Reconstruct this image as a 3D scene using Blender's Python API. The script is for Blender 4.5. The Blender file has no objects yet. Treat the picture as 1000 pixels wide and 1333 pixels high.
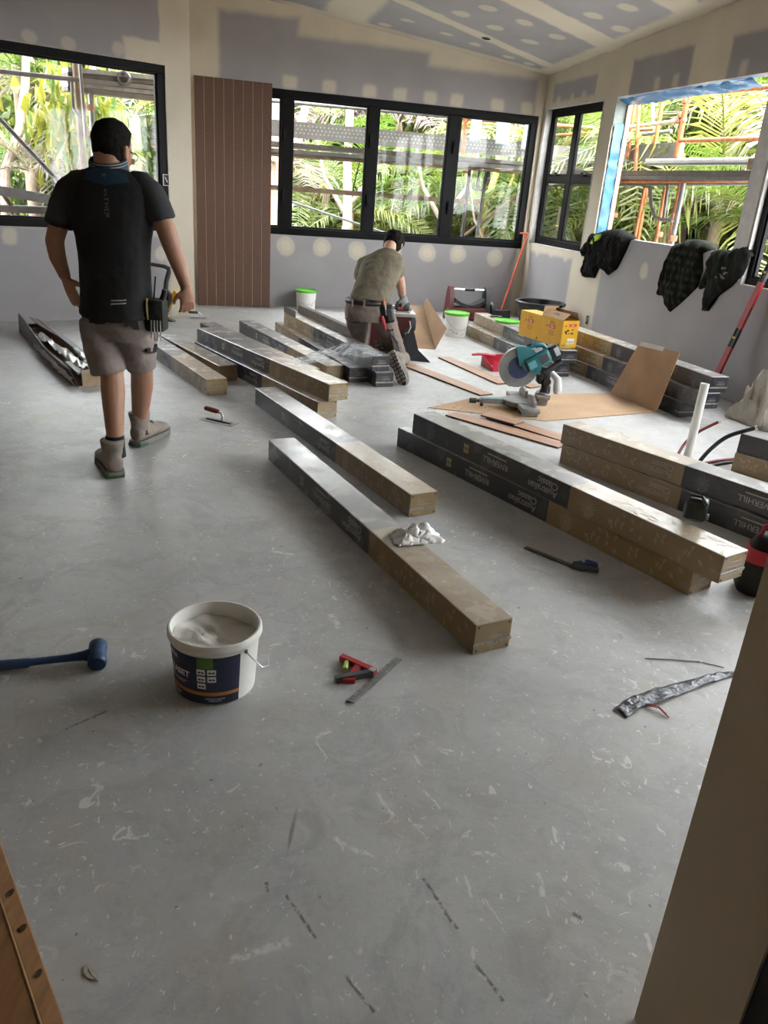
import bpy, bmesh, math, random
from math import sin, cos, pi, radians as R, atan2, sqrt
from mathutils import Vector as V, Matrix, Euler
random.seed(7)
S = bpy.context.scene
COL = S.collection

# ---------------------------------------------------------------- camera
CAM_H = 1.51
PITCH, ROLL, FPX = R(22.49), R(4.42), 1013.3
FW = V((0, cos(PITCH), -sin(PITCH)))
R0, U0 = V((1, 0, 0)), V((0, sin(PITCH), cos(PITCH)))
RT = R0 * cos(ROLL) + U0 * sin(ROLL)
UP = -R0 * sin(ROLL) + U0 * cos(ROLL)
cd = bpy.data.cameras.new('camera')
cd.sensor_fit = 'HORIZONTAL'; cd.sensor_width = 36; cd.lens = FPX / 1000 * 36
cd.clip_start = 0.05; cd.clip_end = 300
cam = bpy.data.objects.new('camera', cd); COL.objects.link(cam)
M3 = Matrix((RT, UP, -FW)).transposed()
cam.matrix_world = Matrix.Translation((0, 0, CAM_H)) @ M3.to_4x4()
S.camera = cam

# ---------------------------------------------------------------- sky, sun, exposure
S.view_settings.view_transform = 'Standard'
S.view_settings.look = 'None'
S.view_settings.gamma = 1
S.view_settings.use_curve_mapping = False
S.view_settings.exposure = 4.05
wd = bpy.data.worlds.new('sky'); S.world = wd; wd.use_nodes = True
wb = wd.node_tree.nodes['Background']
wb.inputs[0].default_value = (0.93, 0.975, 1.0, 1); wb.inputs[1].default_value = 1.35
sl = bpy.data.lights.new('sun', 'SUN'); sl.energy = 1.3; sl.angle = R(9); sl.color = (1, .95, .84)
so = bpy.data.objects.new('sun', sl); COL.objects.link(so)
so.rotation_euler = V((-.18, .62, -1)).to_track_quat('-Z', 'Y').to_euler()
so.location = (0, -10, 20)

# ---------------------------------------------------------------- helpers
def ray(px, py):
    return FW + RT * ((px - 500) / FPX) - UP * ((py - 666.5) / FPX)
def fl(px, py, z=0.0):                      # point at height z seen at a photograph position
    d = ray(px, py); return V((0, 0, CAM_H)) + d * ((z - CAM_H) / d.z)
def atY(px, py, y):
    d = ray(px, py); return V((0, 0, CAM_H)) + d * (y / d.y)

def nodes(m):
    m.use_nodes = True
    nt = m.node_tree; return nt, nt.nodes, nt.links
def hexc(c):
    if isinstance(c, str):
        c = c.lstrip('#'); c = [int(c[i:i + 2], 16) / 255 for i in (0, 2, 4)]
        return tuple(((x / 12.92) if x <= .04045 else ((x + .055) / 1.055) ** 2.4) for x in c) + (1,)
    return tuple(c) + (1,) if len(c) == 3 else tuple(c)
MATS = {}
def mat(name, col, rough=.6, metal=0, var=.12, scale=14, bump=.05, bscale=60, coat=0, spec=.5, trans=0, alpha=1, sheen=0):
    """plain procedural material: base colour with noise variation and fine bump"""
    if name in MATS: return MATS[name]
    m = bpy.data.materials.new(name); nt, N, Lk = nodes(m)
    b = N['Principled BSDF']; c = hexc(col)
    b.inputs['Roughness'].default_value = rough; b.inputs['Metallic'].default_value = metal
    b.inputs['Specular IOR Level'].default_value = spec
    b.inputs['Coat Weight'].default_value = coat; b.inputs['Coat Roughness'].default_value = .15
    if trans: b.inputs['Transmission Weight'].default_value = trans
    if sheen: b.inputs['Sheen Weight'].default_value = sheen
    tc = N.new('ShaderNodeTexCoord')
    if var:
        nz = N.new('ShaderNodeTexNoise'); nz.inputs['Scale'].default_value = scale; nz.inputs['Detail'].default_value = 5
        Lk.new(tc.outputs['Object'], nz.inputs['Vector'])
        mr = N.new('ShaderNodeMapRange'); mr.inputs[1].default_value = .3; mr.inputs[2].default_value = .7
        mr.inputs[3].default_value = 1 - var; mr.inputs[4].default_value = 1 + var
        Lk.new(nz.outputs['Fac'], mr.inputs[0])
        mx = N.new('ShaderNodeMix'); mx.data_type = 'RGBA'; mx.blend_type = 'MULTIPLY'; mx.inputs[0].default_value = 1
        mx.inputs[6].default_value = c; Lk.new(mr.outputs[0], mx.inputs[7]); Lk.new(mx.outputs[2], b.inputs['Base Color'])
    else: b.inputs['Base Color'].default_value = c
    if bump:
        n2 = N.new('ShaderNodeTexNoise'); n2.inputs['Scale'].default_value = bscale; n2.inputs['Detail'].default_value = 4
        Lk.new(tc.outputs['Object'], n2.inputs['Vector'])
        bp = N.new('ShaderNodeBump'); bp.inputs['Strength'].default_value = min(1, bump * 4); bp.inputs['Distance'].default_value = .004
        Lk.new(n2.outputs['Fac'], bp.inputs['Height']); Lk.new(bp.outputs[0], b.inputs['Normal'])
    MATS[name] = m; return m

def newbm(): return bmesh.new()
def bx(bm, x0, x1, y0, y1, z0, z1, mtx=None, bev=0, seg=1):
    vs = [bm.verts.new(p) for p in ((x0,y0,z0),(x1,y0,z0),(x1,y1,z0),(x0,y1,z0),(x0,y0,z1),(x1,y0,z1),(x1,y1,z1),(x0,y1,z1))]
    fs = [bm.faces.new([vs[i] for i in f]) for f in ((0,3,2,1),(4,5,6,7),(0,1,5,4),(1,2,6,5),(2,3,7,6),(3,0,4,7))]
    if bev:
        r = bmesh.ops.bevel(bm, geom=list({e for f in fs for e in f.edges}), offset=bev, segments=seg, affect='EDGES', profile=.5)
        vs = list({v for f in r['faces'] for v in f.verts} | {v for v in vs if v.is_valid})
    if mtx is not None: bmesh.ops.transform(bm, matrix=mtx, verts=[v for v in vs if v.is_valid])
    return vs
def frame_from(d):
    d = d.normalized(); a = V((0, 0, 1)) if abs(d.z) < .95 else V((1, 0, 0))
    x = d.cross(a).normalized(); y = d.cross(x).normalized(); return x, y
def tube(bm, pts, r, n=10, closed=False, cap=True, flat=1.0):
    """round tube through points; r a number or a list"""
    pts = [V(p) for p in pts]; k = len(pts); rings = []; px = None
    for i, p in enumerate(pts):
        if closed: t = pts[(i + 1) % k] - pts[i - 1]
        else: t = pts[min(i + 1, k - 1)] - pts[max(i - 1, 0)]
        t.normalize()
        if px is None: x, y = frame_from(t)
        else:
            x = px - t * px.dot(t)
            if x.length < 1e-6: x, _ = frame_from(t)
            x.normalize(); y = t.cross(x)
        px = x; rr = r[i] if isinstance(r, (list, tuple)) else r
        rings.append([bm.verts.new(p + x * (rr * cos(2*pi*j/n)) + y * (rr * flat * sin(2*pi*j/n))) for j in range(n)])
    rng = range(k) if closed else range(k - 1)
    for i in rng:
        a, b = rings[i], rings[(i + 1) % k]
        for j in range(n): bm.faces.new((a[j], a[(j+1) % n], b[(j+1) % n], b[j]))
    if cap and not closed:
        bm.faces.new(rings[0][::-1]); bm.faces.new(rings[-1])
    return rings
def lathe(bm, prof, n=32, mtx=None, cap0=False, cap1=False, a0=0, a1=2*pi):
    full = abs(a1 - a0 - 2*pi) < 1e-6; m = n if full else n + 1; rings = []; vs = []
    for (r, z) in prof:
        ring = [bm.verts.new((r * cos(a0 + (a1-a0)*j/n), r * sin(a0 + (a1-a0)*j/n), z)) for j in range(m)]
        rings.append(ring); vs += ring
    for i in range(len(prof) - 1):
        for j in range(n if full else n):
            jn = (j + 1) % m if full else j + 1
            bm.faces.new((rings[i][j], rings[i][jn], rings[i+1][jn], rings[i+1][j]))
    if cap0: bm.faces.new(rings[0][::-1])
    if cap1: bm.faces.new(rings[-1])
    if mtx is not None: bmesh.ops.transform(bm, matrix=mtx, verts=vs)
    return vs
def prism(bm, poly, z0, z1, mtx=None):
    a = [bm.verts.new((p[0], p[1], z0)) for p in poly]; b = [bm.verts.new((p[0], p[1], z1)) for p in poly]; n = len(poly)
    bm.faces.new(a[::-1]); bm.faces.new(b)
    for i in range(n): bm.faces.new((a[i], a[(i+1) % n], b[(i+1) % n], b[i]))
    if mtx is not None: bmesh.ops.transform(bm, matrix=mtx, verts=a + b)
    return a + b
def loft(bm, rings, cap=True, closed=True):
    """rings: lists of points, same length"""
    rs = [[bm.verts.new(p) for p in r] for r in rings]; n = len(rs[0])
    for i in range(len(rs) - 1):
        for j in range(n if closed else n - 1): bm.faces.new((rs[i][j], rs[i][(j+1) % n], rs[i+1][(j+1) % n], rs[i+1][j]))
    if cap: bm.faces.new(rs[0][::-1]); bm.faces.new(rs[-1])
    return [v for r in rs for v in r]
def T(x=0, y=0, z=0, rx=0, ry=0, rz=0, s=1):
    return Matrix.Translation((x, y, z)) @ Euler((rx, ry, rz)).to_matrix().to_4x4() @ (Matrix.Scale(s, 4) if not isinstance(s, tuple) else Matrix.Diagonal(s + (1,)))
def obj(name, bm, m=None, parent=None, smooth=False, loc=None, rot=None, kind=None, label=None):
    me = bpy.data.meshes.new(name)
    if isinstance(bm, bmesh.types.BMesh):
        bmesh.ops.recalc_face_normals(bm, faces=bm.faces); bm.to_mesh(me); bm.free()
    else: me = bm
    if m is not None and len(me.materials) == 0: me.materials.append(m)
    if smooth:
        for p in me.polygons: p.use_smooth = True
        if smooth != 'all':
            try: me.set_sharp_from_angle(angle=R(smooth if not isinstance(smooth, bool) else 40))
            except Exception: pass
    o = bpy.data.objects.new(name, me); COL.objects.link(o)
    if parent is not None: o.parent = parent
    if loc is not None: o.location = loc
    if rot is not None: o.rotation_euler = rot
    if kind: o['kind'] = kind
    if label: o['label'] = label
    return o
def tag(o, label, cat, group=None):
    o['label'] = label; o['category'] = cat
    if group: o['group'] = group
    return o
def thing(name, label, cat, loc=(0, 0, 0), rotz=0, group=None, rot=None):
    o = bpy.data.objects.new(name, None); COL.objects.link(o); o.empty_display_size = .1
    o.location = loc; o.rotation_euler = rot if rot is not None else (0, 0, rotz)
    return tag(o, label, cat, group)
def struct(name, bm, m, parent=None, smooth=False):
    o = obj(name, bm, m, parent, smooth)
    if parent is None: o['kind'] = 'structure'
    return o
def copy_part(src, parent, mtx=None):
    c = src.copy(); COL.objects.link(c); c.parent = parent
    if mtx is not None: c.matrix_local = mtx
    return c
TXT = {}
def text_mesh(s, size=1, ext=.0006, spacing=1.0, line=1.0, align='CENTER', bold=0):
    key = (s, size, ext, spacing, line, align, bold)
    if key in TXT: return TXT[key]
    c = bpy.data.curves.new('lettering', 'FONT'); c.body = s; c.size = size; c.extrude = ext
    c.align_x = align; c.align_y = 'CENTER'; c.space_character = spacing; c.space_line = line; c.offset = bold
    o = bpy.data.objects.new('lettering', c); COL.objects.link(o)
    dg = bpy.context.evaluated_depsgraph_get()
    me = bpy.data.meshes.new_from_object(o.evaluated_get(dg)); me.name = 'lettering'
    bpy.data.objects.remove(o); bpy.data.curves.remove(c)
    TXT[key] = me; return me
def letters(s, m, parent, mtx, size=.05, **k):
    me = text_mesh(s, size, **k).copy()
    me.materials.clear(); me.materials.append(m)
    o = bpy.data.objects.new('lettering', me); COL.objects.link(o); o.parent = parent; o.matrix_local = mtx
    return o
def basis(o, x, y, z=None):
    x = V(x).normalized(); y = V(y).normalized(); z = x.cross(y) if z is None else V(z)
    m = Matrix((x, y, z)).transposed().to_4x4(); m.translation = V(o); return m

# ---------------------------------------------------------------- room plan
K = V((1.665, 11.304, 0))                                    # far right corner of the room
BD = V((sin(R(74)), cos(R(74)), 0))                          # back wall runs along -BD from K
RD = V((-sin(R(-16)), -cos(R(-16)), 0))                      # right wall runs along RD from K
LD = V((sin(R(52)), cos(R(52)), 0))
LE = V((-2.35, 9.12, 0))                                     # end of the left wall
def ceil_z(p):
    d = V((p[0], p[1], 0)) - K; return 2.98 - .113 * d.dot(BD) + .058 * d.dot(RD)
# ---------------------------------------------------------------- surface materials
def group_rect():
    g = bpy.data.node_groups.new('soft_rect', 'ShaderNodeTree')
    for n in ('x', 'z', 'cx', 'cz', 'hx', 'hz', 'soft', 'round'): g.interface.new_socket(n, in_out='INPUT', socket_type='NodeSocketFloat')
    g.interface.new_socket('mask', in_out='OUTPUT', socket_type='NodeSocketFloat')
    N, Lk = g.nodes, g.links; gi = N.new('NodeGroupInput'); go = N.new('NodeGroupOutput')
    def m(op, a, b=None):
        n = N.new('ShaderNodeMath'); n.operation = op
        for i, v in enumerate((a, b)):
            if v is None: continue
            if isinstance(v, (int, float)): n.inputs[i].default_value = v
            else: Lk.new(v, n.inputs[i])
        return n.outputs[0]
    o = gi.outputs
    dx = m('SUBTRACT', m('ABSOLUTE', m('SUBTRACT', o['x'], o['cx'])), o['hx']); dz = m('SUBTRACT', m('ABSOLUTE', m('SUBTRACT', o['z'], o['cz'])), o['hz'])
    box = m('MAXIMUM', dx, dz)
    ex = m('DIVIDE', m('SUBTRACT', o['x'], o['cx']), o['hx']); ez = m('DIVIDE', m('SUBTRACT', o['z'], o['cz']), o['hz'])
    el = m('MULTIPLY', m('SUBTRACT', m('SQRT', m('ADD', m('MULTIPLY', ex, ex), m('MULTIPLY', ez, ez))), 1.0), o['hx'])
    d = m('ADD', m('MULTIPLY', el, o['round']), m('MULTIPLY', box, m('SUBTRACT', 1.0, o['round'])))
    mr = N.new('ShaderNodeMapRange'); mr.interpolation_type = 'SMOOTHSTEP'
    Lk.new(d, mr.inputs[0]); Lk.new(m('MULTIPLY', o['soft'], -1.0), mr.inputs[1]); Lk.new(o['soft'], mr.inputs[2])
    mr.inputs[3].default_value = 1; mr.inputs[4].default_value = 0
    Lk.new(mr.outputs[0], go.inputs[0]); return g
RECT = group_rect()
BOARD, CREAM = (.325, .308, .315), (.58, .52, .42)
def plaster(name, base, over, rects, wob=.05, ax=('X', 'Z'), shear=0.0, cut=()):
    """plasterboard with filled joints: base colour, patches (s0,s1,z0,z1,round,strength[,soft]) of the over colour, then cut patches back"""
    m = bpy.data.materials.new(name); nt, N, Lk = nodes(m); b = N['Principled BSDF']
    b.inputs['Roughness'].default_value = .88; b.inputs['Specular IOR Level'].default_value = .25
    tc = N.new('ShaderNodeTexCoord'); nz = N.new('ShaderNodeTexNoise'); nz.inputs['Scale'].default_value = 5; nz.inputs['Detail'].default_value = 6
    Lk.new(tc.outputs['Object'], nz.inputs['Vector'])
    sub = N.new('ShaderNodeVectorMath'); sub.operation = 'SUBTRACT'; sub.inputs[1].default_value = (.5, .5, .5); Lk.new(nz.outputs['Color'], sub.inputs[0])
    sc = N.new('ShaderNodeVectorMath'); sc.operation = 'SCALE'; sc.inputs['Scale'].default_value = wob; Lk.new(sub.outputs[0], sc.inputs[0])
    ad = N.new('ShaderNodeVectorMath'); Lk.new(tc.outputs['Object'], ad.inputs[0]); Lk.new(sc.outputs[0], ad.inputs[1])
    sp = N.new('ShaderNodeSeparateXYZ'); Lk.new(ad.outputs[0], sp.inputs[0])
    X, Z = sp.outputs[ax[0]], sp.outputs[ax[1]]
    if shear:
        ma = N.new('ShaderNodeMath'); ma.operation = 'MULTIPLY_ADD'; Lk.new(X, ma.inputs[0]); ma.inputs[1].default_value = shear; Lk.new(Z, ma.inputs[2]); ZS = ma.outputs[0]
    else: ZS = Z
    def masks(lst):
        cur = None
        for q in lst:
            s0, s1, z0, z1, rd, st = q[:6]; soft = q[6] if len(q) > 6 else (.03 if rd < .5 else .022)
            n = N.new('ShaderNodeGroup'); n.node_tree = RECT
            Lk.new(X, n.inputs['x']); Lk.new(ZS if len(q) > 7 and q[7] else Z, n.inputs['z'])
            for k, v in (('cx', (s0+s1)/2), ('cz', (z0+z1)/2), ('hx', abs(s1-s0)/2), ('hz', abs(z1-z0)/2), ('soft', soft), ('round', rd)): n.inputs[k].default_value = v
            mu = N.new('ShaderNodeMath'); mu.operation = 'MULTIPLY'; mu.inputs[1].default_value = st; Lk.new(n.outputs[0], mu.inputs[0])
            if cur is None: cur = mu.outputs[0]
            else:
                mx = N.new('ShaderNodeMath'); mx.operation = 'MAXIMUM'; Lk.new(cur, mx.inputs[0]); Lk.new(mu.outputs[0], mx.inputs[1]); cur = mx.outputs[0]
        return cur
    def mixc(f, a, c):
        x = N.new('ShaderNodeMix'); x.data_type = 'RGBA'; Lk.new(f, x.inputs[0])
        for i, v in ((6, a), (7, c)):
            if isinstance(v, tuple): x.inputs[i].default_value = v + (1,)
            else: Lk.new(v, x.inputs[i])
        return x.outputs[2]
    out = mixc(masks(rects), base, over)
    if cut: out = mixc(masks(cut), out, base)
    n2 = N.new('ShaderNodeTexNoise'); n2.inputs['Scale'].default_value = 2.2; n2.inputs['Detail'].default_value = 8; Lk.new(tc.outputs['Object'], n2.inputs['Vector'])
    mr = N.new('ShaderNodeMapRange'); mr.inputs[1].default_value = .3; mr.inputs[2].default_value = .7; mr.inputs[3].default_value = .93; mr.inputs[4].default_value = 1.06; Lk.new(n2.outputs['Fac'], mr.inputs[0])
    mu = N.new('ShaderNodeMix'); mu.data_type = 'RGBA'; mu.blend_type = 'MULTIPLY'; mu.inputs[0].default_value = 1
    Lk.new(out, mu.inputs[6]); Lk.new(mr.outputs[0], mu.inputs[7]); Lk.new(mu.outputs[2], b.inputs['Base Color'])
    return m

def concrete():
    m = bpy.data.materials.new('concrete_floor'); nt, N, Lk = nodes(m); b = N['Principled BSDF']
    tc = N.new('ShaderNodeTexCoord')
    def noise(scale, detail=6, rough=.55, dist=0, st=None):
        n = N.new('ShaderNodeTexNoise'); n.inputs['Scale'].default_value = scale; n.inputs['Detail'].default_value = detail
        n.inputs['Roughness'].default_value = rough; n.inputs['Distortion'].default_value = dist
        if st:
            mp = N.new('ShaderNodeMapping'); mp.inputs['Scale'].default_value = st[:3]; mp.inputs['Rotation'].default_value = (0, 0, st[3]); mp.inputs['Location'].default_value = (st[4], st[4]*.7, 0)
            Lk.new(tc.outputs['Object'], mp.inputs[0]); Lk.new(mp.outputs[0], n.inputs['Vector'])
        else: Lk.new(tc.outputs['Object'], n.inputs['Vector'])
        return n.outputs['Fac']
    def rng(f, a, c, lo=0, hi=1):
        r = N.new('ShaderNodeMapRange'); r.interpolation_type = 'SMOOTHSTEP'; r.inputs[1].default_value = a; r.inputs[2].default_value = c; r.inputs[3].default_value = lo; r.inputs[4].default_value = hi
        Lk.new(f, r.inputs[0]); return r.outputs[0]
    def mix(f, a, c):
        x = N.new('ShaderNodeMix'); x.data_type = 'RGBA'; Lk.new(f, x.inputs[0])
        for i, v in ((6, a), (7, c)):
            if isinstance(v, tuple): x.inputs[i].default_value = v + (1,)
            else: Lk.new(v, x.inputs[i])
        return x.outputs[2]
    def mul(a, c):
        n = N.new('ShaderNodeMath'); n.operation = 'MULTIPLY'
        for i, v in enumerate((a, c)):
            if isinstance(v, (int, float)): n.inputs[i].default_value = v
            else: Lk.new(v, n.inputs[i])
        return n.outputs[0]
    col = mix(rng(noise(1.1, 8, .6), .35, .65), (.37, .368, .36), (.47, .468, .46))
    col = mix(mul(rng(noise(2.7, 8, .65, 1.2), .48, .66), .7), col, (.40, .365, .315))
    col = mix(mul(rng(noise(6.5, 9, .72, .6), .52, .70), .50), col, (.50, .50, .49))
    col = mix(mul(rng(noise(24, 7, .75), .52, .72), .45), col, (.27, .265, .255))
    col = mix(mul(rng(noise(4.1, 9, .75, 1.5), .48, .60), .5), col, (.31, .308, .30))
    # plaster and paint drips: elongated pale flecks, masked so that they come in clusters
    clus = rng(noise(1.7, 4, .5), .42, .62)
    f1 = mul(rng(noise(21, 4, .6, 1.2, (1, 1, 1, .4, 3)), .625, .655), clus)
    f2 = mul(rng(noise(25, 4, .6, .8, (1, .45, 1, -.9, 9)), .655, .685), rng(noise(1.2, 3, .5, 0, (1, 1, 1, 0, 20)), .45, .6))
    f3 = rng(noise(58, 3, .6, .5, (1, .7, 1, .6, 5)), .66, .69)
    col = mix(mul(f1, .7), col, (.70, .68, .64)); col = mix(mul(f2, .65), col, (.68, .67, .64)); col = mix(mul(f3, .65), col, (.72, .71, .68))
    # dark scuffs
    d1 = mul(rng(noise(13, 2, .5, .3, (1, .12, 1, -.62, 31)), .70, .73), rng(noise(1.5, 2, .5, 0, (1, 1, 1, 0, 40)), .5, .62))
    d2 = rng(noise(38, 2, .5, .2, (1, .8, 1, .2, 55)), .735, .76)
    col = mix(mul(d1, .75), col, (.13, .125, .12)); col = mix(mul(d2, .65), col, (.12, .115, .11))
    sp = N.new('ShaderNodeSeparateXYZ'); wv = N.new('ShaderNodeTexNoise'); wv.inputs['Scale'].default_value = 22; wv.inputs['Detail'].default_value = 4; Lk.new(tc.outputs['Object'], wv.inputs['Vector'])
    vs_ = N.new('ShaderNodeVectorMath'); vs_.operation = 'SUBTRACT'; vs_.inputs[1].default_value = (.5, .5, .5); Lk.new(wv.outputs['Color'], vs_.inputs[0])
    def mark(a, c, w, st, colr, wob=.02):
        nonlocal col
        a, c = fl(*a), fl(*c); mid = (a + c)/2; dv = c - a; ang = atan2(dv.y, dv.x)
        sc_ = N.new('ShaderNodeVectorMath'); sc_.operation = 'SCALE'; sc_.inputs['Scale'].default_value = wob; Lk.new(vs_.outputs[0], sc_.inputs[0])
        ad = N.new('ShaderNodeVectorMath'); Lk.new(tc.outputs['Object'], ad.inputs[0]); Lk.new(sc_.outputs[0], ad.inputs[1])
        mp = N.new('ShaderNodeMapping'); mp.vector_type = 'TEXTURE'; mp.inputs['Location'].default_value = (mid.x, mid.y, 0); mp.inputs['Rotation'].default_value = (0, 0, ang); Lk.new(ad.outputs[0], mp.inputs[0])
        se = N.new('ShaderNodeSeparateXYZ'); Lk.new(mp.outputs[0], se.inputs[0]); g = N.new('ShaderNodeGroup'); g.node_tree = RECT; Lk.new(se.outputs['X'], g.inputs['x']); Lk.new(se.outputs['Y'], g.inputs['z'])
        for k, v in (('cx', 0), ('cz', 0), ('hx', dv.length/2), ('hz', w), ('soft', w*.7), ('round', 0)): g.inputs[k].default_value = v
        col = mix(mul(mul(g.outputs[0], rng(noise(60, 3, .6), .35, .55)), st), col, colr)
    DKM, WHM = (.10, .095, .09), (.72, .70, .66)
    for a, c, w in (((551, 1143), (595, 1210), .004), ((617, 1252), (655, 1303), .004), ((372, 1165), (412, 1222), .0035), ((450, 1270), (487, 1318), .0035), ((85, 950), (140, 925), .004), ((746, 1189), (758, 1195), .006), ((346, 1148), (349, 1162), .004)): mark(a, c, w, .85, DKM, .012)
    for a, c, w in (((300, 1250), (378, 1225), .008), ((436, 1090), (470, 1112), .006), ((700, 1137), (707, 1168), .006), ((408, 960), (428, 950), .008), ((412, 962), (426, 988), .003), ((553, 1030), (575, 1052), .003), ((613, 1108), (648, 1112), .006), ((568, 974), (592, 978), .005), ((430, 800), (442, 818), .012), ((540, 985), (552, 1000), .004), ((490, 1030), (512, 1062), .006), ((470, 1105), (486, 1113), .005), ((355, 718), (382, 722), .012), ((640, 790), (665, 800), .006), ((600, 1090), (612, 1082), .004), ((530, 1065), (558, 1095), .002), ((628, 1165), (660, 1215), .0015)): mark(a, c, w, .6, WHM, .035)
    Lk.new(col, b.inputs['Base Color'])
    Lk.new(rng(noise(9, 6, .6), .3, .7, .40, .52), b.inputs['Roughness']); b.inputs['Specular IOR Level'].default_value = .5
    bp = N.new('ShaderNodeBump'); bp.inputs['Strength'].default_value = .22; bp.inputs['Distance'].default_value = .004
    Lk.new(noise(30, 8, .65), bp.inputs['Height']); Lk.new(bp.outputs[0], b.inputs['Normal'])
    return m

def glassmat(name='window_glass', tint=(1, 1, 1), refl=.05):
    m = bpy.data.materials.new(name); nt, N, Lk = nodes(m); N.remove(N['Principled BSDF'])
    tr = N.new('ShaderNodeBsdfTransparent'); tr.inputs[0].default_value = tint + (1,)
    gl = N.new('ShaderNodeBsdfGlossy'); gl.inputs['Roughness'].default_value = .03
    lw = N.new('ShaderNodeLayerWeight'); lw.inputs[0].default_value = .5; pw = N.new('ShaderNodeMath'); pw.operation = 'POWER'; pw.inputs[1].default_value = 5; Lk.new(lw.outputs['Facing'], pw.inputs[0])
    fr = N.new('ShaderNodeMapRange'); fr.inputs[3].default_value = .012; fr.inputs[4].default_value = .5; Lk.new(pw.outputs[0], fr.inputs[0]); mx = N.new('ShaderNodeMixShader')
    Lk.new(fr.outputs[0], mx.inputs[0]); Lk.new(tr.outputs[0], mx.inputs[1]); Lk.new(gl.outputs[0], mx.inputs[2])
    Lk.new(mx.outputs[0], N['Material Output'].inputs[0]); return m
GLASS = glassmat()
BLACKAL = mat('black_aluminium', (.0045, .0045, .005), .5, .0, var=.1, bump=.01, spec=.12)
PLAIN = plaster('plain_plaster', CREAM, BOARD, [(-99, -98, 0, 1, 0, 0)]); BOUNCE_TAN = plaster('tan_bounce_lining', (.46, .34, .21), CREAM, [(-99, -98, 0, 1, 0, 0)])  # unseen hall walls coloured tan to bounce warm fill light

# ---------------------------------------------------------------- floor and ceiling
bm = newbm(); bx(bm, -9, 7, -4.2, 13.2, -.25, 0); floor_o = struct('floor', bm, concrete())
bm = newbm()
cs = [K + BD*.25 + RD*-.25, K - BD*11.5 + RD*-.25, K - BD*11.5 + RD*16.5, K + BD*.25 + RD*16.5]
def cl_loc(p):                                              # ceiling local axes: x to the left along the back wall, y towards the camera
    d = V((p[0], p[1], 0)) - K; return V((-d.dot(BD), d.dot(RD), 0))
lo = [bm.verts.new(cl_loc(p) + V((0, 0, ceil_z(p)))) for p in cs]; hi = [bm.verts.new(cl_loc(p) + V((0, 0, ceil_z(p) + .2))) for p in cs]
bm.faces.new(lo); bm.faces.new(hi[::-1])
for i in range(4): bm.faces.new((lo[i], hi[i], hi[(i+1) % 4], lo[(i+1) % 4]))
cr = [(0, .2, -1, 20, 0, 1, .05), (-1, 20, -.2, .17, 0, 1, .04), (2.45, 2.95, -1, 2.2, 0, 1, .06)]
for k in range(8):
    v0 = (.24, 1.46, 2.9, 4.3, 5.7, 7.1, 8.5, 9.9)[k]; cr.append((-1, 20, v0, v0 + (.19 if k == 0 else .37), 0, 1, .03, 1))
for (x, y) in ((1.71,1.36),(1.55,1.75),(1.26,1.23),(1.09,1.63),(.79,1.09),(.65,1.49),(.7,2.37),(.58,2.79),(.31,2.23),(1.9,1.1),(1.5,2.9)): cr.append((x-.1, x+.1, y-.085, y+.085, 1, .8))
for (x, y) in ((2.25,.27),(2.08,.65),(1.58,.56),(1.19,.46),(.71,.31),(.42,.27)): cr.append((x-.08, x+.08, y-.06, y+.06, 1, .8))
CEILM = plaster('ceiling_board', BOARD, CREAM, cr, wob=.09, ax=('X', 'Y'), shear=-.39)
ceil = struct('ceiling', bm, CEILM)
ceil.matrix_world = basis(K, -BD, RD, (0, 0, 1))
# ceiling lamp hole: a flat black disc painted as its shaded inside
p = K - BD*1.19 + RD*.79; p.z = ceil_z(p)
th = thing('downlight_hole', 'small round dark lamp hole cut in the grey ceiling board', 'ceiling hole', p)
nrm = V((.113*BD.x - .058*RD.x, .113*BD.y - .058*RD.y, 1)).normalized()
th.rotation_euler = nrm.to_track_quat('Z', 'Y').to_euler()
bm = newbm(); lathe(bm, [(.052, -.002), (.052, .003)], 28, cap0=True, cap1=True); obj('opening', bm, mat('hole_shade_black', (.004, .004, .004), .9, var=0, bump=0), th)
bm = newbm(); lathe(bm, [(.050, -.004), (.056, -.004), (.057, .002), (.050, .002)], 28); obj('cut_edge', bm, mat('plaster_edge', (.45, .43, .40), .9), th)

# ---------------------------------------------------------------- walls
def wall(name, org, d, s0, s1, zt, holes, out, m, th=.13):
    bm = newbm(); ss = sorted({s0, s1} | {h[0] for h in holes} | {h[1] for h in holes}); zz = sorted({0.0, zt} | {h[2] for h in holes} | {h[3] for h in holes})
    def solid(i, j):
        if not (0 <= i < len(ss)-1 and 0 <= j < len(zz)-1): return False
        a, b = (ss[i]+ss[i+1])/2, (zz[j]+zz[j+1])/2
        return not any(h[0] < a < h[1] and h[2] < b < h[3] for h in holes)
    cache = {}
    def vt(s, y, z):
        k = (s, y, z)
        if k not in cache: cache[k] = bm.verts.new(k)
        return cache[k]
    y1 = out * th
    for i in range(len(ss)-1):
        for j in range(len(zz)-1):
            if not solid(i, j): continue
            a, b, c, e = ss[i], ss[i+1], zz[j], zz[j+1]
            for y in (0, y1): bm.faces.new([vt(a, y, c), vt(b, y, c), vt(b, y, e), vt(a, y, e)])
            for (ii, jj, q) in ((i-1, j, ((a, c), (a, e))), (i+1, j, ((b, c), (b, e))), (i, j-1, ((a, c), (b, c))), (i, j+1, ((a, e), (b, e)))):
                if not solid(ii, jj):
                    (u0, w0), (u1, w1) = q; bm.faces.new([vt(u0, 0, w0), vt(u1, 0, w1), vt(u1, y1, w1), vt(u0, y1, w0)])
    o = struct(name, bm, m); o.matrix_world = basis(org, d, V((0, 0, 1)).cross(d), (0, 0, 1)); return o

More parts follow.
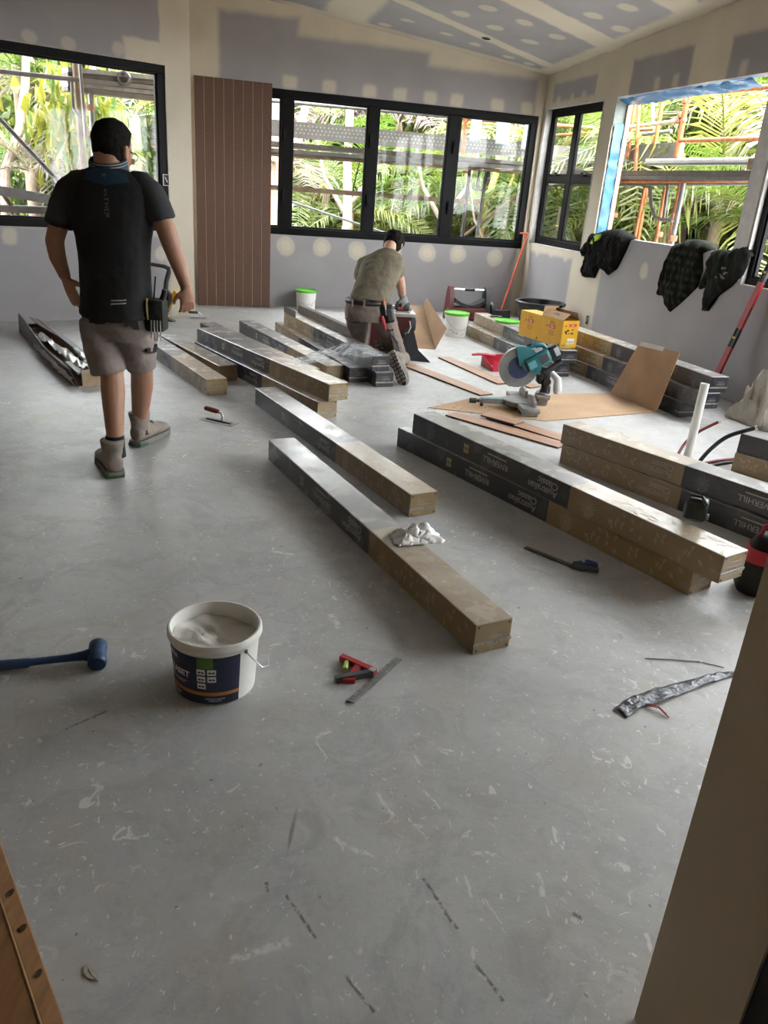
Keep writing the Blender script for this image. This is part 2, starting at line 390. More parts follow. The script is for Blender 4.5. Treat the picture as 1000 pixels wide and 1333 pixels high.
def spots(lst, r, st=.8): return [(s-r, s+r, z-r, z+r, 1, st) for s, z in lst]
bw = [(3.95, 6, -1, 5, 0, 1, .05), (-1, .26, -1, 5, 0, 1, .04), (-1, 7, 3.02, 5, 0, 1, .05), (1.5, 7, 3.14, 5, 0, .9, .05)]
bw = [(4.11, 6, -1, 5, 0, 1, .04), (-1, .13, -1, 5, 0, 1, .04), (-1, 1.6, 2.93, 5, 0, 1, .05), (1.3, 3.2, 3.08, 5, 0, 1, .05), (3.0, 6, 3.24, 5, 0, 1, .05)]
bw += [(s-.085, s+.085, 2.52, 2.66, .35, .8) for s in (3.29, 2.82, 2.32, 1.94, 1.55, 1.2, .65, .25)]
bw += spots([(3.3, .75), (2.84, .76), (2.37, .74), (1.88, .75), (1.41, .76), (.98, .77), (.44, .75)], .115, .72)
bw += spots([(3.3, .75), (2.84, .76), (2.37, .74), (1.88, .75), (1.41, .76), (.98, .77), (.44, .75)], .075, 1)
W1 = (.06, 4.3, .885, 2.515)
wall_back = wall('wall_back', K, -BD, -.13, 4.45, 4.3, [W1], -1, plaster('back_wall_board', BOARD, CREAM, bw))
rw = [(.2, 1.3, 2.66, 2.87, 0, 1, .03), (2.05, 3.1, 2.3, 2.93, 0, 1, .03), (3.66, 5.2, 2.3, 2.93, 0, 1, .03), (.14, 1.38, -.1, .88, 0, 1, .035), (2.1, 4.6, -.1, 1.25, 0, 1, .04), (4.4, 14, -.1, 1.0, 0, 1, .04)]
rc = [(x-.05, x+.05, 2.60, 2.72, .3, .8) for x in (.37, .74, 1.03, 2.57, 2.89, 3.87)] + spots([(.37, .90), (.76, .92), (1.19, .90)], .07, .6) + [(2.9, 3.04, .84, 1.0, 1, .7), (3.6, 3.74, .84, 1.0, 1, .6)]
# on this wall the filler is the base and the boards show through as patches
def plaster2(name, rects, dots):
    return plaster(name, CREAM, BOARD, rects, cut=dots)
W3, OP, W4 = (.07, 1.56, .97, 2.61), (1.81, 4.28, 1.20, 2.60), (4.47, 7.6, .97, 2.60)  # the dark window's unseen width is stretched to brighten the foreground
WFILL = (8.0, 9.4, .95, 2.60)  # added window, out of view, to light the foreground from the right
wall_right = wall('wall_right', K, RD, -.13, 14.8, 4.3, [W3, OP, W4, WFILL], 1, plaster2('right_wall_board', rw, rc))
W2 = (.272, 2.1, .915, 2.505)
lwp = [(.32, 9, 2.7, 5, 0, 1, .02), (.68, 9, 2.5, 2.75, 0, 1, .03), (.30, 9, -.1, .93, 0, 1, .05), (.34, .56, 2.22, 2.36, 0, .9, .03), (.36, .56, 1.80, 2.0, 0, .9, .03), (.34, .56, 1.49, 1.62, 0, .9, .03), (2.1, 9, -1, 5, 0, 1, .05)]
lcut = [(1.49, 1.63, 2.51, 2.62, 1, .6), (1.14, 1.28, 2.50, 2.61, 1, .6), (.68, .80, 2.52, 2.64, 1, .6), (1.84, 1.98, .74, .90, .6, .7), (.3, .45, .60, .76, 1, .7), (.36, .5, .86, .95, 1, .5)]
wall_left = wall('wall_left', LE, -LD, 0, 7.2, 4.6, [W2], -1, plaster('left_wall_board', CREAM, BOARD, lwp, cut=lcut))
# return between the end of the left wall and the back wall
d = (K - BD*4.44) - LE; ln = d.length
wall('wall_return', LE + V((-.02, .03, 0)), d.normalized(), .0, ln, 4.3, [], 1, PLAIN, .05)
# walls around the part of the room behind the camera
c1 = LE - LD*7.2
e = V((-4.2, -3.6, 0)) - c1
wall('wall_side', c1, e.normalized(), 0, e.length, 4.8, [], -1, BOUNCE_TAN)
wall('wall_near', V((-4.6, -3.6, 0)), V((1, 0, 0)), 0, 11.2, 5.2, [], -1, BOUNCE_TAN)
# ---------------------------------------------------------------- windows
def window(name, w, org, d, out, muls, tr=None, fw=.07, pane_label=None, depth=(.03, .095), rail=.05, latches=()):
    """black aluminium window in an opening; muls: list of (s0,s1) mullions; tr: height of a meeting rail"""
    s0, s1, z0, z1 = w; y0, y1 = sorted((out*depth[0], out*depth[1]))
    bm = newbm()
    bx(bm, s0, s1, y0, y1, z0, z0 + fw, bev=.004); bx(bm, s0, s1, y0, y1, z1 - fw, z1, bev=.004)
    bx(bm, s0, s0 + fw, y0, y1, z0 + fw, z1 - fw, bev=.004); bx(bm, s1 - fw, s1, y0, y1, z0 + fw, z1 - fw, bev=.004)
    root = struct(name, bm, BLACKAL); root.matrix_world = basis(org, d, V((0, 0, 1)).cross(d), (0, 0, 1))
    yc = (y0 + y1) / 2
    edges = [s0 + fw] + [x for m in muls for x in m] + [s1 - fw]
    for (a, b) in muls:
        bm = newbm(); bx(bm, a, b, y0 + .006, y1 - .006, z0 + fw, z1 - fw, bev=.004); obj('mullion', bm, BLACKAL, root)
    for i in range(0, len(edges), 2):
        a, b = edges[i], edges[i+1]
        rows = [(z0 + fw, z1 - fw)] if tr is None else [(z0 + fw, tr), (tr + rail, z1 - fw)]
        if tr is not None:
            bm = newbm(); bx(bm, a, b, y0 + .01, y1 - .01, tr, tr + rail, bev=.004); obj('meeting_rail', bm, BLACKAL, root)
            bm = newbm(); mx = (a + b)/2; yi = -out*.001 + (y0 if out > 0 else y1)
            bx(bm, mx-.05, mx+.05, min(yi+.012, yi-.014), max(yi+.012, yi-.014), tr + rail, tr + rail + .022, bev=.005); bx(bm, mx-.02, mx+.02, min(yi+.005, yi-.02), max(yi+.005, yi-.02), tr + rail + .02, tr + rail + .04, bev=.004)
            obj('sash_lock', bm, BLACKAL, root)
        for (c, e) in rows:
            bm = newbm(); sf = .022
            for q in ((a, b, c, c+sf), (a, b, e-sf, e), (a, a+sf, c+sf, e-sf), (b-sf, b, c+sf, e-sf)): bx(bm, q[0], q[1], yc-.016, yc+.016, q[2], q[3])
            obj('sash', bm, BLACKAL, root)
            bm = newbm(); bx(bm, a+.015, b-.015, yc-.003, yc+.003, c+.015, e-.015); obj('pane', bm, GLASS, root)
    for (s, z) in latches:
        yi = y0 if out > 0 else y1
        bm = newbm(); bx(bm, s-.014, s+.014, min(yi, yi-out*.03), max(yi, yi-out*.03), z-.07, z+.07, bev=.005); bx(bm, s-.012, s+.012, min(yi-out*.02, yi-out*.045), max(yi-out*.02, yi-out*.045), z-.02, z+.09, bev=.005); obj('latch', bm, BLACKAL, root)
    return root
w1 = window('window_1', W1, K, -BD, -1, [(1.11, 1.26), (2.18, 2.31), (3.245, 3.38)], fw=.085, latches=[(1.17, 2.05), (1.17, 1.33), (2.26, 2.03), (2.26, 1.35), (3.33, 2.02), (3.33, 1.33)])
w2 = window('window_2', W2, LE, -LD, -1, [], fw=.075, depth=(.02, .10))
w3 = window('window_3', W3, K, RD, 1, [(.73, .84)], tr=1.75, rail=.07, fw=.085, depth=(.075, .13))
w4 = window('window_4', W4, K, RD, 1, [(5.3, 5.37), (6.4, 6.47)], tr=1.77, fw=.06, depth=(.035, .11))
wfill = window('fill_window', WFILL, K, RD, 1, [(8.67, 8.74)], fw=.06, depth=(.035, .11))
# pale reveal lining of the right hand windows and the paint smears left on the back frame
def local(org, d): return basis(org, d, V((0, 0, 1)).cross(d), (0, 0, 1))
GREYT = mat('grey_reveal', (.50, .49, .47), .7)
for (w, nm) in ((W3, 'trim_1'), (W4, 'trim_2')):
    bm = newbm(); s0, s1, z0, z1 = w
    bx(bm, s0+.001, s0+.012, -.006, .075, z0, z1); bx(bm, s1-.012, s1-.001, -.006, .075, z0, z1); bx(bm, s0, s1, -.006, .075, z1-.012, z1-.001); bx(bm, s0, s1, -.006, .075, z0+.001, z0+.008)
    o = struct(nm, bm, GREYT); o.matrix_world = local(K, RD)
bm = newbm(); bx(bm, 4.29, 4.46, -.012, .0, 1.0, 2.62); o = struct('trim_3', bm, GREYT); o.matrix_world = local(K, RD)
# timber stud edge lining the unfinished opening
BLUE = mat('blue_wrap', (.0, .12, .30), .42, var=.25, scale=9, bump=.25, bscale=18, coat=.3)
bw_ = thing('building_wrap', 'bright blue building wrap lining the top and left of the bare window opening', 'building wrap', K, 0)
bw_.matrix_world = local(K, RD)
bm = newbm(); s0, s1, z0, z1 = OP
def strip(bm, a, b, n, wid, nrm, seed=1, amp=.012, th=.003):
    """crumpled band from a to b, extending along wid"""
    rnd = random.Random(seed); m = 5; g = []
    for i in range(n+1):
        row = []
        for j in range(m):
            p = V(a).lerp(V(b), i/n) + V(wid) * (j/(m-1)) + V(nrm) * (rnd.uniform(-amp, amp) + .004); row.append(p)
        g.append(row)
    f = [[bm.verts.new(p) for p in r] for r in g]; k = [[bm.verts.new(p - V(nrm)*th) for p in r] for r in g]
    for i in range(n):
        for j in range(m-1):
            bm.faces.new((f[i][j], f[i+1][j], f[i+1][j+1], f[i][j+1])); bm.faces.new((k[i][j+1], k[i+1][j+1], k[i+1][j], k[i][j]))
    for i in range(n): bm.faces.new((f[i][0], k[i][0], k[i+1][0], f[i+1][0])); bm.faces.new((f[i][-1], f[i+1][-1], k[i+1][-1], k[i][-1]))
    for j in range(m-1): bm.faces.new((f[0][j], f[0][j+1], k[0][j+1], k[0][j])); bm.faces.new((f[-1][j], k[-1][j], k[-1][j+1], f[-1][j+1]))
strip(bm, (s0+.016, .02, z0), (s0+.016, .02, z1-.25), 26, (.012, .15, 0), (1, 0, 0), 3)
obj('side_strip', bm, BLUE, bw_, smooth=60)
bm = newbm(); strip(bm, (s0, .03, z1-.016), (s1-.3, .03, z1-.016), 40, (0, .13, -.05), (0, 0, -1), 4, .008); obj('top_strip', bm, BLUE, bw_, smooth=60)
bm = newbm(); bx(bm, s0, s0+.012, 0, .2, z1-.28, z1); obj('membrane', bm, mat('grey_membrane', (.16, .19, .17), .7), bw_)
# timber studs lining the opening at its outer side
PINE = mat('raw_pine', (.50, .33, .20), .7, var=.2, scale=6)
bm = newbm(); bx(bm, s0+.001, s0+.045, .135, .185, z0, z1); o = struct('trim_4', bm, PINE); o.matrix_world = local(K, RD)
# wall boxes
def wallbox(label, org, d, out, s, z):
    t = thing('outlet_box', label, 'outlet box'); t.matrix_world = local(org, d) @ Matrix.Translation((s, -out*.001, z))
    bm = newbm(); bx(bm, -.03, .03, -.004 if out > 0 else 0, .0 if out > 0 else .004, -.05, .05); obj('recess_shade', bm, mat('box_shadow', (.03, .03, .028), .8), t)  # flat dark plate paints the shade inside the empty box
    bm = newbm()
    for q in ((-.034, .034, .05, .056), (-.034, .034, -.056, -.05), (-.034, -.028, -.05, .05), (.028, .034, -.05, .05)): bx(bm, q[0], q[1], -.007 if out > 0 else .0, 0 if out > 0 else .007, q[2], q[3])
    obj('bracket', bm, mat('box_rim', (.55, .53, .50), .6), t)
    bm = newbm(); tube(bm, [(-.012, (-.004 if out > 0 else .004), -.02), (0, (-.012 if out > 0 else .012), .0), (.014, (-.006 if out > 0 else .006), .028)], .0045, 8); obj('cable_end', bm, mat('white_cable', (.7, .7, .68), .5), t, smooth=True)
wallbox('small empty outlet box in the pale strip of wall beside the cladding sheet', LE, -LD, -1, .30, 1.43)
wallbox('small empty outlet box low on the right wall above the stacked cartons', K, RD, 1, 1.99, .26)
# ---------------------------------------------------------------- outdoors
def leafmat(name, c1, c2, trans=.45, scale=1.5):
    m = bpy.data.materials.new(name); nt, N, Lk = nodes(m); N.remove(N['Principled BSDF'])
    tc = N.new('ShaderNodeTexCoord'); nz = N.new('ShaderNodeTexNoise'); nz.inputs['Scale'].default_value = scale; nz.inputs['Detail'].default_value = 4
    Lk.new(tc.outputs['Object'], nz.inputs['Vector'])
    rp = N.new('ShaderNodeMapRange'); rp.inputs[1].default_value = .35; rp.inputs[2].default_value = .65; Lk.new(nz.outputs['Fac'], rp.inputs[0])
    oi = N.new('ShaderNodeObjectInfo'); ad = N.new('ShaderNodeMath'); ad.operation = 'MULTIPLY_ADD'; ad.inputs[1].default_value = .5; Lk.new(oi.outputs['Random'], ad.inputs[0])
    ml = N.new('ShaderNodeMath'); ml.operation = 'MULTIPLY'; ml.inputs[1].default_value = .6; Lk.new(rp.outputs[0], ml.inputs[0]); Lk.new(ml.outputs[0], ad.inputs[2])
    mx = N.new('ShaderNodeMix'); mx.data_type = 'RGBA'; Lk.new(ad.outputs[0], mx.inputs[0]); mx.inputs[6].default_value = hexc(c1); mx.inputs[7].default_value = hexc(c2)
    df = N.new('ShaderNodeBsdfDiffuse'); tl = N.new('ShaderNodeBsdfTranslucent'); ms = N.new('ShaderNodeMixShader'); ms.inputs[0].default_value = trans
    gl = N.new('ShaderNodeBsdfGlossy'); gl.inputs['Roughness'].default_value = .4; m2 = N.new('ShaderNodeMixShader'); m2.inputs[0].default_value = .05
    Lk.new(mx.outputs[2], df.inputs[0]); Lk.new(mx.outputs[2], tl.inputs[0]); Lk.new(df.outputs[0], ms.inputs[1]); Lk.new(tl.outputs[0], ms.inputs[2])
    Lk.new(ms.outputs[0], m2.inputs[1]); Lk.new(gl.outputs[0], m2.inputs[2]); Lk.new(m2.outputs[0], N['Material Output'].inputs[0]); return m
PALM = leafmat('palm_leaf', (0.045, 0.101, 0.008), (0.118, 0.163, 0.028)); PALMY = leafmat('palm_leaf_yellow', (0.112, 0.140, 0.017), (0.186, 0.186, 0.045))
PALMD = leafmat('dry_frond', (0.135, 0.101, 0.067), (0.202, 0.168, 0.129)); PALMP = leafmat('pink_dry_frond', (0.140, 0.084, 0.076), (0.207, 0.163, 0.154)); SHRUB = leafmat('broad_leaf', (0.039, 0.095, 0.011), (0.112, 0.158, 0.020)); SHRUBY = leafmat('vine_leaf', (0.126, 0.140, 0.011), (0.207, 0.191, 0.017))
DARKG = leafmat('deep_leaf', (0.017, 0.048, 0.008), (0.056, 0.095, 0.020))
BARK = mat('bark', (.22, .17, .13), .9, var=.3, scale=9, bump=.3, bscale=14); BARKP = mat('pink_bark', (.30, .23, .19), .9, var=.3, scale=12, bump=.3, bscale=20)
def frond_mesh(nl, ln, ll, droop, seed, wid=.035, m=PALM):
    rnd = random.Random(seed); bm = newbm(); k = 12
    pts = [V((ln * t, 0, ln * (.32 * t - droop * t * t))) for t in [i/k for i in range(k+1)]]
    tube(bm, pts, [.018 * (1 - .8 * i/k) for i in range(k+1)], 4)
    for i in range(nl):
        t = .1 + .9 * i/(nl-1); p = V((ln*t, 0, ln*(.32*t - droop*t*t))); tg = V((1, 0, .32 - 2*droop*t)).normalized()
        l = ll * (.45 + 1.1*sin(pi*min(1, t*.92+.08))**.8*.6) * rnd.uniform(.85, 1.1)
        for sd in (-1, 1):
            d = (tg * rnd.uniform(.5, .75) + V((0, sd, 0)) * .8 + V((0, 0, rnd.uniform(-.05, .3)))).normalized()
            w = V((tg.x, 0, tg.z)) * wid * .5
            a = p; b = p + d*l*.5; c = p + d*l*.85 + V((0, 0, -l*rnd.uniform(.12, .4)))
            v = [bm.verts.new(q) for q in (a - w*.6, a + w*.6, b + w, b - w, c)]
            bm.faces.new(v[:4]); bm.faces.new((v[3], v[2], v[4]))
    me = bpy.data.meshes.new('frond'); bm.to_mesh(me); bm.free(); me.materials.append(m); return me
FR = {k: [frond_mesh(38, 2.1, .62, dr, sd + i, m=mm) for i, dr in enumerate((.35, .6, .9))] for k, mm, sd in (('g', PALM, 1), ('y', PALMY, 20), ('d', PALMD, 40), ('p', PALMP, 60))}
def palm(label, base, h, n, ln=1.0, kinds='ggy', lean=(0, 0), group=None, seed=0, thick=.1):
    rnd = random.Random(seed); t = thing('palm_tree', label, 'palm', base, 0, group)
    bm = newbm(); k = 7; tube(bm, [V((lean[0]*(i/k)**2, lean[1]*(i/k)**2, h*i/k)) for i in range(k+1)], [thick*(1.15 - .35*i/k) for i in range(k+1)], 9); obj('trunk', bm, BARK, t, smooth=True)
    for i in range(n):
        me = rnd.choice(FR[kinds[i % len(kinds)]]); o = bpy.data.objects.new('frond', me); COL.objects.link(o); o.parent = t
        o.location = (lean[0], lean[1], h - .03); s = ln * rnd.uniform(.8, 1.12); o.scale = (s, s, s)
        o.rotation_euler = (rnd.uniform(-.35, .35), -rnd.uniform(-.35, .75), 2*pi*i/n*2.4 + rnd.uniform(-.4, .4))
    return t
def shrub_mesh(n, rx, rz, leaf, seed, m, m2=None):
    rnd = random.Random(seed); bm = newbm(); cl = [V((rnd.gauss(0, .42)*rx, rnd.gauss(0, .42)*rx, rz*(1 + rnd.uniform(-.95, .85)))) for _ in range(28)]
    for i in range(n):
        c = rnd.choice(cl); p = c + V((rnd.gauss(0, .13)*rx, rnd.gauss(0, .13)*rx, rnd.gauss(0, .13)*rz))
        d = V((rnd.gauss(0, 1), rnd.gauss(0, 1), rnd.gauss(-.3, .7))).normalized(); x, y = frame_from(d); a = rnd.uniform(0, pi); sd = x*cos(a) + y*sin(a); l = leaf*rnd.uniform(.6, 1.3); up = d.cross(sd)*l*.12
        v = [bm.verts.new(q) for q in (p, p + d*l*.5 + sd*l*.3 + up, p + d*l, p + d*l*.5 - sd*l*.3 + up)]
        f = bm.faces.new((v[0], v[1], v[2])); g = bm.faces.new((v[0], v[2], v[3]))
        if m2 and rnd.random() < .3: f.material_index = g.material_index = 1
    me = bpy.data.meshes.new('foliage'); bm.to_mesh(me); bm.free(); me.materials.append(m)
    if m2: me.materials.append(m2)
    return me
SH = [shrub_mesh(3000, 1.0, 1.0, .13, 5, SHRUB, SHRUBY), shrub_mesh(4200, 1.0, 1.0, .12, 9, SHRUB, DARKG), shrub_mesh(4200, 1.0, 1.0, .13, 12, DARKG, SHRUB), shrub_mesh(1300, 1.0, 1.0, .16, 15, SHRUBY, SHRUB)]
GZ = -1.4
def bush(label, p, rx, h, kind, cat='shrub', name='leafy_shrub', group=None, rz=0, stem=True):
    t = thing(name, label, cat, (p[0], p[1], GZ), rz, group)
    o = bpy.data.objects.new('foliage', SH[kind]); COL.objects.link(o); o.parent = t; o.scale = (rx, rx, h*.5)
    bm = newbm(); rnd = random.Random(int(rx*100 + h*37))
    for q in range(3):
        a = rnd.uniform(0, 6.3); tube(bm, [(0, 0, 0), (cos(a)*rx*.15, sin(a)*rx*.15, h*.4), (cos(a)*rx*.4, sin(a)*rx*.4, h*.8)], [.05, .035, .015], 6)
    obj('stem', bm, BARK, t, smooth=True); return t
def trunk(label, px0, py0, px1, py1, y, r, m, wig=.1, seed=1):
    """a leaning bare trunk rising from the ground and seen between two photograph heights"""
    a, b = atY(px0, py0, y), atY(px1, py1, y + .3); d = (a - b); rnd = random.Random(seed)
    base = a + d * ((a.z - GZ) / max(.2, -d.z) if d.z < 0 else 0); base.z = GZ
    top = b + (b - a) * .6
    t = thing('tree_trunk', label, 'tree trunk', base); bm = newbm(); n = 9
    tube(bm, [base.lerp(top, i/n) - base + V((rnd.uniform(-wig, wig), rnd.uniform(-wig, wig), 0)) * (0 if i == 0 else 1) for i in range(n+1)], [r*(1.15 - .5*i/n) for i in range(n+1)], 9); obj('trunk', bm, m, t, smooth=True)
    bm = newbm(); q = base.lerp(top, .6) - base
    for s in (-1, 1): tube(bm, [q, q + V((s*.35, .1, .5)), q + V((s*.5, .15, 1.1))], [r*.45, r*.3, r*.15], 6)
    obj('branch', bm, m, t, smooth=True); return t

gm = mat('forest_soil', (.14, .10, .06), .95, var=.5, scale=1.2, bump=.3, bscale=8)
bm = newbm(); bx(bm, -60, 60, 7, 80, GZ-.3, GZ); bx(bm, 7.5, 60, -20, 7, GZ-.3, GZ); bx(bm, -60, -9.2, -20, 7, GZ-.3, GZ); struct('ground', bm, gm)
def crown(px, py, y): return atY(px, py, y)
# seen through the back window
for i, (px, py, y, n, ln, kd, lab) in enumerate([
    (372, 238, 14.2, 11, .95, 'gdg', 'palm behind the back window with dry fronds, leftmost of the wide panes'),
    (428, 168, 17.0, 13, 1.2, 'pgp', 'tall palm with pinkish dry fronds above the scaffold deck, left back pane'),
    (455, 275, 13.8, 11, .9, 'gyg', 'low palm with pale green fronds behind the left back pane'),
    (520, 160, 17.5, 13, 1.2, 'ppg', 'tall palm with pink and green fronds above the deck, middle back pane'),
    (545, 232, 15.2, 12, 1.0, 'ggy', 'green palm behind the middle back pane beside a pale crooked trunk'),
    (570, 285, 14.0, 11, .9, 'gyg', 'low bright green palm near the bottom of the middle back pane'),
    (622, 170, 16.0, 12, 1.1, 'ygg', 'palm above the deck behind the narrow right back pane'),
    (640, 250, 14.4, 12, 1.0, 'gyg', 'palm with bright fronds behind the diagonal scaffold brace'),
    (690, 200, 15.2, 12, 1.1, 'gyy', 'yellow-green palm at the right edge of the back window'),
    (668, 292, 13.6, 10, .8, 'yg', 'low yellowish palm in the bottom right of the back window')]):
    c = crown(px, py, y); palm(lab, (c.x, c.y, GZ), c.z - GZ, n, ln, kd, seed=i+3)
# seen through the window at the corner and the bare opening
for i, (px, py, y, n, ln, kd, lab) in enumerate([
    (742, 176, 14.5, 12, 1.0, 'ggy', 'palm behind the upper panes of the double-hung corner window'),
    (735, 268, 13.0, 11, .9, 'gyg', 'palm behind the lower panes of the double-hung corner window'),
    (772, 235, 14.0, 12, 1.0, 'gdg', 'palm between the corner window and the bare opening'),
    (850, 165, 13.6, 13, 1.15, 'ygy', 'palm with arching fronds behind the orange uprights in the opening'),
    (905, 215, 12.8, 12, 1.0, 'gyg', 'bright green palm behind the middle of the bare opening'),
    (960, 130, 12.6, 13, 1.25, 'dyg', 'palm with drooping dry and green fronds at the top of the opening'),
    (868, 292, 12.3, 11, .85, 'ygd', 'low palm under the scaffold deck in the bare opening'),
    (940, 262, 11.4, 13, 1.0, 'yyg', 'yellow-green palm fanning out above the sill of the opening'),
    (985, 305, 10.8, 11, .8, 'ggg', 'low fresh green palm behind the two green jackets'),
    (1010, 200, 11.4, 12, 1.1, 'gdy', 'palm at the right edge of the opening beside the dark window')]):
    c = crown(px, py, y); palm(lab, (c.x, c.y, GZ), c.z - GZ, n, ln, kd, seed=i+43)
# seen through the left window
for i, (px, py, y, n, ln, kd, lab) in enumerate([
    (22, 85, 12.5, 12, 1.0, 'gyg', 'palm in the upper left corner of the left window'),
    (88, 140, 13.5, 12, 1.0, 'dgd', 'palm with drooping dry fronds in the middle of the left window'),
    (175, 150, 12.5, 11, .9, 'gyg', 'palm at the right of the left window beside the scaffold stack'),
    (40, 220, 11.5, 9, .7, 'ddg', 'low palm with pale dead fronds in the left window')]):
    c = crown(px, py, y); palm(lab, (c.x, c.y, GZ), c.z - GZ, n, ln, kd, seed=i+83)
for i, (px, y, rx, h, kd, lab) in enumerate([
    (0, 12.0, .9, 3.2, 1, 'green shrub at the far left of the left window'),
    (60, 14.5, 1.2, 3.8, 1, 'broad green shrub in the middle distance of the left window'),
    (118, 11.2, .7, 4.1, 3, 'tall vine with yellow-green leaves hanging beside the scaffold post'),
    (150, 12.4, .9, 3.0, 0, 'leafy shrub with yellow-green leaves behind the standing worker'),
    (60, 11.0, .7, 2.2, 0, 'low leafy shrub behind the diagonal pole in the left window'),
    (185, 13.5, 1.0, 3.6, 2, 'dark green shrub at the right edge of the left window')]):
    c = crown(px, 200, y); bush(lab, c, rx, h, kd, rz=i)
FP = ['left of the left window frame', 'at the left edge of the left window', 'in the middle of the left window', 'behind the standing worker\'s head', 'behind the cladding sheet', 'through the narrow leftmost back pane', 'through the left wide back pane', 'behind the first thick window mullion', 'through the middle back pane', 'behind the mullion right of the middle pane', 'through the right back pane', 'behind the far room corner', 'through the double-hung corner window', 'behind the left edge of the opening', 'at the left of the bare opening', 'in the middle of the bare opening', 'at the right of the bare opening', 'behind the dark right window', 'outside beyond the dark right window']
# denser bush further back, one tree after another along the slope
k = 0
for (px, y, rx, h) in [(-60, 16.5, 2.4, 6.0), (30, 17, 2.5, 6.2), (110, 16.6, 2.4, 6.0), (185, 17, 2.4, 6.2), (330, 19, 2.2, 5.6), (390, 20, 2.3, 6.0), (450, 19, 2.2, 5.6), (510, 20.5, 2.4, 6.0), (565, 19, 2.2, 5.6), (620, 20, 2.3, 6.0), (680, 19, 2.2, 5.8), (735, 18.5, 2.2, 5.8), (790, 17.5, 2.1, 5.6), (845, 16.5, 2.0, 5.4), (895, 15.5, 2.0, 5.6), (945, 14.6, 2.0, 5.6), (990, 13.8, 2.0, 5.6), (1040, 12.6, 1.9, 5.2), (1100, 11.6, 1.8, 5.2)]:
    c = crown(px, 200, y); bush('dense green forest tree beyond the palms, seen ' + FP[k], c, rx, h, (2, 1, 0)[k % 3], 'tree', 'forest_tree', 'forest trees beyond the palms', rz=k*1.3); k += 1
UP_ = ['at the left of the wide left back pane', 'below the slender pale trunk', 'left of the kneeling worker\'s head', 'below the middle back pane', 'behind the mullion above the kneeling worker', 'under the diagonal scaffold brace', 'below the double-hung corner window', 'behind the black jacket', 'under the scaffold bracket in the opening', 'above the checked jacket', 'above the hoodie with the pale print']
# undergrowth in front of them
k = 0
for (px, y, rx, h) in [(375, 13.2, .8, 1.9), (430, 14.5, 1.0, 2.2), (490, 13.4, .9, 1.9), (540, 14.8, 1.0, 2.2), (600, 13.4, .8, 1.8), (655, 14.6, 1.0, 2.3), (745, 13.0, .9, 2.2), (825, 12.0, .8, 2.2), (890, 11.6, .9, 2.0), (950, 11.4, .9, 2.1), (1000, 10.2, .8, 2.0)]:
    c = crown(px, 200, y); bush('low green undergrowth bush ' + UP_[k], c, rx, h, (0, 1, 2)[k % 3], group='undergrowth below the palms', rz=k); k += 1
trunk('pale slender trunk behind the left back pane', 447, 300, 452, 190, 13.0, .09, BARKP, .06, 3)
trunk('crooked pale trunk behind the middle back pane', 572, 300, 592, 200, 13.2, .10, BARKP, .12, 5)
trunk('broad reddish trunk at the left end of the back window', 356, 280, 357, 130, 13.4, .34, mat('red_bark', (.28, .17, .14), .95, var=.45, scale=7, bump=.4, bscale=9), .05, 7)
trunk('thin pale trunk in the upper left of the left window', 18, 200, 38, 70, 11.5, .07, BARKP, .08, 9)
trunk('leaning brown trunk in the left window beside the vine', 92, 240, 108, 120, 12.8, .07, BARK, .08, 11)
trunk('yellowish trunk behind the right back pane', 626, 310, 650, 200, 13.6, .07, mat('yellow_bark', (.36, .30, .08), .8, var=.2), .05, 13)
trunk('pale leaning trunk at the lower right of the back window', 652, 310, 676, 250, 13.0, .06, BARKP, .08, 15)
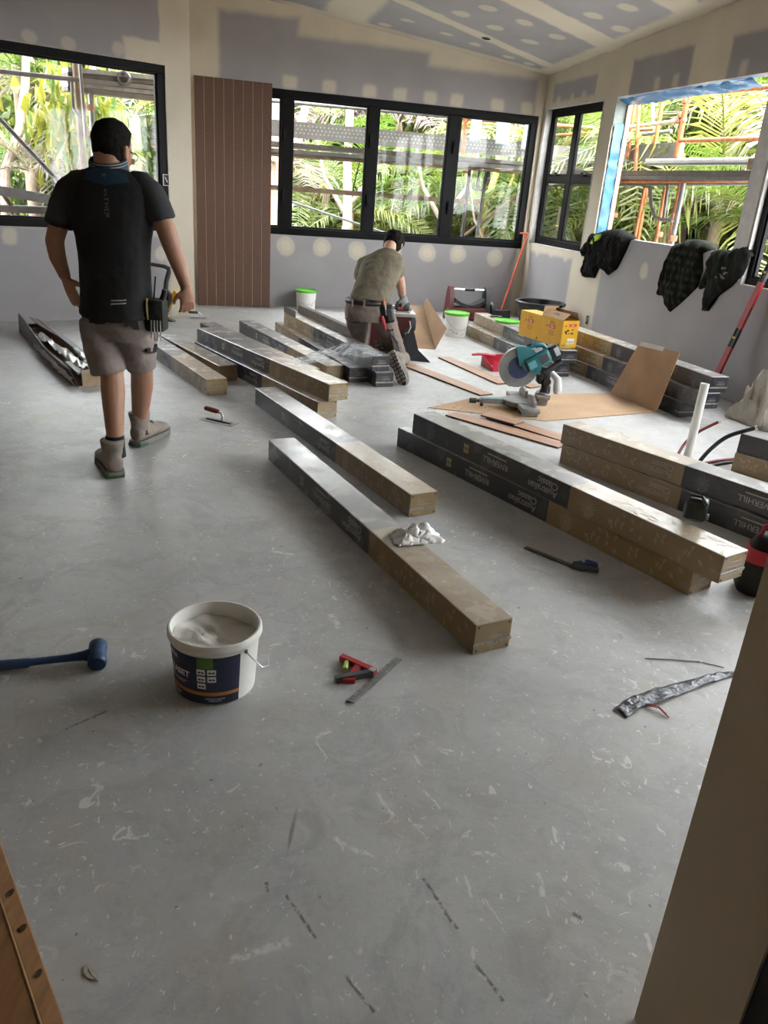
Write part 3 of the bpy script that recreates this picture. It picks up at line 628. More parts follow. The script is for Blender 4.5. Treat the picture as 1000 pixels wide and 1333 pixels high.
# ---------------------------------------------------------------- flooring cartons
CL, CW, CH = 2.2, .159, .1235
def cartonmat(name, dark_far, split):
    m = bpy.data.materials.new(name); nt, N, Lk = nodes(m); b = N['Principled BSDF']
    tc = N.new('ShaderNodeTexCoord'); sp = N.new('ShaderNodeSeparateXYZ'); Lk.new(tc.outputs['Object'], sp.inputs[0])
    gt = N.new('ShaderNodeMath'); gt.operation = 'GREATER_THAN' if dark_far else 'LESS_THAN'; gt.inputs[1].default_value = split; Lk.new(sp.outputs['Y'], gt.inputs[0])
    oi = N.new('ShaderNodeObjectInfo'); of = N.new('ShaderNodeVectorMath'); cx = N.new('ShaderNodeCombineXYZ')
    r9 = N.new('ShaderNodeMath'); r9.operation = 'MULTIPLY'; r9.inputs[1].default_value = 19; Lk.new(oi.outputs['Random'], r9.inputs[0]); Lk.new(r9.outputs[0], cx.inputs[0]); Lk.new(r9.outputs[0], cx.inputs[1])
    Lk.new(tc.outputs['Object'], of.inputs[0]); Lk.new(cx.outputs[0], of.inputs[1])
    def noise(sc, de=5): n = N.new('ShaderNodeTexNoise'); n.inputs['Scale'].default_value = sc; n.inputs['Detail'].default_value = de; Lk.new(of.outputs[0], n.inputs['Vector']); return n.outputs['Fac']
    def mix(f, a, c, st=None):
        x = N.new('ShaderNodeMix'); x.data_type = 'RGBA'
        Lk.new(f, x.inputs[0])
        for i, v in ((6, a), (7, c)):
            if isinstance(v, tuple): x.inputs[i].default_value = v + (1,)
            else: Lk.new(v, x.inputs[i])
        return x.outputs[2]
    def rng(f, a, c, lo, hi): r = N.new('ShaderNodeMapRange'); r.inputs[1].default_value = a; r.inputs[2].default_value = c; r.inputs[3].default_value = lo; r.inputs[4].default_value = hi; Lk.new(f, r.inputs[0]); return r.outputs[0]
    brown = mix(noise(7), (.225, .155, .072), (.315, .225, .118)); dark = mix(noise(6), (.017, .019, .026), (.034, .037, .047))
    col = mix(gt.outputs[0], brown, dark)
    # dust and torn print on the upper side, boosted to paint in window light
    nz = N.new('ShaderNodeMath'); nz.operation = 'GREATER_THAN'; nz.inputs[1].default_value = CH*.97; Lk.new(sp.outputs['Z'], nz.inputs[0])
    w = N.new('ShaderNodeMath'); w.operation = 'MULTIPLY'; Lk.new(nz.outputs[0], w.inputs[0]); Lk.new(rng(noise(4.5, 7), .42, .68, .26, .60), w.inputs[1])
    col = mix(w.outputs[0], col, (.50, .46, .41))
    Lk.new(col, b.inputs['Base Color']); b.inputs['Roughness'].default_value = .42; b.inputs['Coat Weight'].default_value = .55
    Lk.new(rng(noise(9), .3, .7, .12, .34), b.inputs['Coat Roughness'])
    n2 = N.new('ShaderNodeTexNoise'); n2.inputs['Scale'].default_value = 26; n2.inputs['Detail'].default_value = 3; n2.inputs['Distortion'].default_value = 1.5; Lk.new(of.outputs[0], n2.inputs['Vector'])
    bp = N.new('ShaderNodeBump'); bp.inputs['Strength'].default_value = .25; bp.inputs['Distance'].default_value = .003; Lk.new(n2.outputs['Fac'], bp.inputs['Height']); Lk.new(bp.outputs[0], b.inputs['Coat Normal'])
    return m
CM = {1: cartonmat('carton_dark_far', True, .855), 2: cartonmat('carton_dark_near', False, CL-.855)}
INKW = mat('ink_pale', (.42, .41, .38), .5, var=.1, bump=0); INKG = mat('ink_gold', (.40, .31, .17), .5, var=.1, bump=0); INKB = mat('ink_leaf', (.40, .305, .20), .5, var=.1, bump=0); INKD = mat('ink_grey', (.16, .16, .17), .5, var=.1, bump=0)
TAPE = mat('clear_tape', (.30, .28, .25), .2, var=.3, scale=60, bump=.2, coat=.6); NAILH = mat('staple_dark', (.04, .035, .03), .5)
CARD = mat('cardboard', (.42, .27, .155), .8, var=.12, scale=5, bump=.05); CARDD = mat('cardboard_inside', (.30, .185, .10), .85, var=.15, scale=6)
def leaf_shape(bm, c, a, l, w, plane):
    pts = [(-l/2, 0), (-l*.15, w*.5), (l*.2, w*.42), (l/2, 0), (l*.2, -w*.42), (-l*.15, -w*.5)]
    vs = []
    for (x, y) in pts:
        u, v = c[0] + x*cos(a) - y*sin(a), c[1] + x*sin(a) + y*cos(a); vs.append(bm.verts.new(plane(u, v)))
    bm.faces.new(vs)
def prints(y0, y1, seed):
    """leaf print on the left long side and on top between y0 and y1"""
    rnd = random.Random(seed); bm = newbm(); n = int((y1-y0)*42)
    for i in range(n):
        y, z, a = rnd.uniform(y0, y1), rnd.uniform(.022, CH-.022), rnd.choice((1, -1))*rnd.uniform(.7, 1.3); leaf_shape(bm, (y, z), a, .036, .013, lambda u, v: (-.0006, u, v))
    for i in range(n):
        y, x, a = rnd.uniform(y0, y1), rnd.uniform(.02, CW-.02), rnd.choice((1, -1))*rnd.uniform(.2, .9); leaf_shape(bm, (y, x), a, .042, .014, lambda u, v: (v, u, CH+.0006))
    me = bpy.data.meshes.new('leaf_print'); bm.to_mesh(me); bm.free(); me.materials.append(INKB); return me
def emblem(yc, zc, r, m):
    rnd = random.Random(4); bm = newbm()
    for ring in range(5):
        n = (1, 6, 10, 13, 9)[ring]
        for i in range(n):
            a = 2*pi*i/n + ring*.4; rr = r*ring/4.4; c = (yc + rr*cos(a)*.92, zc - r*.08 + rr*sin(a)*.92); leaf_shape(bm, c, a, r*.30, r*.16, lambda u, v: (-.0006, u, v))
    for i in range(7):
        a = -pi/2 + (i-3)*.32; leaf_shape(bm, (yc + r*1.0*cos(a)*.7, zc + r*1.0*sin(a)), a, r*.4, r*.13, lambda u, v: (-.0006, u, v))
    me = bpy.data.meshes.new('emblem_print'); bm.to_mesh(me); bm.free(); me.materials.append(m); return me
def logo(yc, zc, s):
    bm = newbm(); h = s/2
    for (a, c) in ((-1, -1), (1, -1), (-1, 1), (1, 1)):
        cx, cz = yc + a*h*.5, zc + c*h*.62; w, g = h*.44, h*.52
        v = [bm.verts.new((-.0006, cx + i*w, cz + j*g)) for i, j in ((-1, -1), (1, -1), (1, 1), (-1, 1))]; bm.faces.new(v)
    bm2 = bm; me = bpy.data.meshes.new('logo_print'); bm2.to_mesh(me); bm2.free(); me.materials.append(INKG); return me
PR = {1: [('leaf_print', prints(.02, .60, 3)), ('emblem_print', emblem(.725, .06, .047, INKB)), ('logo_print', logo(1.665, .062, .046))],
      2: [('leaf_print', prints(CL-.56, CL-.02, 8)), ('emblem_print', emblem(CL-.855-.12, .06, .047, INKD))]}
def carton_body(seed):
    bm = newbm(); bx(bm, 0, CW, 0, CL, 0, CH, bev=.003)
    me = bpy.data.meshes.new('body'); bmesh.ops.recalc_face_normals(bm, faces=bm.faces); bm.to_mesh(me); bm.free(); return me
BODY = {}
for k in (1, 2): BODY[k] = carton_body(k); BODY[k].materials.append(CM[k])
bm = newbm()
for q in ((-.002, CW+.002, -.0025, .0, .034, .046), (-.002, .0, 0, .05, .034, .046), (CW, CW+.002, 0, .05, .034, .046)): bx(bm, *q)
bx(bm, .045, CW-.03, -.001, 0, .060, .064); bx(bm, .06, CW-.03, -.001, 0, .072, .075); bx(bm, .05, CW-.04, -.001, 0, .084, .086)
TAPEM = bpy.data.meshes.new('end_tape'); bm.to_mesh(TAPEM); bm.free(); TAPEM.materials.append(TAPE)
bm = newbm()
for (x, z) in ((.014, .014), (CW-.014, .014), (.014, CH-.014), (CW-.014, CH-.014)): lathe(bm, [(.0045, 0), (.0045, .0018)], 8, T(x, 0, z, rx=pi/2), cap0=True, cap1=True)
STAP = bpy.data.meshes.new('staples'); bm.to_mesh(STAP); bm.free(); STAP.materials.append(NAILH)
RIV = text_mesh('RIVERHILL', .046, .0004, 1.0); AUS = text_mesh('Australian\nClassic', .052, .0004, 1.0, .78, 'LEFT')
def carton(label, x, y, yaw, z, kind, body=True):
    t = thing('flooring_carton', label, 'carton', (x, y, z), R(yaw), 'long printed flooring cartons on the floor')
    if body:
        for nm, me in [('body', BODY[kind])] + PR[kind] + [('end_tape', TAPEM), ('staples', STAP)]:
            o = bpy.data.objects.new(nm, me); COL.objects.link(o); o.parent = t
            if nm in ('leaf_print', 'emblem_print', 'logo_print', 'staples', 'end_tape'): o['kind'] = 'stuff'
    yr = 1.41 if kind == 1 else .92
    ya = .935 if kind == 1 else CL-.855+.06
    for me, yy, zz in ((RIV, yr, .058), (AUS, ya, .062)):
        me2 = me.copy(); me2.materials.clear(); me2.materials.append(INKW)
        o = bpy.data.objects.new('lettering', me2); COL.objects.link(o); o.parent = t; o.matrix_local = basis((-.0006, yy, zz), (0, 1, 0), (0, 0, -1))
    bm = newbm(); bx(bm, -.0008, -.0003, yr-.085, yr+.07, .096-.006, .096); obj('print_line', bm, INKW, t)
    return t
H1, H2 = CH + .001, 2*(CH + .001)
cA = carton('single carton with a crumpled white rag lying on it, nearest to the pail', .353, 2.379, 28.6, 0, 1)
cB = carton('single carton on the floor behind the one with the white rag', .126, 3.601, 30.6, 0, 1)
cD = carton('bottom carton of the pair to the right of the white rag, end set back', 1.321, 2.975, 35.39, 0, 1)
cC = carton('top carton of the pair to the right, bright reflection and small dark charger on it', 1.378, 2.856, 34.4, H1, 1)
cF = carton('single carton beside the standing worker, nearer of two ending by the trowel', -1.379, 5.634, 33.17, 0, 1)
cG = carton('single carton behind the one beside the standing worker', -1.394, 6.107, 36.5, 0, 1)
cI = carton('bottom carton of the pair in the middle of the room, end set back', -.515, 5.239, 36.4, 0, 1)
cH = carton('top carton of the pair in the middle of the room', -.442, 5.257, 37.84, H1, 1)
cJ = carton('dark carton lying close behind the middle pair', -.74, 6.20, 35.4, 0, 1)
cK = carton('carton with a brown end under the clear plastic film', -.569, 6.406, 30.32, 0, 1)
cM = carton('dark ended carton between the film covered carton and the double stack by the kneeling worker', -.375, 6.40, 25.2, 0, 2)
cT0 = carton('bottom dark carton of the double stack beside the kneeling worker', -.150, 6.303, 24.64, 0, 2)
cT1 = carton('top dark carton of the double stack beside the kneeling worker, film over it', -.189, 6.339, 27.5, H1, 2)
cN0 = carton('bottom carton of the pair under the yellow boxes', 1.490, 7.27, 19.5, 0, 2)
cN1 = carton('top carton of the pair under the yellow boxes', 1.533, 7.279, 17.2, H1, 2)
cO0 = carton('lowest carton of the triple stack along the right wall, end set back', 2.276, 6.09, 20.5, 0, 2)
cO1 = carton('middle carton of the triple stack along the right wall', 2.362, 5.898, 20.6, H1, 2)
cO2 = carton('topmost carton of the triple stack along the right wall', 2.407, 5.921, 19.82, H2, 2)
cE0 = carton('bottom carton of the pair beside the white pipe, brown far end', 2.44, 2.95, 38.4, 0, 2)
cE1 = carton('top carton of the pair beside the white pipe, brown far end', 2.456, 2.993, 39.21, H1, 2)
cP0 = carton('brown carton at the right edge under a dark one', 3.70, 3.18, 43, 0, 2)
cP1 = carton('dark carton at the right edge lying on a brown one', 3.74, 3.22, 44, H1, 1)
# the opened lid on the far half of the top dark carton
lid = obj('open_flap', (lambda b: (bx(b, CW-.004, CW, .75, CL, CH-.002, CH+.075), bx(b, CW, CW+.06, .9, CL, CH+.068, CH+.072), bx(b, 0, .004, CL-.35, CL, CH, CH+.06), b)[-1])(newbm()), mat('flap_dull', (.12, .10, .085), .8), cT1)

# opened carton at the left wall
t = thing('opened_carton', 'long opened carton by the left wall with torn wrapping and pale foam inside', 'carton', (-2.32, 5.602, 0), R(35.2))
DK = mat('carton_black_face', (.03, .03, .034), .4, var=.2, coat=.4); FOIL = mat('shiny_film', (.56, .56, .56), .32, .0, var=.25, scale=22, bump=.35, bscale=16, coat=.4); FOAM = mat('white_foam', (.78, .77, .75), .7)
bm = newbm(); bx(bm, 0, CW, 0, CL, 0, .008); bx(bm, 0, CW, CL-.006, CL, .008, .08); bx(bm, CW-.005, CW, .0, CL, .008, CH); obj('tray', bm, CARDD, t)
bm = newbm(); bx(bm, .03, CW+.0, -.006, .0, 0, CH); obj('end_panel', bm, mat('carton_brown_face', (.36, .26, .15), .5, var=.2, scale=20, coat=.4), t)
bm = newbm(); bx(bm, .026, .034, -.008, .02, 0, CH+.002); obj('end_tape', bm, TAPE, t)
bm = newbm()
def warp_panel(bm, y0, y1, n, f0, f1, th=.005):
    a = [[f0(i/n), f1(i/n)] for i in range(n+1)]; rows = []
    for i in range(n+1):
        y = y0 + (y1-y0)*i/n; p, q = a[i]; d = V((q[0]-p[0], 0, q[1]-p[1])); nn = V((-d.z, 0, d.x)).normalized()*th
        rows.append([V((p[0], y, p[1])), V((q[0], y, q[1])), V((q[0], y, q[1])) + nn, V((p[0], y, p[1])) + nn])
    loft(bm, rows)
warp_panel(bm, .02, CL, 14, lambda t: (0 - .02*sin(3*t), .005), lambda t: (-.05 + .035*t - .02*sin(5*t), CH + .01 + .05*t*t)); obj('left_flap', bm, DK, t, smooth=30)
bm = newbm(); warp_panel(bm, .35, CL, 14, lambda t: (CW-.004, CH-.002), lambda t: (CW-.055 + .02*sin(6*t), CH + .03 + .012*sin(4*t))); obj('right_flap', bm, DK, t, smooth=30)
bm = newbm(); warp_panel(bm, .5, CL, 14, lambda t: (CW+.002, CH), lambda t: (CW+.07, CH-.03 + .012*sin(4*t))); obj('lid_edge', bm, DK, t, smooth=30)
bm = newbm(); bx(bm, .006, CW-.006, .02, .42, .085, .10); obj('foam_sheet', bm, FOAM, t)
bm = newbm(); strip(bm, (.05, .05, .12), (.02, 1.55, .10), 22, (.06, .02, .0), (0, 0, 1), 11, .022); strip(bm, (.10, .03, .125), (.145, .75, .13), 14, (.04, .02, .005), (0, 0, 1), 12, .02); obj('torn_film', bm, FOIL, t, smooth='all')
bm = newbm(); strip(bm, (-.03, .0, .01), (-.055, 1.2, .05), 18, (-.01, 0, .06), (-1, 0, .2), 14, .015); obj('hanging_film', bm, FOIL, t, smooth='all')
bm = newbm()
for k in range(3): bx(bm, .012, CW-.014, .45, CL-.05, .010 + k*.016, .024 + k*.016)
obj('boards', bm, mat('dark_board', (.20, .12, .08), .5, var=.2, scale=8), t)

# crumpled cloth and film
def crumple(name, label, cat, loc, rotz, sx, sy, sz, m, seed, n=26, hang=0):
    from mathutils import noise as ns
    bm = newbm(); vs = []
    for i in range(n+1):
        row = []
        for j in range(n+1):
            u, v = i/n*2-1, j/n*2-1; r = max(abs(u), abs(v)); ed = 1 - r**2.2
            q = V((u*2.3 + seed, v*2.3 - seed, seed*.37)); h = abs(ns.noise(q*1.2))*1.2 + abs(ns.noise(q*2.6))*.5 + .45
            dx = ns.noise(q*2 + V((9, 0, 0)))*.22; dy = ns.noise(q*2 + V((0, 9, 0)))*.22
            row.append(bm.verts.new(((u + dx)*sx, (v + dy)*sy, .004 + max(0, ed)*h*sz)))
        vs.append(row)
    for i in range(n):
        for j in range(n): bm.faces.new((vs[i][j], vs[i+1][j], vs[i+1][j+1], vs[i][j+1]))
    o = obj(name, bm, m, smooth='all'); so_ = o.modifiers.new('thick', 'SOLIDIFY'); so_.thickness = .003; so_.offset = 1
    o.location = loc; o.rotation_euler = (0, 0, rotz)
    if label: tag(o, label, cat)
    return o
p = fl(542, 702, CH + .002)
crumple('white_rag', 'crumpled white rag lying on a carton', 'rag', p, .35, .10, .062, .05, mat('white_cloth', (.86, .86, .86), .85, var=.06), 3.3)
# clear film draped over the cartons beside the kneeling worker
FILM = bpy.data.materials.new('clear_film'); nt, N, Lk = nodes(FILM); N.remove(N['Principled BSDF'])
tr = N.new('ShaderNodeBsdfTransparent'); tr.inputs[0].default_value = (.93, .94, .95, 1); pr = N.new('ShaderNodeBsdfPrincipled'); pr.inputs['Base Color'].default_value = (.75, .77, .79, 1); pr.inputs['Roughness'].default_value = .55
mxs = N.new('ShaderNodeMixShader'); tc = N.new('ShaderNodeTexCoord'); nz = N.new('ShaderNodeTexNoise'); nz.inputs['Scale'].default_value = 7; nz.inputs['Distortion'].default_value = 1.4; Lk.new(tc.outputs['Object'], nz.inputs['Vector'])
mr = N.new('ShaderNodeMapRange'); mr.inputs[1].default_value = .35; mr.inputs[2].default_value = .7; mr.inputs[3].default_value = .14; mr.inputs[4].default_value = .36; Lk.new(nz.outputs['Fac'], mr.inputs[0])
Lk.new(mr.outputs[0], mxs.inputs[0]); Lk.new(tr.outputs[0], mxs.inputs[1]); Lk.new(pr.outputs[0], mxs.inputs[2]); Lk.new(mxs.outputs[0], N['Material Output'].inputs[0])
def sheet(pts_rows, sub=4, amp=.012, seed=1):
    """smooth sheet through a grid of points"""
    from mathutils import noise as ns
    def cr(p0, p1, p2, p3, t): return ((p1*2) + (p2-p0)*t + (p0*2-p1*5+p2*4-p3)*t*t + (p1*3-p0-p2*3+p3)*t*t*t)*.5
    def interp(row):
        out = []
        for i in range(len(row)-1):
            p0, p1, p2, p3 = row[max(i-1, 0)], row[i], row[i+1], row[min(i+2, len(row)-1)]
            out += [cr(p0, p1, p2, p3, k/sub) for k in range(sub)]
        return out + [row[-1]]
    rows = [interp([V(p) for p in r]) for r in pts_rows]; cols = [interp(list(c)) for c in zip(*rows)]; bm = newbm(); vs = []
    for i, c in enumerate(cols): vs.append([bm.verts.new(p + V((0, 0, 1))*ns.noise(p*9 + V((seed, 0, 0)))*amp) for p in c])
    for i in range(len(vs)-1):
        for j in range(len(vs[0])-1): bm.faces.new((vs[i][j], vs[i+1][j], vs[i+1][j+1], vs[i][j+1]))
    return bm
zt = H2 + .012
rows = [[fl(374, 468, .14), fl(400, 461, .16), fl(432, 452, .215), fl(455, 446, zt+.01), fl(478, 452, zt), fl(500, 463, zt)],
        [fl(384, 471, .14), fl(408, 466, .16), fl(432, 462, .20), fl(450, 456, zt), fl(466, 454, zt), fl(486, 464, zt)],
        [fl(396, 473, .138), fl(418, 471, .15), fl(432, 469, .17), fl(444, 464, .21), fl(452, 462, .235), fl(470, 466, zt-.004)]]
o = obj('plastic_film', sheet(rows, 5, .007, 4), FILM, smooth='all'); sm = o.modifiers.new('thick', 'SOLIDIFY'); sm.thickness = .0015
tag(o, 'clear plastic film draped over the cartons beside the kneeling worker', 'plastic film')

# ---------------------------------------------------------------- loose boards and cardboard
def woodmat(name, c1, c2, rough=.5):
    m = bpy.data.materials.new(name); nt, N, Lk = nodes(m); b = N['Principled BSDF']; tc = N.new('ShaderNodeTexCoord'); mp = N.new('ShaderNodeMapping'); mp.inputs['Scale'].default_value = (22, 1.6, 22)
    Lk.new(tc.outputs['Object'], mp.inputs[0]); nz = N.new('ShaderNodeTexNoise'); nz.inputs['Scale'].default_value = 2.2; nz.inputs['Detail'].default_value = 7; nz.inputs['Distortion'].default_value = .7; Lk.new(mp.outputs[0], nz.inputs['Vector'])
    mx = N.new('ShaderNodeMix'); mx.data_type = 'RGBA'; mr = N.new('ShaderNodeMapRange'); mr.inputs[1].default_value = .3; mr.inputs[2].default_value = .7; Lk.new(nz.outputs['Fac'], mr.inputs[0]); Lk.new(mr.outputs[0], mx.inputs[0])
    mx.inputs[6].default_value = hexc(c1); mx.inputs[7].default_value = hexc(c2); Lk.new(mx.outputs[2], b.inputs['Base Color']); b.inputs['Roughness'].default_value = rough; return m
WOOD = woodmat('warm_timber', (.30, .165, .105), (.45, .28, .185)); WOODE = mat('timber_edge', (.12, .055, .035), .6, var=.2)
def board(label, pa, pb, w=.136, z=0, th=.014, tilt=0):
    """floor board from a to b: top layer, core and the tongue along its side"""
    d = (pb - pa); L_ = V((d.x, d.y, 0)).length; yaw = atan2(-d.x, d.y)
    t = thing('floor_board', label, 'board', (pa.x, pa.y, z), yaw, 'loose timber floor boards')
    bm = newbm(); bx(bm, -w/2, w/2, 0, L_, th*.62, th, bev=.001); obj('face', bm, WOOD, t)
    bm = newbm(); bx(bm, -w/2+.001, w/2-.001, .001, L_-.001, .001, th*.62); obj('core', bm, WOODE, t)
    bm = newbm(); bx(bm, w/2-.001, w/2+.005, .001, L_-.001, th*.3, th*.6); obj('tongue', bm, WOODE, t); return t
board('loose floor board nearest the kneeling worker\'s boot', fl(633, 515), fl(531, 476))
board('loose floor board lying beside the red dustpan', fl(656, 500.5), fl(578, 466))
board('short floor board behind the mitre saw blade', fl(697, 505), fl(648, 491), z=.0)
board('long floor board in front of the mitre saw', fl(733, 582), fl(587, 540))
board('second floor board in front of the mitre saw, tucked under the short offcut', fl(736, 573), fl(640, 543))
board('short floor board offcut lying on the boards in front of the mitre saw', fl(676, 552, .016), fl(632, 540, .016), z=.016)
# folded cardboard sheet: part lies under the mitre saw, part leans on the triple stack
def panel(bm, q, th=.004):
    q = [V(p) for p in q]; n = (q[1]-q[0]).cross(q[3]-q[0]).normalized()*th
    if n.z < 0: n = -n
    loft(bm, [q, [p + n for p in q]])
t = thing('cardboard_sheet', 'creased cardboard sheet under the mitre saw with one end leaning on the triple stack', 'cardboard')
h0, h1 = fl(795, 511.6, .004), fl(855, 536.5, .004)
bm = newbm(); panel(bm, [fl(558, 531, .001), fl(709.6, 548.5, .001), h1, h0]); 
panel(bm, [fl(558, 531, .0015), fl(612, 519, .0015), fl(712, 514, .0015), h0]); obj('flat_part', bm, CARD, t)
bm = newbm(); u0 = fl(833, 446, .47); pn = (h1-h0).cross(u0-h0); dr_ = ray(886, 459); o_ = V((0, 0, CAM_H)); u1 = o_ + dr_*((h0-o_).dot(pn)/dr_.dot(pn)); panel(bm, [h0, h1, u1, u0]); obj('leaning_part', bm, CARD, t)
bm = newbm(); w0, w1 = u0.lerp(u1, .03), u0.lerp(u1, .62); dn = (h0-u0).normalized()*.028; nn = V((-.3, -.5, .35)).normalized()*.006
panel(bm, [w0 + nn - dn*.4, w1 + nn - dn*.4, w1 + nn + dn, w0 + nn + dn], .003); obj('tape_strip', bm, mat('pale_tape', (.62, .58, .52), .5), t)
for i, (sx, sy) in enumerate(((0, 0),)):
    bm = newbm(); rnd = random.Random(5)
    for k in range(120):
        c = fl(rnd.gauss(640, 55), rnd.gauss(531, 5), .006); bx(bm, -.008, .008, -.002, .002, 0, .002, Matrix.Translation(c) @ Matrix.Rotation(rnd.uniform(0, 3), 4, 'Z'))
    o = obj('wood_shavings', bm, mat('pale_shaving', (.55, .38, .24), .8)); o['kind'] = 'stuff'; tag(o, 'pale wood shavings scattered on the cardboard around the mitre saw', 'shavings')
t = thing('folded_cardboard', 'empty folded cardboard carton standing open in front of the kneeling worker', 'cardboard')
A_, B_ = fl(567, 455, .0), atY(552, 398, 9.0); C_, D_ = fl(537, 453, .0), atY(532, 397, 9.0)
bm = newbm(); panel(bm, [A_, B_, D_, C_]); obj('floor_panel', bm, CARDD, t)
bm = newbm(); E_ = atY(582, 428, A_.y + .1); F_ = atY(556, 388, 9.0); panel(bm, [A_, E_, F_, B_]); obj('side_panel', bm, CARD, t)
bm = newbm(); panel(bm, [C_, D_, atY(530, 393, 9.0), atY(529, 430, C_.y + .1)]); obj('back_panel', bm, CARDD, t)
# grooved cladding sheet standing against the back wall
t = thing('cladding_sheet', 'tall brown grooved timber cladding sheet standing against the back wall', 'cladding sheet')
t.matrix_world = local(K, -BD) @ Matrix.Translation((4.40, .135, 0)) @ Matrix.Rotation(.03, 4, 'X')
CLAD = woodmat('brown_cladding', (.085, .040, .023), (.125, .064, .040), .6); CLADD = mat('groove_light', (.46, .30, .22), .7)
n = 8; bwid = .112
for k in range(n):
    bm = newbm(); bx(bm, -(k+1)*bwid + .003, -k*bwid - .003, .002, .0085, 0, 2.55, bev=.0025); obj('board', bm, CLAD, t)
bm = newbm(); bx(bm, -n*bwid+.003, -.003, -.004, .004, .002, 2.548); obj('backing', bm, CLADD, t)
# threshold board under the photographer
p0, p1 = V((-.859, 1.4, 0)), V((-.531, .981, 0)); d = (p1-p0).normalized(); nrm = V((-d.y, d.x, 0)); nrm = -nrm if nrm.dot(V((-1, -1, 0))) < 0 else nrm
t = thing('threshold_board', 'brown timber threshold board in the bottom left corner', 'threshold')
THW = woodmat('oiled_threshold', (.16, .075, .028), (.25, .125, .05), .45)
a, b = p0 - d*1.2, p1 + d*2.0
bm = newbm(); loft(bm, [[a - nrm*.0, a + nrm*.5, a + nrm*.5 + V((0, 0, .02)), a + nrm*.035 + V((0, 0, .02)), a + nrm*.004 + V((0, 0, .012))], [b - nrm*.0, b + nrm*.5, b + nrm*.5 + V((0, 0, .02)), b + nrm*.035 + V((0, 0, .02)), b + nrm*.004 + V((0, 0, .012))]]); obj('tread', bm, THW, t)
bm = newbm(); tube(bm, [a + nrm*.040 + V((0, 0, .0185)), b + nrm*.040 + V((0, 0, .0185))], .0035, 8); obj('edge_bead', bm, mat('threshold_bead', (.30, .17, .08), .4, var=.2), t)
for k in range(3):
    q = p0.lerp(p1, (.35, .55, .78)[k]) + nrm*.016 + V((0, 0, .0195)); bm = newbm(); lathe(bm, [(.006, 0), (.006, .0015)], 10, Matrix.Translation(q) @ Matrix.Diagonal((1, 1.6, 1, 1)), cap0=True, cap1=True); obj('knot', bm, mat('dark_knot', (.035, .018, .01), .7), t)
# wall nib at the doorway on the right
bm = newbm(); prism(bm, [(.584, 1.08), (.64, .87), (1.6, 1.13), (1.55, 1.34)], 0, 3.6)
NIBM = plaster('nib_plaster', (.60, .53, .41), CREAM, [(-99, -98, 0, 1, 0, 0)]); struct('wall_nib', bm, NIBM)
bm = newbm(); prism(bm, [(.643, .868), (.70, .862), (.72, .62), (.665, .62)], 0, 2.1); struct('trim_5', bm, mat('near_black_strip', (.010, .009, .007), .7, var=.1))  # near-black upright added right of the nib's near edge
# ---------------------------------------------------------------- pails
PAILW = mat('pail_white', (.74, .73, .69), .4, var=.05, bump=.02); PASTE = mat('adhesive_paste', (.78, .75, .69), .25, var=.05, scale=9, bump=.3, bscale=12)
NAVY = mat('label_navy', (.018, .022, .06), .45, var=.1, bump=0); ORNG = mat('label_orange', (.50, .20, .045), .5, var=.05, bump=0); LGREEN = mat('label_green', (.10, .24, .03), .5, var=.05, bump=0); LWHITE = mat('label_white', (.72, .72, .72), .5, var=.03, bump=0)
STEEL = mat('bright_steel', (.55, .55, .56), .28, .9, var=.1, bump=.02); DKPL = mat('black_plastic', (.014, .014, .015), .45, var=.1, bump=.03); GRYPL = mat('grey_plastic', (.18, .18, .18), .5); LIDG = mat('green_lid', (.10, .50, .02), .4, var=.06, bump=.02)
def wrap_mesh(me, r0, r1, h, a0):
    """bend a flat mesh (x along the rim, y up) round a tapered pail wall"""
    me = me.copy()
    for v in me.vertices:
        rr = r0 + (r1-r0)*v.co.y/h; a = a0 + v.co.x/((r0+r1)/2); q = rr + .0012 + v.co.z
        v.co = (q*cos(a), q*sin(a), v.co.y)
    return me
def flat(polys):
    bm = newbm()
    for poly in polys:
        # subdivide wide rectangles so that they follow the curve
        (x0, y0), (x1, y1) = poly; n = max(1, int(abs(x1-x0)/.012))
        for i in range(n):
            a, b = x0+(x1-x0)*i/n, x0+(x1-x0)*(i+1)/n; bm.faces.new([bm.verts.new(q) for q in ((a, y0, 0), (b, y0, 0), (b, y1, 0), (a, y1, 0))])
    me = bpy.data.meshes.new('print'); bm.to_mesh(me); bm.free(); return me
t = thing('adhesive_pail', 'open white adhesive pail with dark blue label and orange stripe on the bare floor', 'pail', (-.50, 2.10, 0))
rb, rt_, hh = .124, .140, .222
bm = newbm(); lathe(bm, [(0, 0), (rb-.006, 0), (rb, .006), (rb + (rt_-rb)*.86, hh*.86), (rt_+.004, hh*.87), (rt_+.007, hh*.90), (rt_+.006, hh-.006), (rt_+.002, hh), (rt_-.003, hh), (rt_-.005, hh*.88), (rb-.004, .006), (0, .006)], 56); obj('shell', bm, PAILW, t, smooth=35)
from mathutils import noise as MN
bm = newbm(); rs = []; zp = hh - .052
for i in range(14):
    r = (rt_-.0075)*i/13; row = []
    for j in range(48):
        a = 2*pi*j/48; x, y = r*cos(a), r*sin(a); u = x*.6 + y*.8
        h = .010*MN.noise(V((x*22, y*22, 1))) + .034*max(0, MN.noise(V((u*55, (x*.8-y*.6)*14, 4)))) * max(0, min(1, 1.1 - (x+.03)/.09)) * max(0, 1 - (r/(rt_-.006))**6)
        row.append((x, y, zp + h + .012*max(0, -x/.14)))
    rs.append(row)
loft(bm, rs[1:], cap=False); bm.faces.new([v for v in bm.verts][:48]); obj('adhesive', bm, PASTE, t, smooth='all')
rlo = lambda z: rb + (rt_-rb)*z/hh
def lab(polys, m, nm='print_block'): return obj(nm, wrap_mesh(flat(polys), rlo(0), rlo(.2), .2, R(-91)), m, t)
lab([((-.19, .008), (.108, .182))], NAVY, 'label_panel')
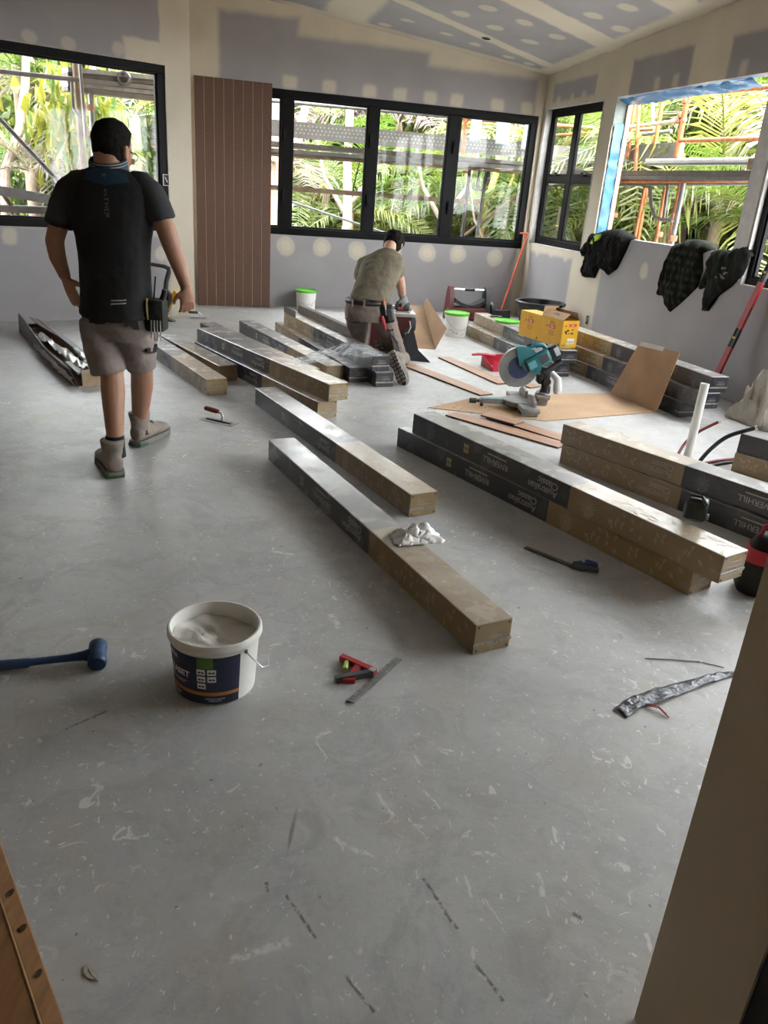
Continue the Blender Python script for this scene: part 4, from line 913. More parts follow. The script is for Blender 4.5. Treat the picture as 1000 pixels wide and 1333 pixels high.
def lift(me, dz):
    for v in me.vertices: v.co.x *= 1 + dz; v.co.y *= 1 + dz
    return me
def lab2(polys, m, nm='print_block'): return obj(nm, lift(wrap_mesh(flat(polys), rlo(0), rlo(.2), .2, R(-91)), .004), m, t)
lab2([((-.188, .040), (.107, .053))], ORNG, 'label_stripe')
lab2([((-.022, .142), (.026, .181))], LGREEN, 'label_badge')
for (x, y) in ((-.024, .118), (.008, .118), (-.024, .092), (.008, .092), (-.024, .066)): lab2([((x, y-.0), (x+.026, y+.021))], LWHITE, 'label_icon')
for (x, y) in ((-.020, .124), (.012, .124), (-.020, .098), (.012, .098), (-.020, .072)): 
    o = lab2([((x, y), (x+.018, y+.006))], NAVY, 'icon_mark'); lift(o.data, .002)
def wtext(s, m, x, y, size, **k):
    me = text_mesh(s, size, .0003, **k).copy()
    for v in me.vertices: v.co.x += x; v.co.y += y
    me = lift(wrap_mesh(me, rlo(0), rlo(.2), .2, R(-91)), .005); me.materials.clear(); me.materials.append(m); return obj('lettering', me, m, t)
wtext('BOSTIK', LWHITE, -.125, .160, .020); wtext('ULTRASET', LWHITE, -.118, .108, .030, bold=.0006); wtext('SF', ORNG, -.125, .088, .024); wtext('MAXIMUM BOND\nSTRENGTH', LWHITE, .03, .024, .008)
lab2([((-.15, .080), (-.062, .0825))], LWHITE, 'print_line'); lab2([((-.15, .073), (-.07, .0755))], LWHITE, 'print_line'); lab2([((-.16, .026), (-.09, .0285))], LWHITE, 'print_line'); lab2([((-.16, .019), (-.1, .0215))], LWHITE, 'print_line')
bm = newbm(); hp = [V((.143, -.03, .168)), V((.149, -.05, .150)), V((.157, -.09, .122)), V((.162, -.12, .108)), V((.14, -.165, .09))]
a0 = -R(38); e = V((cos(a0)*.146, sin(a0)*.146, .186))
tube(bm, [e, e + V((.02, -.004, -.02)), e + V((.05, -.006, -.048)), e + V((.066, .02, -.058)), e + V((.058, .06, -.05))], .0022, 8); obj('bail_handle', bm, STEEL, t, smooth=True)
bm = newbm(); lathe(bm, [(0, -.004), (.006, -.004), (.006, .005), (0, .005)], 12, Matrix.Translation(e) @ Matrix.Rotation(pi/2, 4, 'Y')); obj('handle_lug', bm, GRYPL, t)
def pail(label, loc, r, h, lid=True):
    t = thing('lidded_pail', label, 'pail', loc, 0, 'white pails with green lids')
    bm = newbm(); lathe(bm, [(0, 0), (r*.86, 0), (r*.88, .008), (r*.98, h*.84), (r*1.03, h*.85), (r*1.03, h*.93), (0, h*.93)], 40); obj('body', bm, PAILW, t, smooth=35)
    bm = newbm(); lathe(bm, [(r*1.05, h*.89), (r*1.06, h*.99), (r*1.02, h), (r*.96, h), (r*.95, h*.975), (0, h*.975)], 40); obj('lid', bm, LIDG, t, smooth=35)
    a = -R(70); bm = newbm(); tube(bm, [(r*1.02*cos(a+q), r*1.02*sin(a+q) - .004, h*(.80 - .48*cos(q/1.5*pi/2))) for q in [(-1.5 + 3*i/14) for i in range(15)]], .003, 6); obj('bail_handle', bm, STEEL, t, smooth=True)
    rnd = random.Random(int(r*1000)); 
    for k in range(9):
        a = -R(90) + rnd.uniform(-.9, .9); z = rnd.uniform(.1, .5)*h; rr = r*(.88 + .1*z/h) + .0008; w = rnd.uniform(.02, .05)
        bm = newbm(); prev = None; bm.faces.new([bm.verts.new((rr*cos(a+q), rr*sin(a+q), z+dz)) for q, dz in ((-w/r/2, 0), (w/r/2, 0), (w/r/2, .014), (-w/r/2, .014))]); obj('label_print', bm, INKD, t)
    return t
pail('white pail with green lid standing by the back wall near the cladding sheet', (*fl(398, 403)[:2], 0), .130, .25)
pail('white pail with green lid standing right of the folded cardboard', (*fl(592, 437)[:2], 0), .138, .27)
p = fl(660, 419, H2 + .002); t = thing('pail_lid', 'bright green pail lid lying on the carton left of the yellow boxes', 'lid', p)
bm = newbm(); lathe(bm, [(0, 0), (.135, 0), (.14, .004), (.14, .020), (.134, .022), (.128, .012), (0, .010)], 40); obj('rim', bm, LIDG, t, smooth=35)
bm = newbm(); lathe(bm, [(.04, .010), (.042, .014), (.046, .014), (.048, .010)], 32); obj('ridge', bm, LIDG, t, smooth=True)
p = fl(644, 413, H2 + .002); t = thing('putty_knife', 'small black handled knife lying on the carton beside the green lid', 'knife', p, .6)
bm = newbm(); bx(bm, -.06, .05, -.014, .014, 0, .022, bev=.006); obj('handle', bm, DKPL, t); bm = newbm(); bx(bm, .05, .10, -.012, .012, .009, .011); obj('blade', bm, STEEL, t)
# black tub behind the yellow boxes
p = K + RD*1.55 - BD*.42; t = thing('black_tub', 'round black rubber tub standing behind the yellow boxes', 'tub', (p.x, p.y, 0))
bm = newbm(); lathe(bm, [(0, 0), (.20, 0), (.265, .36), (.30, .365), (.305, .385), (.295, .395), (.262, .392), (.195, .02), (0, .02)], 48); obj('body', bm, DKPL, t, smooth=35)
for a in (0, pi):
    bm = newbm(); tube(bm, [(cos(a)*.28 + .0, sin(a)*.28 + s*.08, .37) for s in (-1, 1)] , .012, 8); obj('handle', bm, DKPL, t, smooth=True)

# ---------------------------------------------------------------- yellow boxes
YEL = mat('yellow_carton', (.62, .34, .012), .5, var=.06, bump=.02); YRED = mat('print_red', (.50, .05, .03), .5, var=.05, bump=0); YBRN = mat('print_brown', (.36, .16, .01), .5, var=.05, bump=0); BLK = mat('print_black', (.015, .015, .015), .5, var=0, bump=0)
zb = H2 + .003; q0, q1, q2 = fl(729, 453, zb), fl(755, 452.5, zb), fl(682, 435, zb)
ex = (q1-q0); wx = ex.length; ex.normalize(); ey = V((-ex.y, ex.x, 0)); dlt = (q2-q0); ly = dlt.dot(ey)
def ybox(label, org, L_, hgt, openlid):
    t = thing('yellow_box', label, 'box'); t.matrix_world = basis(org, ex, ey, (0, 0, 1)); W_ = .182; th = .004
    bm = newbm()
    bx(bm, 0, W_, 0, L_, 0, th); bx(bm, 0, th, 0, L_, th, hgt); bx(bm, W_-th, W_, 0, L_, th, hgt); bx(bm, th, W_-th, 0, th, th, hgt); bx(bm, th, W_-th, L_-th, L_, th, hgt); obj('walls', bm, YEL, t)
    def flp(pts, m, nm='flap'): b = newbm(); panel(b, pts, .003); obj(nm, b, m, t)
    if openlid:
        flp([(0, .01, hgt), (0, L_-.01, hgt), (.075, L_-.01, hgt+.055), (.075, .01, hgt+.055)], CARD); flp([(W_, .01, hgt), (W_, L_-.01, hgt), (W_-.03, L_-.01, hgt+.07), (W_-.03, .01, hgt+.07)], CARDD)
        flp([(.006, L_, hgt), (W_-.006, L_, hgt), (W_-.006, L_-.015, hgt+.085), (.006, L_-.015, hgt+.085)], CARD)
        o = letters('T-TEC', BLK, t, basis((.040, L_*.5, hgt+.034), (0, -1, 0), V((.075, 0, .055)).normalized()), .035)
    else:
        flp([(0, 0, hgt), (W_, 0, hgt), (W_, L_, hgt), (0, L_, hgt)], YEL, 'lid')
    # left face print
    def blk(y0, y1, z0, z1, m): b = newbm(); bx(b, -.0008, 0, y0, y1, z0, z1); obj('print_block', b, m, t)
    def tri(y, z, s, m): b = newbm(); prism(b, [(-s, 0), (s, 0), (0, s*1.5)], 0, .0008); o = obj('print_mark', b, m, t); o.matrix_local = basis((0, y, z), (0, -1, 0), (0, 0, 1))
    mid = L_*.5; blk(mid-.055, mid+.035, hgt*.62, hgt*.76, YRED); letters('Sika', LWHITE, t, basis((-.001, mid-.01, hgt*.69), (0, -1, 0), (0, 0, 1)), .034)
    tri(mid+.07, hgt*.64, .016, YRED); letters('SikaBond', YBRN, t, basis((-.001, mid-.01, hgt*.84), (0, -1, 0), (0, 0, 1)), .020)
    for k in range(3): blk(mid-.045, mid+.04, hgt*(.50-.07*k), hgt*(.53-.07*k), YBRN)
    tri(.035, .015, .016, BLK)
    # end face print
    def eb(x0, x1, z0, z1, m): b = newbm(); bx(b, x0, x1, -.0008, 0, z0, z1); obj('print_block', b, m, t)
    eb(.07, .155, hgt*.78, hgt*.88, YRED); letters('Sika', LWHITE, t, basis((.112, -.001, hgt*.83), (1, 0, 0), (0, 0, 1)), .022)
    b = newbm(); prism(b, [(-.014, 0), (.014, 0), (0, .022)], 0, .0008); o = obj('print_mark', b, YRED, t); o.matrix_local = basis((.03, 0, hgt*.78), (1, 0, 0), (0, 0, 1))
    rnd = random.Random(4)
    for k in range(8): x, z = rnd.uniform(.02, .12), hgt*rnd.uniform(.48, .68); eb(x, x + rnd.uniform(.008, .03), z, z + rnd.uniform(.006, .018), BLK)
    eb(.07, .15, hgt*.13, hgt*.34, LWHITE)
    for k in range(6): eb(.075 + k*.012, .081 + k*.012, hgt*.16, hgt*.26, INKD)
    for x in (.02, .045): b = newbm(); prism(b, [(-.012, 0), (.012, 0), (0, .024)], 0, .0008); o = obj('print_mark', b, INKD, t); o.matrix_local = basis((x, 0, hgt*.06), (1, 0, 0), (0, 0, 1))
ybox('yellow cardboard box with open flaps and red logo, nearer of the two', q0, ly*.5-.004, .25, True)
ybox('yellow cardboard box with closed lid and red logo behind the open one', q0 + ey*(ly*.5), ly*.5, .24, False)

# ---------------------------------------------------------------- hand tools on the floor
# blue dead blow mallet
hd = fl(128, 862); tl = fl(-60, 878); d = (tl - hd); d.z = 0; L_ = .36
t = thing('mallet', 'blue rubber mallet lying on the floor left of the pail', 'mallet', (hd.x, hd.y, 0), atan2(d.y, d.x)); BLU = mat('mallet_blue', (.018, .055, .14), .42, var=.12, bump=.03)
bm = newbm(); lathe(bm, [(0, -.052), (.026, -.052), (.030, -.046), (.030, -.02), (.028, -.01), (.028, .01), (.030, .02), (.030, .046), (.026, .052), (0, .052)], 32, T(0, 0, .031, rx=R(82))); obj('head', bm, BLU, t, smooth=35)
bm = newbm(); tube(bm, [(.018, 0, .031), (.045, 0, .030), (.09, 0, .026), (.2, 0, .022), (.205, 0, .022), (.215, 0, .020), (L_, 0, .018), (L_+.02, 0, .018)], [.024, .016, .0125, .0125, .013, .0165, .018, .012], 14); obj('handle', bm, BLU, t, smooth=45)
# red combination square
a, b = fl(456, 916), fl(519, 859); d = b - a; t = thing('combination_square', 'combination square with red head and steel rule lying in front of the long carton', 'square', (a.x, a.y, 0), atan2(d.y, d.x)); Lr = d.length
RULE = mat('worn_rule', (.26, .26, .255), .35, .6, var=.25, scale=40, bump=.04); REDP = mat('red_enamel', (.36, .02, .025), .4, var=.08, bump=.02)
bm = newbm(); bx(bm, 0, Lr, -.0135, .0135, .006, .008); obj('rule', bm, RULE, t); bm = newbm(); bx(bm, .03, Lr-.01, -.003, .003, .008, .0084); obj('groove', bm, GRYPL, t)
for k in range(1, 30):
    if k % 3 == 0: bm = newbm(); bx(bm, Lr*k/30-.0006, Lr*k/30+.0006, .004, .0125, .008, .0084); obj('graduation', bm, DKPL, t)
xh = Lr*.55; SQ = Matrix.Translation((xh, .0, 0)) @ Matrix.Diagonal((1.3, 1.3, 1.1, 1)) @ Matrix.Translation((-xh, -.002, 0))
bm = newbm(); prism(bm, [(xh-.004, .013), (xh+.012, .013), (xh+.016, .03), (xh+.02, .125), (xh+.004, .125), (xh+.0, .04)], .001, .021); prism(bm, [(xh+.006, .075), (xh-.055, .06), (xh-.06, .045), (xh-.05, .042), (xh+.004, .056)], .003, .018); prism(bm, [(xh-.058, .036), (xh-.075, .062), (xh-.064, .066), (xh-.046, .044)], .003, .018); obj('head', bm, REDP, t).matrix_local = SQ
bm = newbm(); prism(bm, [(xh-.085, .075), (xh-.003, .0145), (xh+.004, .028), (xh-.076, .087)], .001, .021); obj('mitre_face', bm, mat('dark_casting', (.05, .055, .055), .45), t).matrix_local = SQ
bm = newbm(); bx(bm, xh-.004, xh+.012, .0135, .03, .006, .022); obj('steel_face', bm, STEEL, t).matrix_local = SQ; bm = newbm(); tube(bm, [(xh-.03, .085, .013), (xh+.0, .10, .013)], .007, 10); obj('level_vial', bm, mat('vial_green', (.30, .42, .04), .2), t, smooth=True).matrix_local = SQ
# blue combination square further back
a, b = fl(684, 714), fl(760, 744); d = b - a; t = thing('combination_square', 'combination square with blue head lying in the shadow of the right carton pair', 'square', (a.x, a.y, 0), atan2(d.y, d.x)); Lr = d.length
bm = newbm(); bx(bm, 0, Lr, -.0135, .0135, .006, .008); obj('rule', bm, mat('dark_rule', (.10, .09, .085), .4, .5), t)
xh = Lr*.80; BLD = mat('blue_enamel', (.012, .045, .15), .4)
bm = newbm(); prism(bm, [(xh-.004, .013), (xh+.012, .013), (xh+.09, .075), (xh+.075, .095), (xh+.03, .09)], .001, .02); obj('head', bm, BLD, t)
bm = newbm(); prism(bm, [(xh, -.013), (xh+.02, -.013), (xh+.115, .035), (xh+.105, .055), (xh+.0, .013)], .001, .017); obj('mitre_face', bm, mat('dark_casting', (.05, .055, .055), .45), t)
bm = newbm(); lathe(bm, [(0, 0), (.008, 0), (.008, .004), (0, .004)], 12, T(xh+.03, .05, .021)); obj('clamp_nut', bm, STEEL, t)
# trowels
def trowel(label, p, rz, grip, s=1.0):
    t = thing('trowel', label, 'trowel', (p.x, p.y, 0), rz); 
    bm = newbm(); bx(bm, -.14*s, .14*s, -.05*s, .05*s, .001, .003); obj('blade', bm, mat('trowel_steel', (.42, .42, .42), .3, .8, var=.15), t)
    bm = newbm(); bx(bm, -.11*s, .11*s, -.012*s, .012*s, .003, .012, bev=.003); obj('spine', bm, mat('cast_alloy', (.30, .30, .30), .4, .7), t)
    bm = newbm(); tube(bm, [(.03*s, 0, .01), (.034*s, 0, .045*s), (.02*s, 0, .068*s), (-.01*s, 0, .075*s)], [.011*s, .009*s, .009*s, .009*s], 10); obj('post', bm, STEEL, t, smooth=True)
    bm = newbm(); tube(bm, [(.0*s, 0, .075*s), (-.02*s, 0, .076*s), (-.06*s, 0, .078*s), (-.115*s, 0, .082*s), (-.125*s, 0, .082*s)], [.013*s, .017*s, .0185*s, .017*s, .008*s], 12); obj('grip', bm, grip, t, smooth=True)
REDG = mat('red_grip', (.20, .045, .03), .55); 
trowel('finishing trowel with red grip lying on the floor behind the single cartons', fl(285, 549), -.42, REDG, .92)
trowel('small finishing trowel lying on the floor in front of the cladding sheet', fl(258, 414.5), .38, mat('dark_grip', (.05, .04, .04), .6), .85)
# crinkled black strip with red wires
def ribbon(label):
    e0 = [fl(*p) for p in ((799, 923), (821, 909), (846, 900), (890, 888), (923, 879), (952, 875), (985, 872))]; e1 = [fl(*p) for p in ((815, 936), (836, 921), (855, 917.6), (890, 904), (916, 893), (951, 882), (985, 879))]
    pts = e0; t = thing('foil_strip', label, 'strip', pts[0]); bm = newbm(); n = 36; g = []
    for i in range(n+1):
        u = i/n*(len(e0)-1); k = min(int(u), len(e0)-2); p = e0[k].lerp(e0[k+1], u-k) - pts[0]; q_ = e1[k].lerp(e1[k+1], u-k) - pts[0]; row = []
        for j in range(7): row.append(p.lerp(q_, j/6) + V((0, 0, .004 + abs(MN.noise(V((i*.9, j*.8, 2))))*.014)))
        g.append(row)
    f = [[bm.verts.new(p) for p in r] for r in g]
    for i in range(n):
        for j in range(6): bm.faces.new((f[i][j], f[i+1][j], f[i+1][j+1], f[i][j+1]))
    o = obj('crinkled_strip', bm, mat('crinkled_foil', (.10, .10, .11), .3, .5, var=.5, scale=60, bump=.5, bscale=80), t, smooth=25); so_ = o.modifiers.new('thick', 'SOLIDIFY'); so_.thickness = .0015
    for k in range(2):
        a = fl(840, 918 + k*1.5) - pts[0]; b_ = fl(868 + k*3, 931 + k*4) - pts[0]; bm = newbm(); tube(bm, [a + V((0, 0, .006)), a.lerp(b_, .5) + V((.005, .006, .014)), b_ + V((0, 0, .003))], .0022, 6); obj('red_wire', bm, mat('wire_red', (.36, .03, .04), .5), t, smooth=True)
ribbon('crinkled dark foil strip with two red wires lying by the right doorway')
t = thing('thin_twig', 'thin dark stick lying behind the foil strip', 'stick', fl(840, 857)); bm = newbm(); a = fl(840, 857); tube(bm, [fl(840, 857, .003)-a, fl(875, 858.5, .004)-a, fl(912, 861.5, .003)-a], .002, 6); obj('stem', bm, BARK, t, smooth=True); bm = newbm(); tube(bm, [fl(914, 862, .003)-a, fl(943, 869, .003)-a], .0016, 6); obj('broken_tip', bm, BARK, t, smooth=True)
# dried leaf
t = thing('dry_leaf', 'small pale dry leaf lying on the floor at the lower left', 'leaf', fl(121, 1266)); bm = newbm()
lp = [(-.030, .030), (-.034, .012), (-.026, -.008), (-.008, -.022), (.014, -.026), (.030, -.030), (.024, -.012), (.012, .0), (-.004, .006), (-.014, .016), (-.020, .030)]
prism(bm, [(x*.62, y*.62) for x, y in lp], .001, .0025); obj('blade', bm, mat('dry_leaf_tan', (.42, .36, .31), .7, var=.15, scale=60), t)
bm = newbm(); tube(bm, [(-.015, .012, .003), (0, -.006, .003), (.019, -.019, .003), (.024, -.026, .002)], .0008, 5); obj('midrib', bm, mat('dry_leaf_rib', (.55, .5, .44), .7), t)
# ---------------------------------------------------------------- people
SKIN = mat('skin_tan', (.36, .185, .115), .55, var=.08, scale=20, bump=.03); SKIN2 = mat('skin_light', (.50, .29, .20), .55, var=.08, scale=20, bump=.03)
HAIR = mat('hair_black', (.010, .008, .007), .9, var=.2, scale=60, bump=.35, bscale=90, spec=.15)
def ell(c, ax, ay, rx, ry, n=20, sq=0.0):
    out = []
    for j in range(n):
        a = 2*pi*j/n; ca, sa = cos(a), sin(a)
        if sq: ca = math.copysign(abs(ca)**(1-sq), ca); sa = math.copysign(abs(sa)**(1-sq), sa)
        out.append(V(c) + V(ax)*(rx*ca) + V(ay)*(ry*sa))
    return out
def limb(bm, pts, rad, n=14, hint=(0, 1, 0)):
    """tapered limb: pts joints, rad list of r or (rx, ry)"""
    pts = [V(p) for p in pts]; rings = []
    for i, p in enumerate(pts):
        t = (pts[min(i+1, len(pts)-1)] - pts[max(i-1, 0)]).normalized(); h = V(hint); ax = t.cross(h)
        if ax.length < .2: ax = t.cross(V((1, 0, 0)))
        ax.normalize(); ay = t.cross(ax).normalized(); r = rad[i]; rx, ry = r if isinstance(r, tuple) else (r, r); rings.append(ell(p, ax, ay, rx, ry, n))
    loft(bm, rings)
def blob(bm, c, r, m=None, n=12):
    res = bmesh.ops.create_uvsphere(bm, u_segments=n, v_segments=max(6, n//2), radius=1)
    mt = Matrix.Translation(V(c)) @ (m if m is not None else Matrix.Identity(4)) @ Matrix.Diagonal((r[0], r[1], r[2], 1)); bmesh.ops.transform(bm, matrix=mt, verts=res['verts'])
def fused(name, bm, m, parent, vox=.008, it=6, noise=0, nscale=.1):
    o = obj(name, bm, m, parent, smooth='all'); r = o.modifiers.new('join', 'REMESH'); r.mode = 'VOXEL'; r.voxel_size = vox; r.use_smooth_shade = True
    if it: s = o.modifiers.new('soften', 'SMOOTH'); s.iterations = it; s.factor = .5
    if noise:
        tx = bpy.data.textures.new(name + '_folds', 'CLOUDS'); tx.noise_scale = nscale; tx.noise_depth = 2
        d = o.modifiers.new('folds', 'DISPLACE'); d.texture = tx; d.strength = noise; d.mid_level = .5; d.texture_coords = 'GLOBAL'
    # bake so that the mesh itself carries the final surface
    dg = bpy.context.evaluated_depsgraph_get(); me = bpy.data.meshes.new_from_object(o.evaluated_get(dg)); me.name = name
    o.modifiers.clear(); o.data = me
    for p in me.polygons: p.use_smooth = True
    return o
HEADR = [(.0, .030, .085, .010), (.018, .046, .094, -.012), (.045, .058, .098, -.036), (.075, .066, .097, -.062), (.105, .071, .094, -.083), (.135, .075, .097, -.094), (.165, .076, .095, -.097), (.190, .071, .084, -.090), (.212, .058, .064, -.072), (.228, .036, .038, -.044), (.235, .012, .012, -.014)]
def head(bm, M):
    rings = []
    for (z, w, f, b) in HEADR: rings.append([M @ V((w*cos(a)*(1 - .12*max(0, sin(a))), (f if sin(a) > 0 else -b)*sin(a), z)) for a in [2*pi*j/20 for j in range(20)]])
    loft(bm, rings)
    def mb(c, r): blob(bm, M @ V(c), r, M.to_3x3().to_4x4(), 10)
    mb((0, .100, .092), (.013, .020, .022)); mb((0, .106, .080), (.016, .013, .010)); mb((0, .088, .128), (.052, .016, .011)); mb((0, .092, .046), (.024, .010, .007)); mb((0, .090, .014), (.022, .012, .014))
    for s in (-1, 1): mb((s*.079, -.010, .112), (.009, .018, .031)); mb((s*.083, -.018, .122), (.007, .013, .018)); mb((s*.046, .078, .092), (.02, .012, .014))
def hair(name, M, parent, m, z0, grow, top, front, seed=1, vox=.007):
    bm = newbm(); rings = []
    for (z, w, f, b) in HEADR:
        if z < z0: continue
        ff = f if z >= front else min(f, -.035 + .10*(z-z0)/(max(.01, front-z0))); g = grow*min(1, .35 + (z-z0)/.05)
        rings.append([M @ V(((w+g)*cos(a), ((ff if sin(a) > 0 else -b) + g)*sin(a), z + (top*(z/.235)**4))) for a in [2*pi*j/20 for j in range(20)]])
    loft(bm, rings); rnd = random.Random(seed)
    for k in range(26):
        a = rnd.uniform(0, 2*pi); q = rnd.uniform(.4, 1); blob(bm, M @ V((cos(a)*.058*q, sin(a)*.068*q - .005, .205 + .03*(1-q) + top*.6)), (.017, .017, .012), None, 8)
    return fused(name, bm, m, parent, vox, 2, .008 if grow < .01 else .022, .02 if grow < .01 else .03)
def eyes(M, parent):
    for s in (-1, 1):
        bm = newbm(); blob(bm, M @ V((s*.031, .083, .113)), (.0125, .0125, .0125), None, 12); e = obj('eye', bm, mat('eye_white', (.75, .73, .70), .3), parent, smooth='all')
        bm = newbm(); blob(bm, M @ V((s*.031, .092, .113)), (.006, .0045, .006), None, 10); obj('iris', bm, mat('iris_dark', (.02, .012, .008), .2), e, smooth='all')
def hand(bm, wrist, d, nrm, thumb_side, curl=.5, s=1.0, spread=.06):
    """palm plus five fingers; d points from the wrist to the fingers, nrm out of the back of the hand"""
    d = V(d).normalized(); nrm = V(nrm); nrm = (nrm - d*nrm.dot(d)).normalized(); side = d.cross(nrm).normalized()*thumb_side; w = V(wrist)
    limb(bm, [w - d*.02*s, w + d*.015*s, w + d*.05*s, w + d*.085*s], [(.024*s, .019*s), (.030*s, .018*s), (.040*s, .017*s), (.040*s, .014*s)], 14, hint=nrm)
    L_ = (.072, .080, .075, .058)
    for i in range(4):
        off = side*((1.5-i)*.0195*s); p = w + d*.086*s + off; q = [p - d*.02*s]; ang = curl*.35; dirv = (d + side*(1.5-i)*spread).normalized()
        for seg, fr in enumerate((.42, .33, .25)):
            c = dirv*cos(ang) - nrm*sin(ang); q.append(q[-1] + c*(L_[i]*fr*s + (.02*s if seg == 0 else 0))); ang += curl*(.75 if seg == 0 else .6)
        limb(bm, q, [.0095*s, .0092*s, .0085*s, .0070*s], 10, hint=side)
    p = w + d*.025*s + side*.028*s; q = [p - side*.012*s, p + side*.018*s + d*.018*s - nrm*.008*s, p + side*.030*s + d*.045*s - nrm*.018*s*(1+curl), p + side*.030*s + d*.070*s - nrm*.03*s*(.6+curl)]
    limb(bm, q, [.015*s, .0125*s, .0105*s, .0075*s], 10, hint=nrm)
BOOTM = mat('boot_suede', (.235, .195, .165), .85, var=.2, scale=18, bump=.12); SOLEM = mat('boot_sole', (.17, .16, .145), .7, var=.2, scale=25, bump=.1); SOLEG = mat('boot_heel_green', (.04, .10, .045), .6); SOCKM = mat('sock_black', (.015, .015, .018), .9, bump=.2, bscale=120); LACE = mat('boot_lace', (.12, .10, .085), .8)
def boot(parent, M, label=None, green=True, tread=False):
    """M maps boot space (heel at origin, toe along +y, up z) to the person's space"""
    def rg(y, w, z0, z1, n=16): return [M @ V((w*cos(a)*(1.0), y, (z0+z1)/2 + (z1-z0)/2*sin(a))) for a in [2*pi*j/n for j in range(n)]]
    bm = newbm()
    loft(bm, [rg(-.005, .025, .03, .10), rg(.012, .036, .022, .115), rg(.05, .041, .02, .12), rg(.10, .043, .02, .115), rg(.15, .046, .02, .100), rg(.20, .050, .02, .084), rg(.25, .048, .02, .076), rg(.285, .036, .022, .064), rg(.300, .016, .028, .05)])
    loft(bm, [[M @ V((rx*cos(a), cy + ry*sin(a), z)) for a in [2*pi*j/16 for j in range(16)]] for (z, rx, ry, cy) in ((.05, .040, .055, .055), (.09, .042, .056, .055), (.125, .043, .056, .052), (.155, .047, .061, .048), (.176, .050, .065, .046))])
    b = fused('boot', bm, BOOTM, parent, .006, 3, .004, .03)
    if label: b['label'] = label
    pl = [(-.030, -.008), (-.040, .02), (-.040, .10), (-.046, .17), (-.053, .22), (-.047, .27), (-.028, .302), (.0, .312), (.030, .302), (.046, .27), (.050, .22), (.044, .17), (.041, .10), (.040, .02), (.030, -.008), (0, -.014)]
    bm = newbm(); prism(bm, pl, .004, .030, M); obj('sole', bm, SOLEM, b)
    bm = newbm(); prism(bm, [(-.033, -.012), (-.0415, .02), (-.0415, .05), (.0415, .05), (.0415, .02), (.033, -.012), (0, -.018)], .003, .018, M); obj('heel_block', bm, SOLEG if green else SOLEM, b)
    bm = newbm()
    for k in range(4): y = .085 + k*.026; z = .132 - k*.012; tube(bm, [M @ V((-.028, y-.005, z-.012)), M @ V((0, y+.004, z+.004)), M @ V((.028, y-.005, z-.012))], .0035, 6)
    obj('laces', bm, LACE, b, smooth=True)
    if tread:
        TRD = mat('tread_dark', (.05, .048, .042), .8)
        for k in range(9):
            y = .0 + k*.034
            for s in (-1, 1):
                x0 = s*.023; bm = newbm(); prism(bm, [(x0-.017, y-.013), (x0+.017, y-.009), (x0+.014, y+.013), (x0-.015, y+.009)], -.004, .004, M); obj('tread_lug', bm, mat('tread_tan', (.38, .33, .26), .8), b)
        bm = newbm(); prism(bm, [(x*.98, y) for x, y in pl], .0035, .006, M); obj('tread_base', bm, TRD, b)
    return b
def shrink(o, target, off=.003):
    s = o.modifiers.new('follow', 'SHRINKWRAP'); s.target = target; s.wrap_method = 'PROJECT'; s.use_negative_direction = True; s.use_positive_direction = True; s.offset = off; s.wrap_method = 'NEAREST_SURFACEPOINT'
    dg = bpy.context.evaluated_depsgraph_get(); me = bpy.data.meshes.new_from_object(o.evaluated_get(dg)); o.modifiers.clear(); o.data = me
def patch(name, quad, m, parent, target, nu=14, nv=8, off=.003, poly=None):
    """cloth patch that follows a garment; quad: four corner points"""
    a, b, c, d = [V(q) for q in quad]; bm = newbm(); g = [[bm.verts.new(a.lerp(b, i/nu).lerp(d.lerp(c, i/nu), j/nv)) for j in range(nv+1)] for i in range(nu+1)]
    for i in range(nu):
        for j in range(nv): bm.faces.new((g[i][j], g[i+1][j], g[i+1][j+1], g[i][j+1]))
    o = obj(name, bm, m, parent, smooth='all'); shrink(o, target, off); return o

# --- the standing worker, seen from behind
Y1 = 4.05
P = lambda x, y, dy=0.0: atY(x, y, Y1 + dy)
t = thing('person', 'worker standing with his back turned, black and charcoal shirt, taupe work shorts and boots', 'person', (P(150, 600).x, Y1, 0))
org = t.location.copy()
def L0(v): return V(v) - org
def LP(x, y, dy=0.0): return P(x, y, dy) - org
X, Yv, Zv = V((1, 0, 0)), V((0, 1, 0)), V((0, 0, 1))
HM = Matrix.Translation(V((LP(140, 180).x, .03, 1.452))) @ Euler((R(-6), 0, R(-16))).to_matrix().to_4x4() @ Matrix.Scale(1.12, 4)
bm = newbm(); head(bm, HM)
limb(bm, [LP(142, 228, .0), LP(141, 214, .005), LP(140, 195, .015)], [(.080, .070), (.070, .064), (.064, .062)], 16)
# trunk core
loft(bm, [ell(LP(x, y), X, Yv, rx, ry) for x, y, rx, ry in ((142, 226, .10, .07), (143, 240, .17, .085), (146, 290, .17, .10), (150, 350, .155, .10), (152, 405, .16, .11), (152, 425, .15, .11))])
# arms
limb(bm, [LP(96, 247), LP(86, 270), LP(75, 298, -.02), LP(71, 314, -.03), LP(75, 335, -.03), LP(83, 355, -.03), LP(85, 361, -.03)], [.050, .048, .047, .045, .041, .031, .029])
hand(bm, LP(85, 361, -.03), LP(97, 390, -.05) - LP(85, 361, -.03), (-.5, -.85, 0), -1, .30)
limb(bm, [LP(192, 252), LP(205, 272), LP(216, 298, -.01), LP(222, 316, -.01), LP(231, 340, .02), LP(240, 367, .04), LP(242, 373, .045)], [.050, .048, .049, .046, .042, .031, .029])
hand(bm, LP(242, 373, .045), LP(245, 400, .06) - LP(242, 373, .045), (.55, -.8, 0), 1, .75)
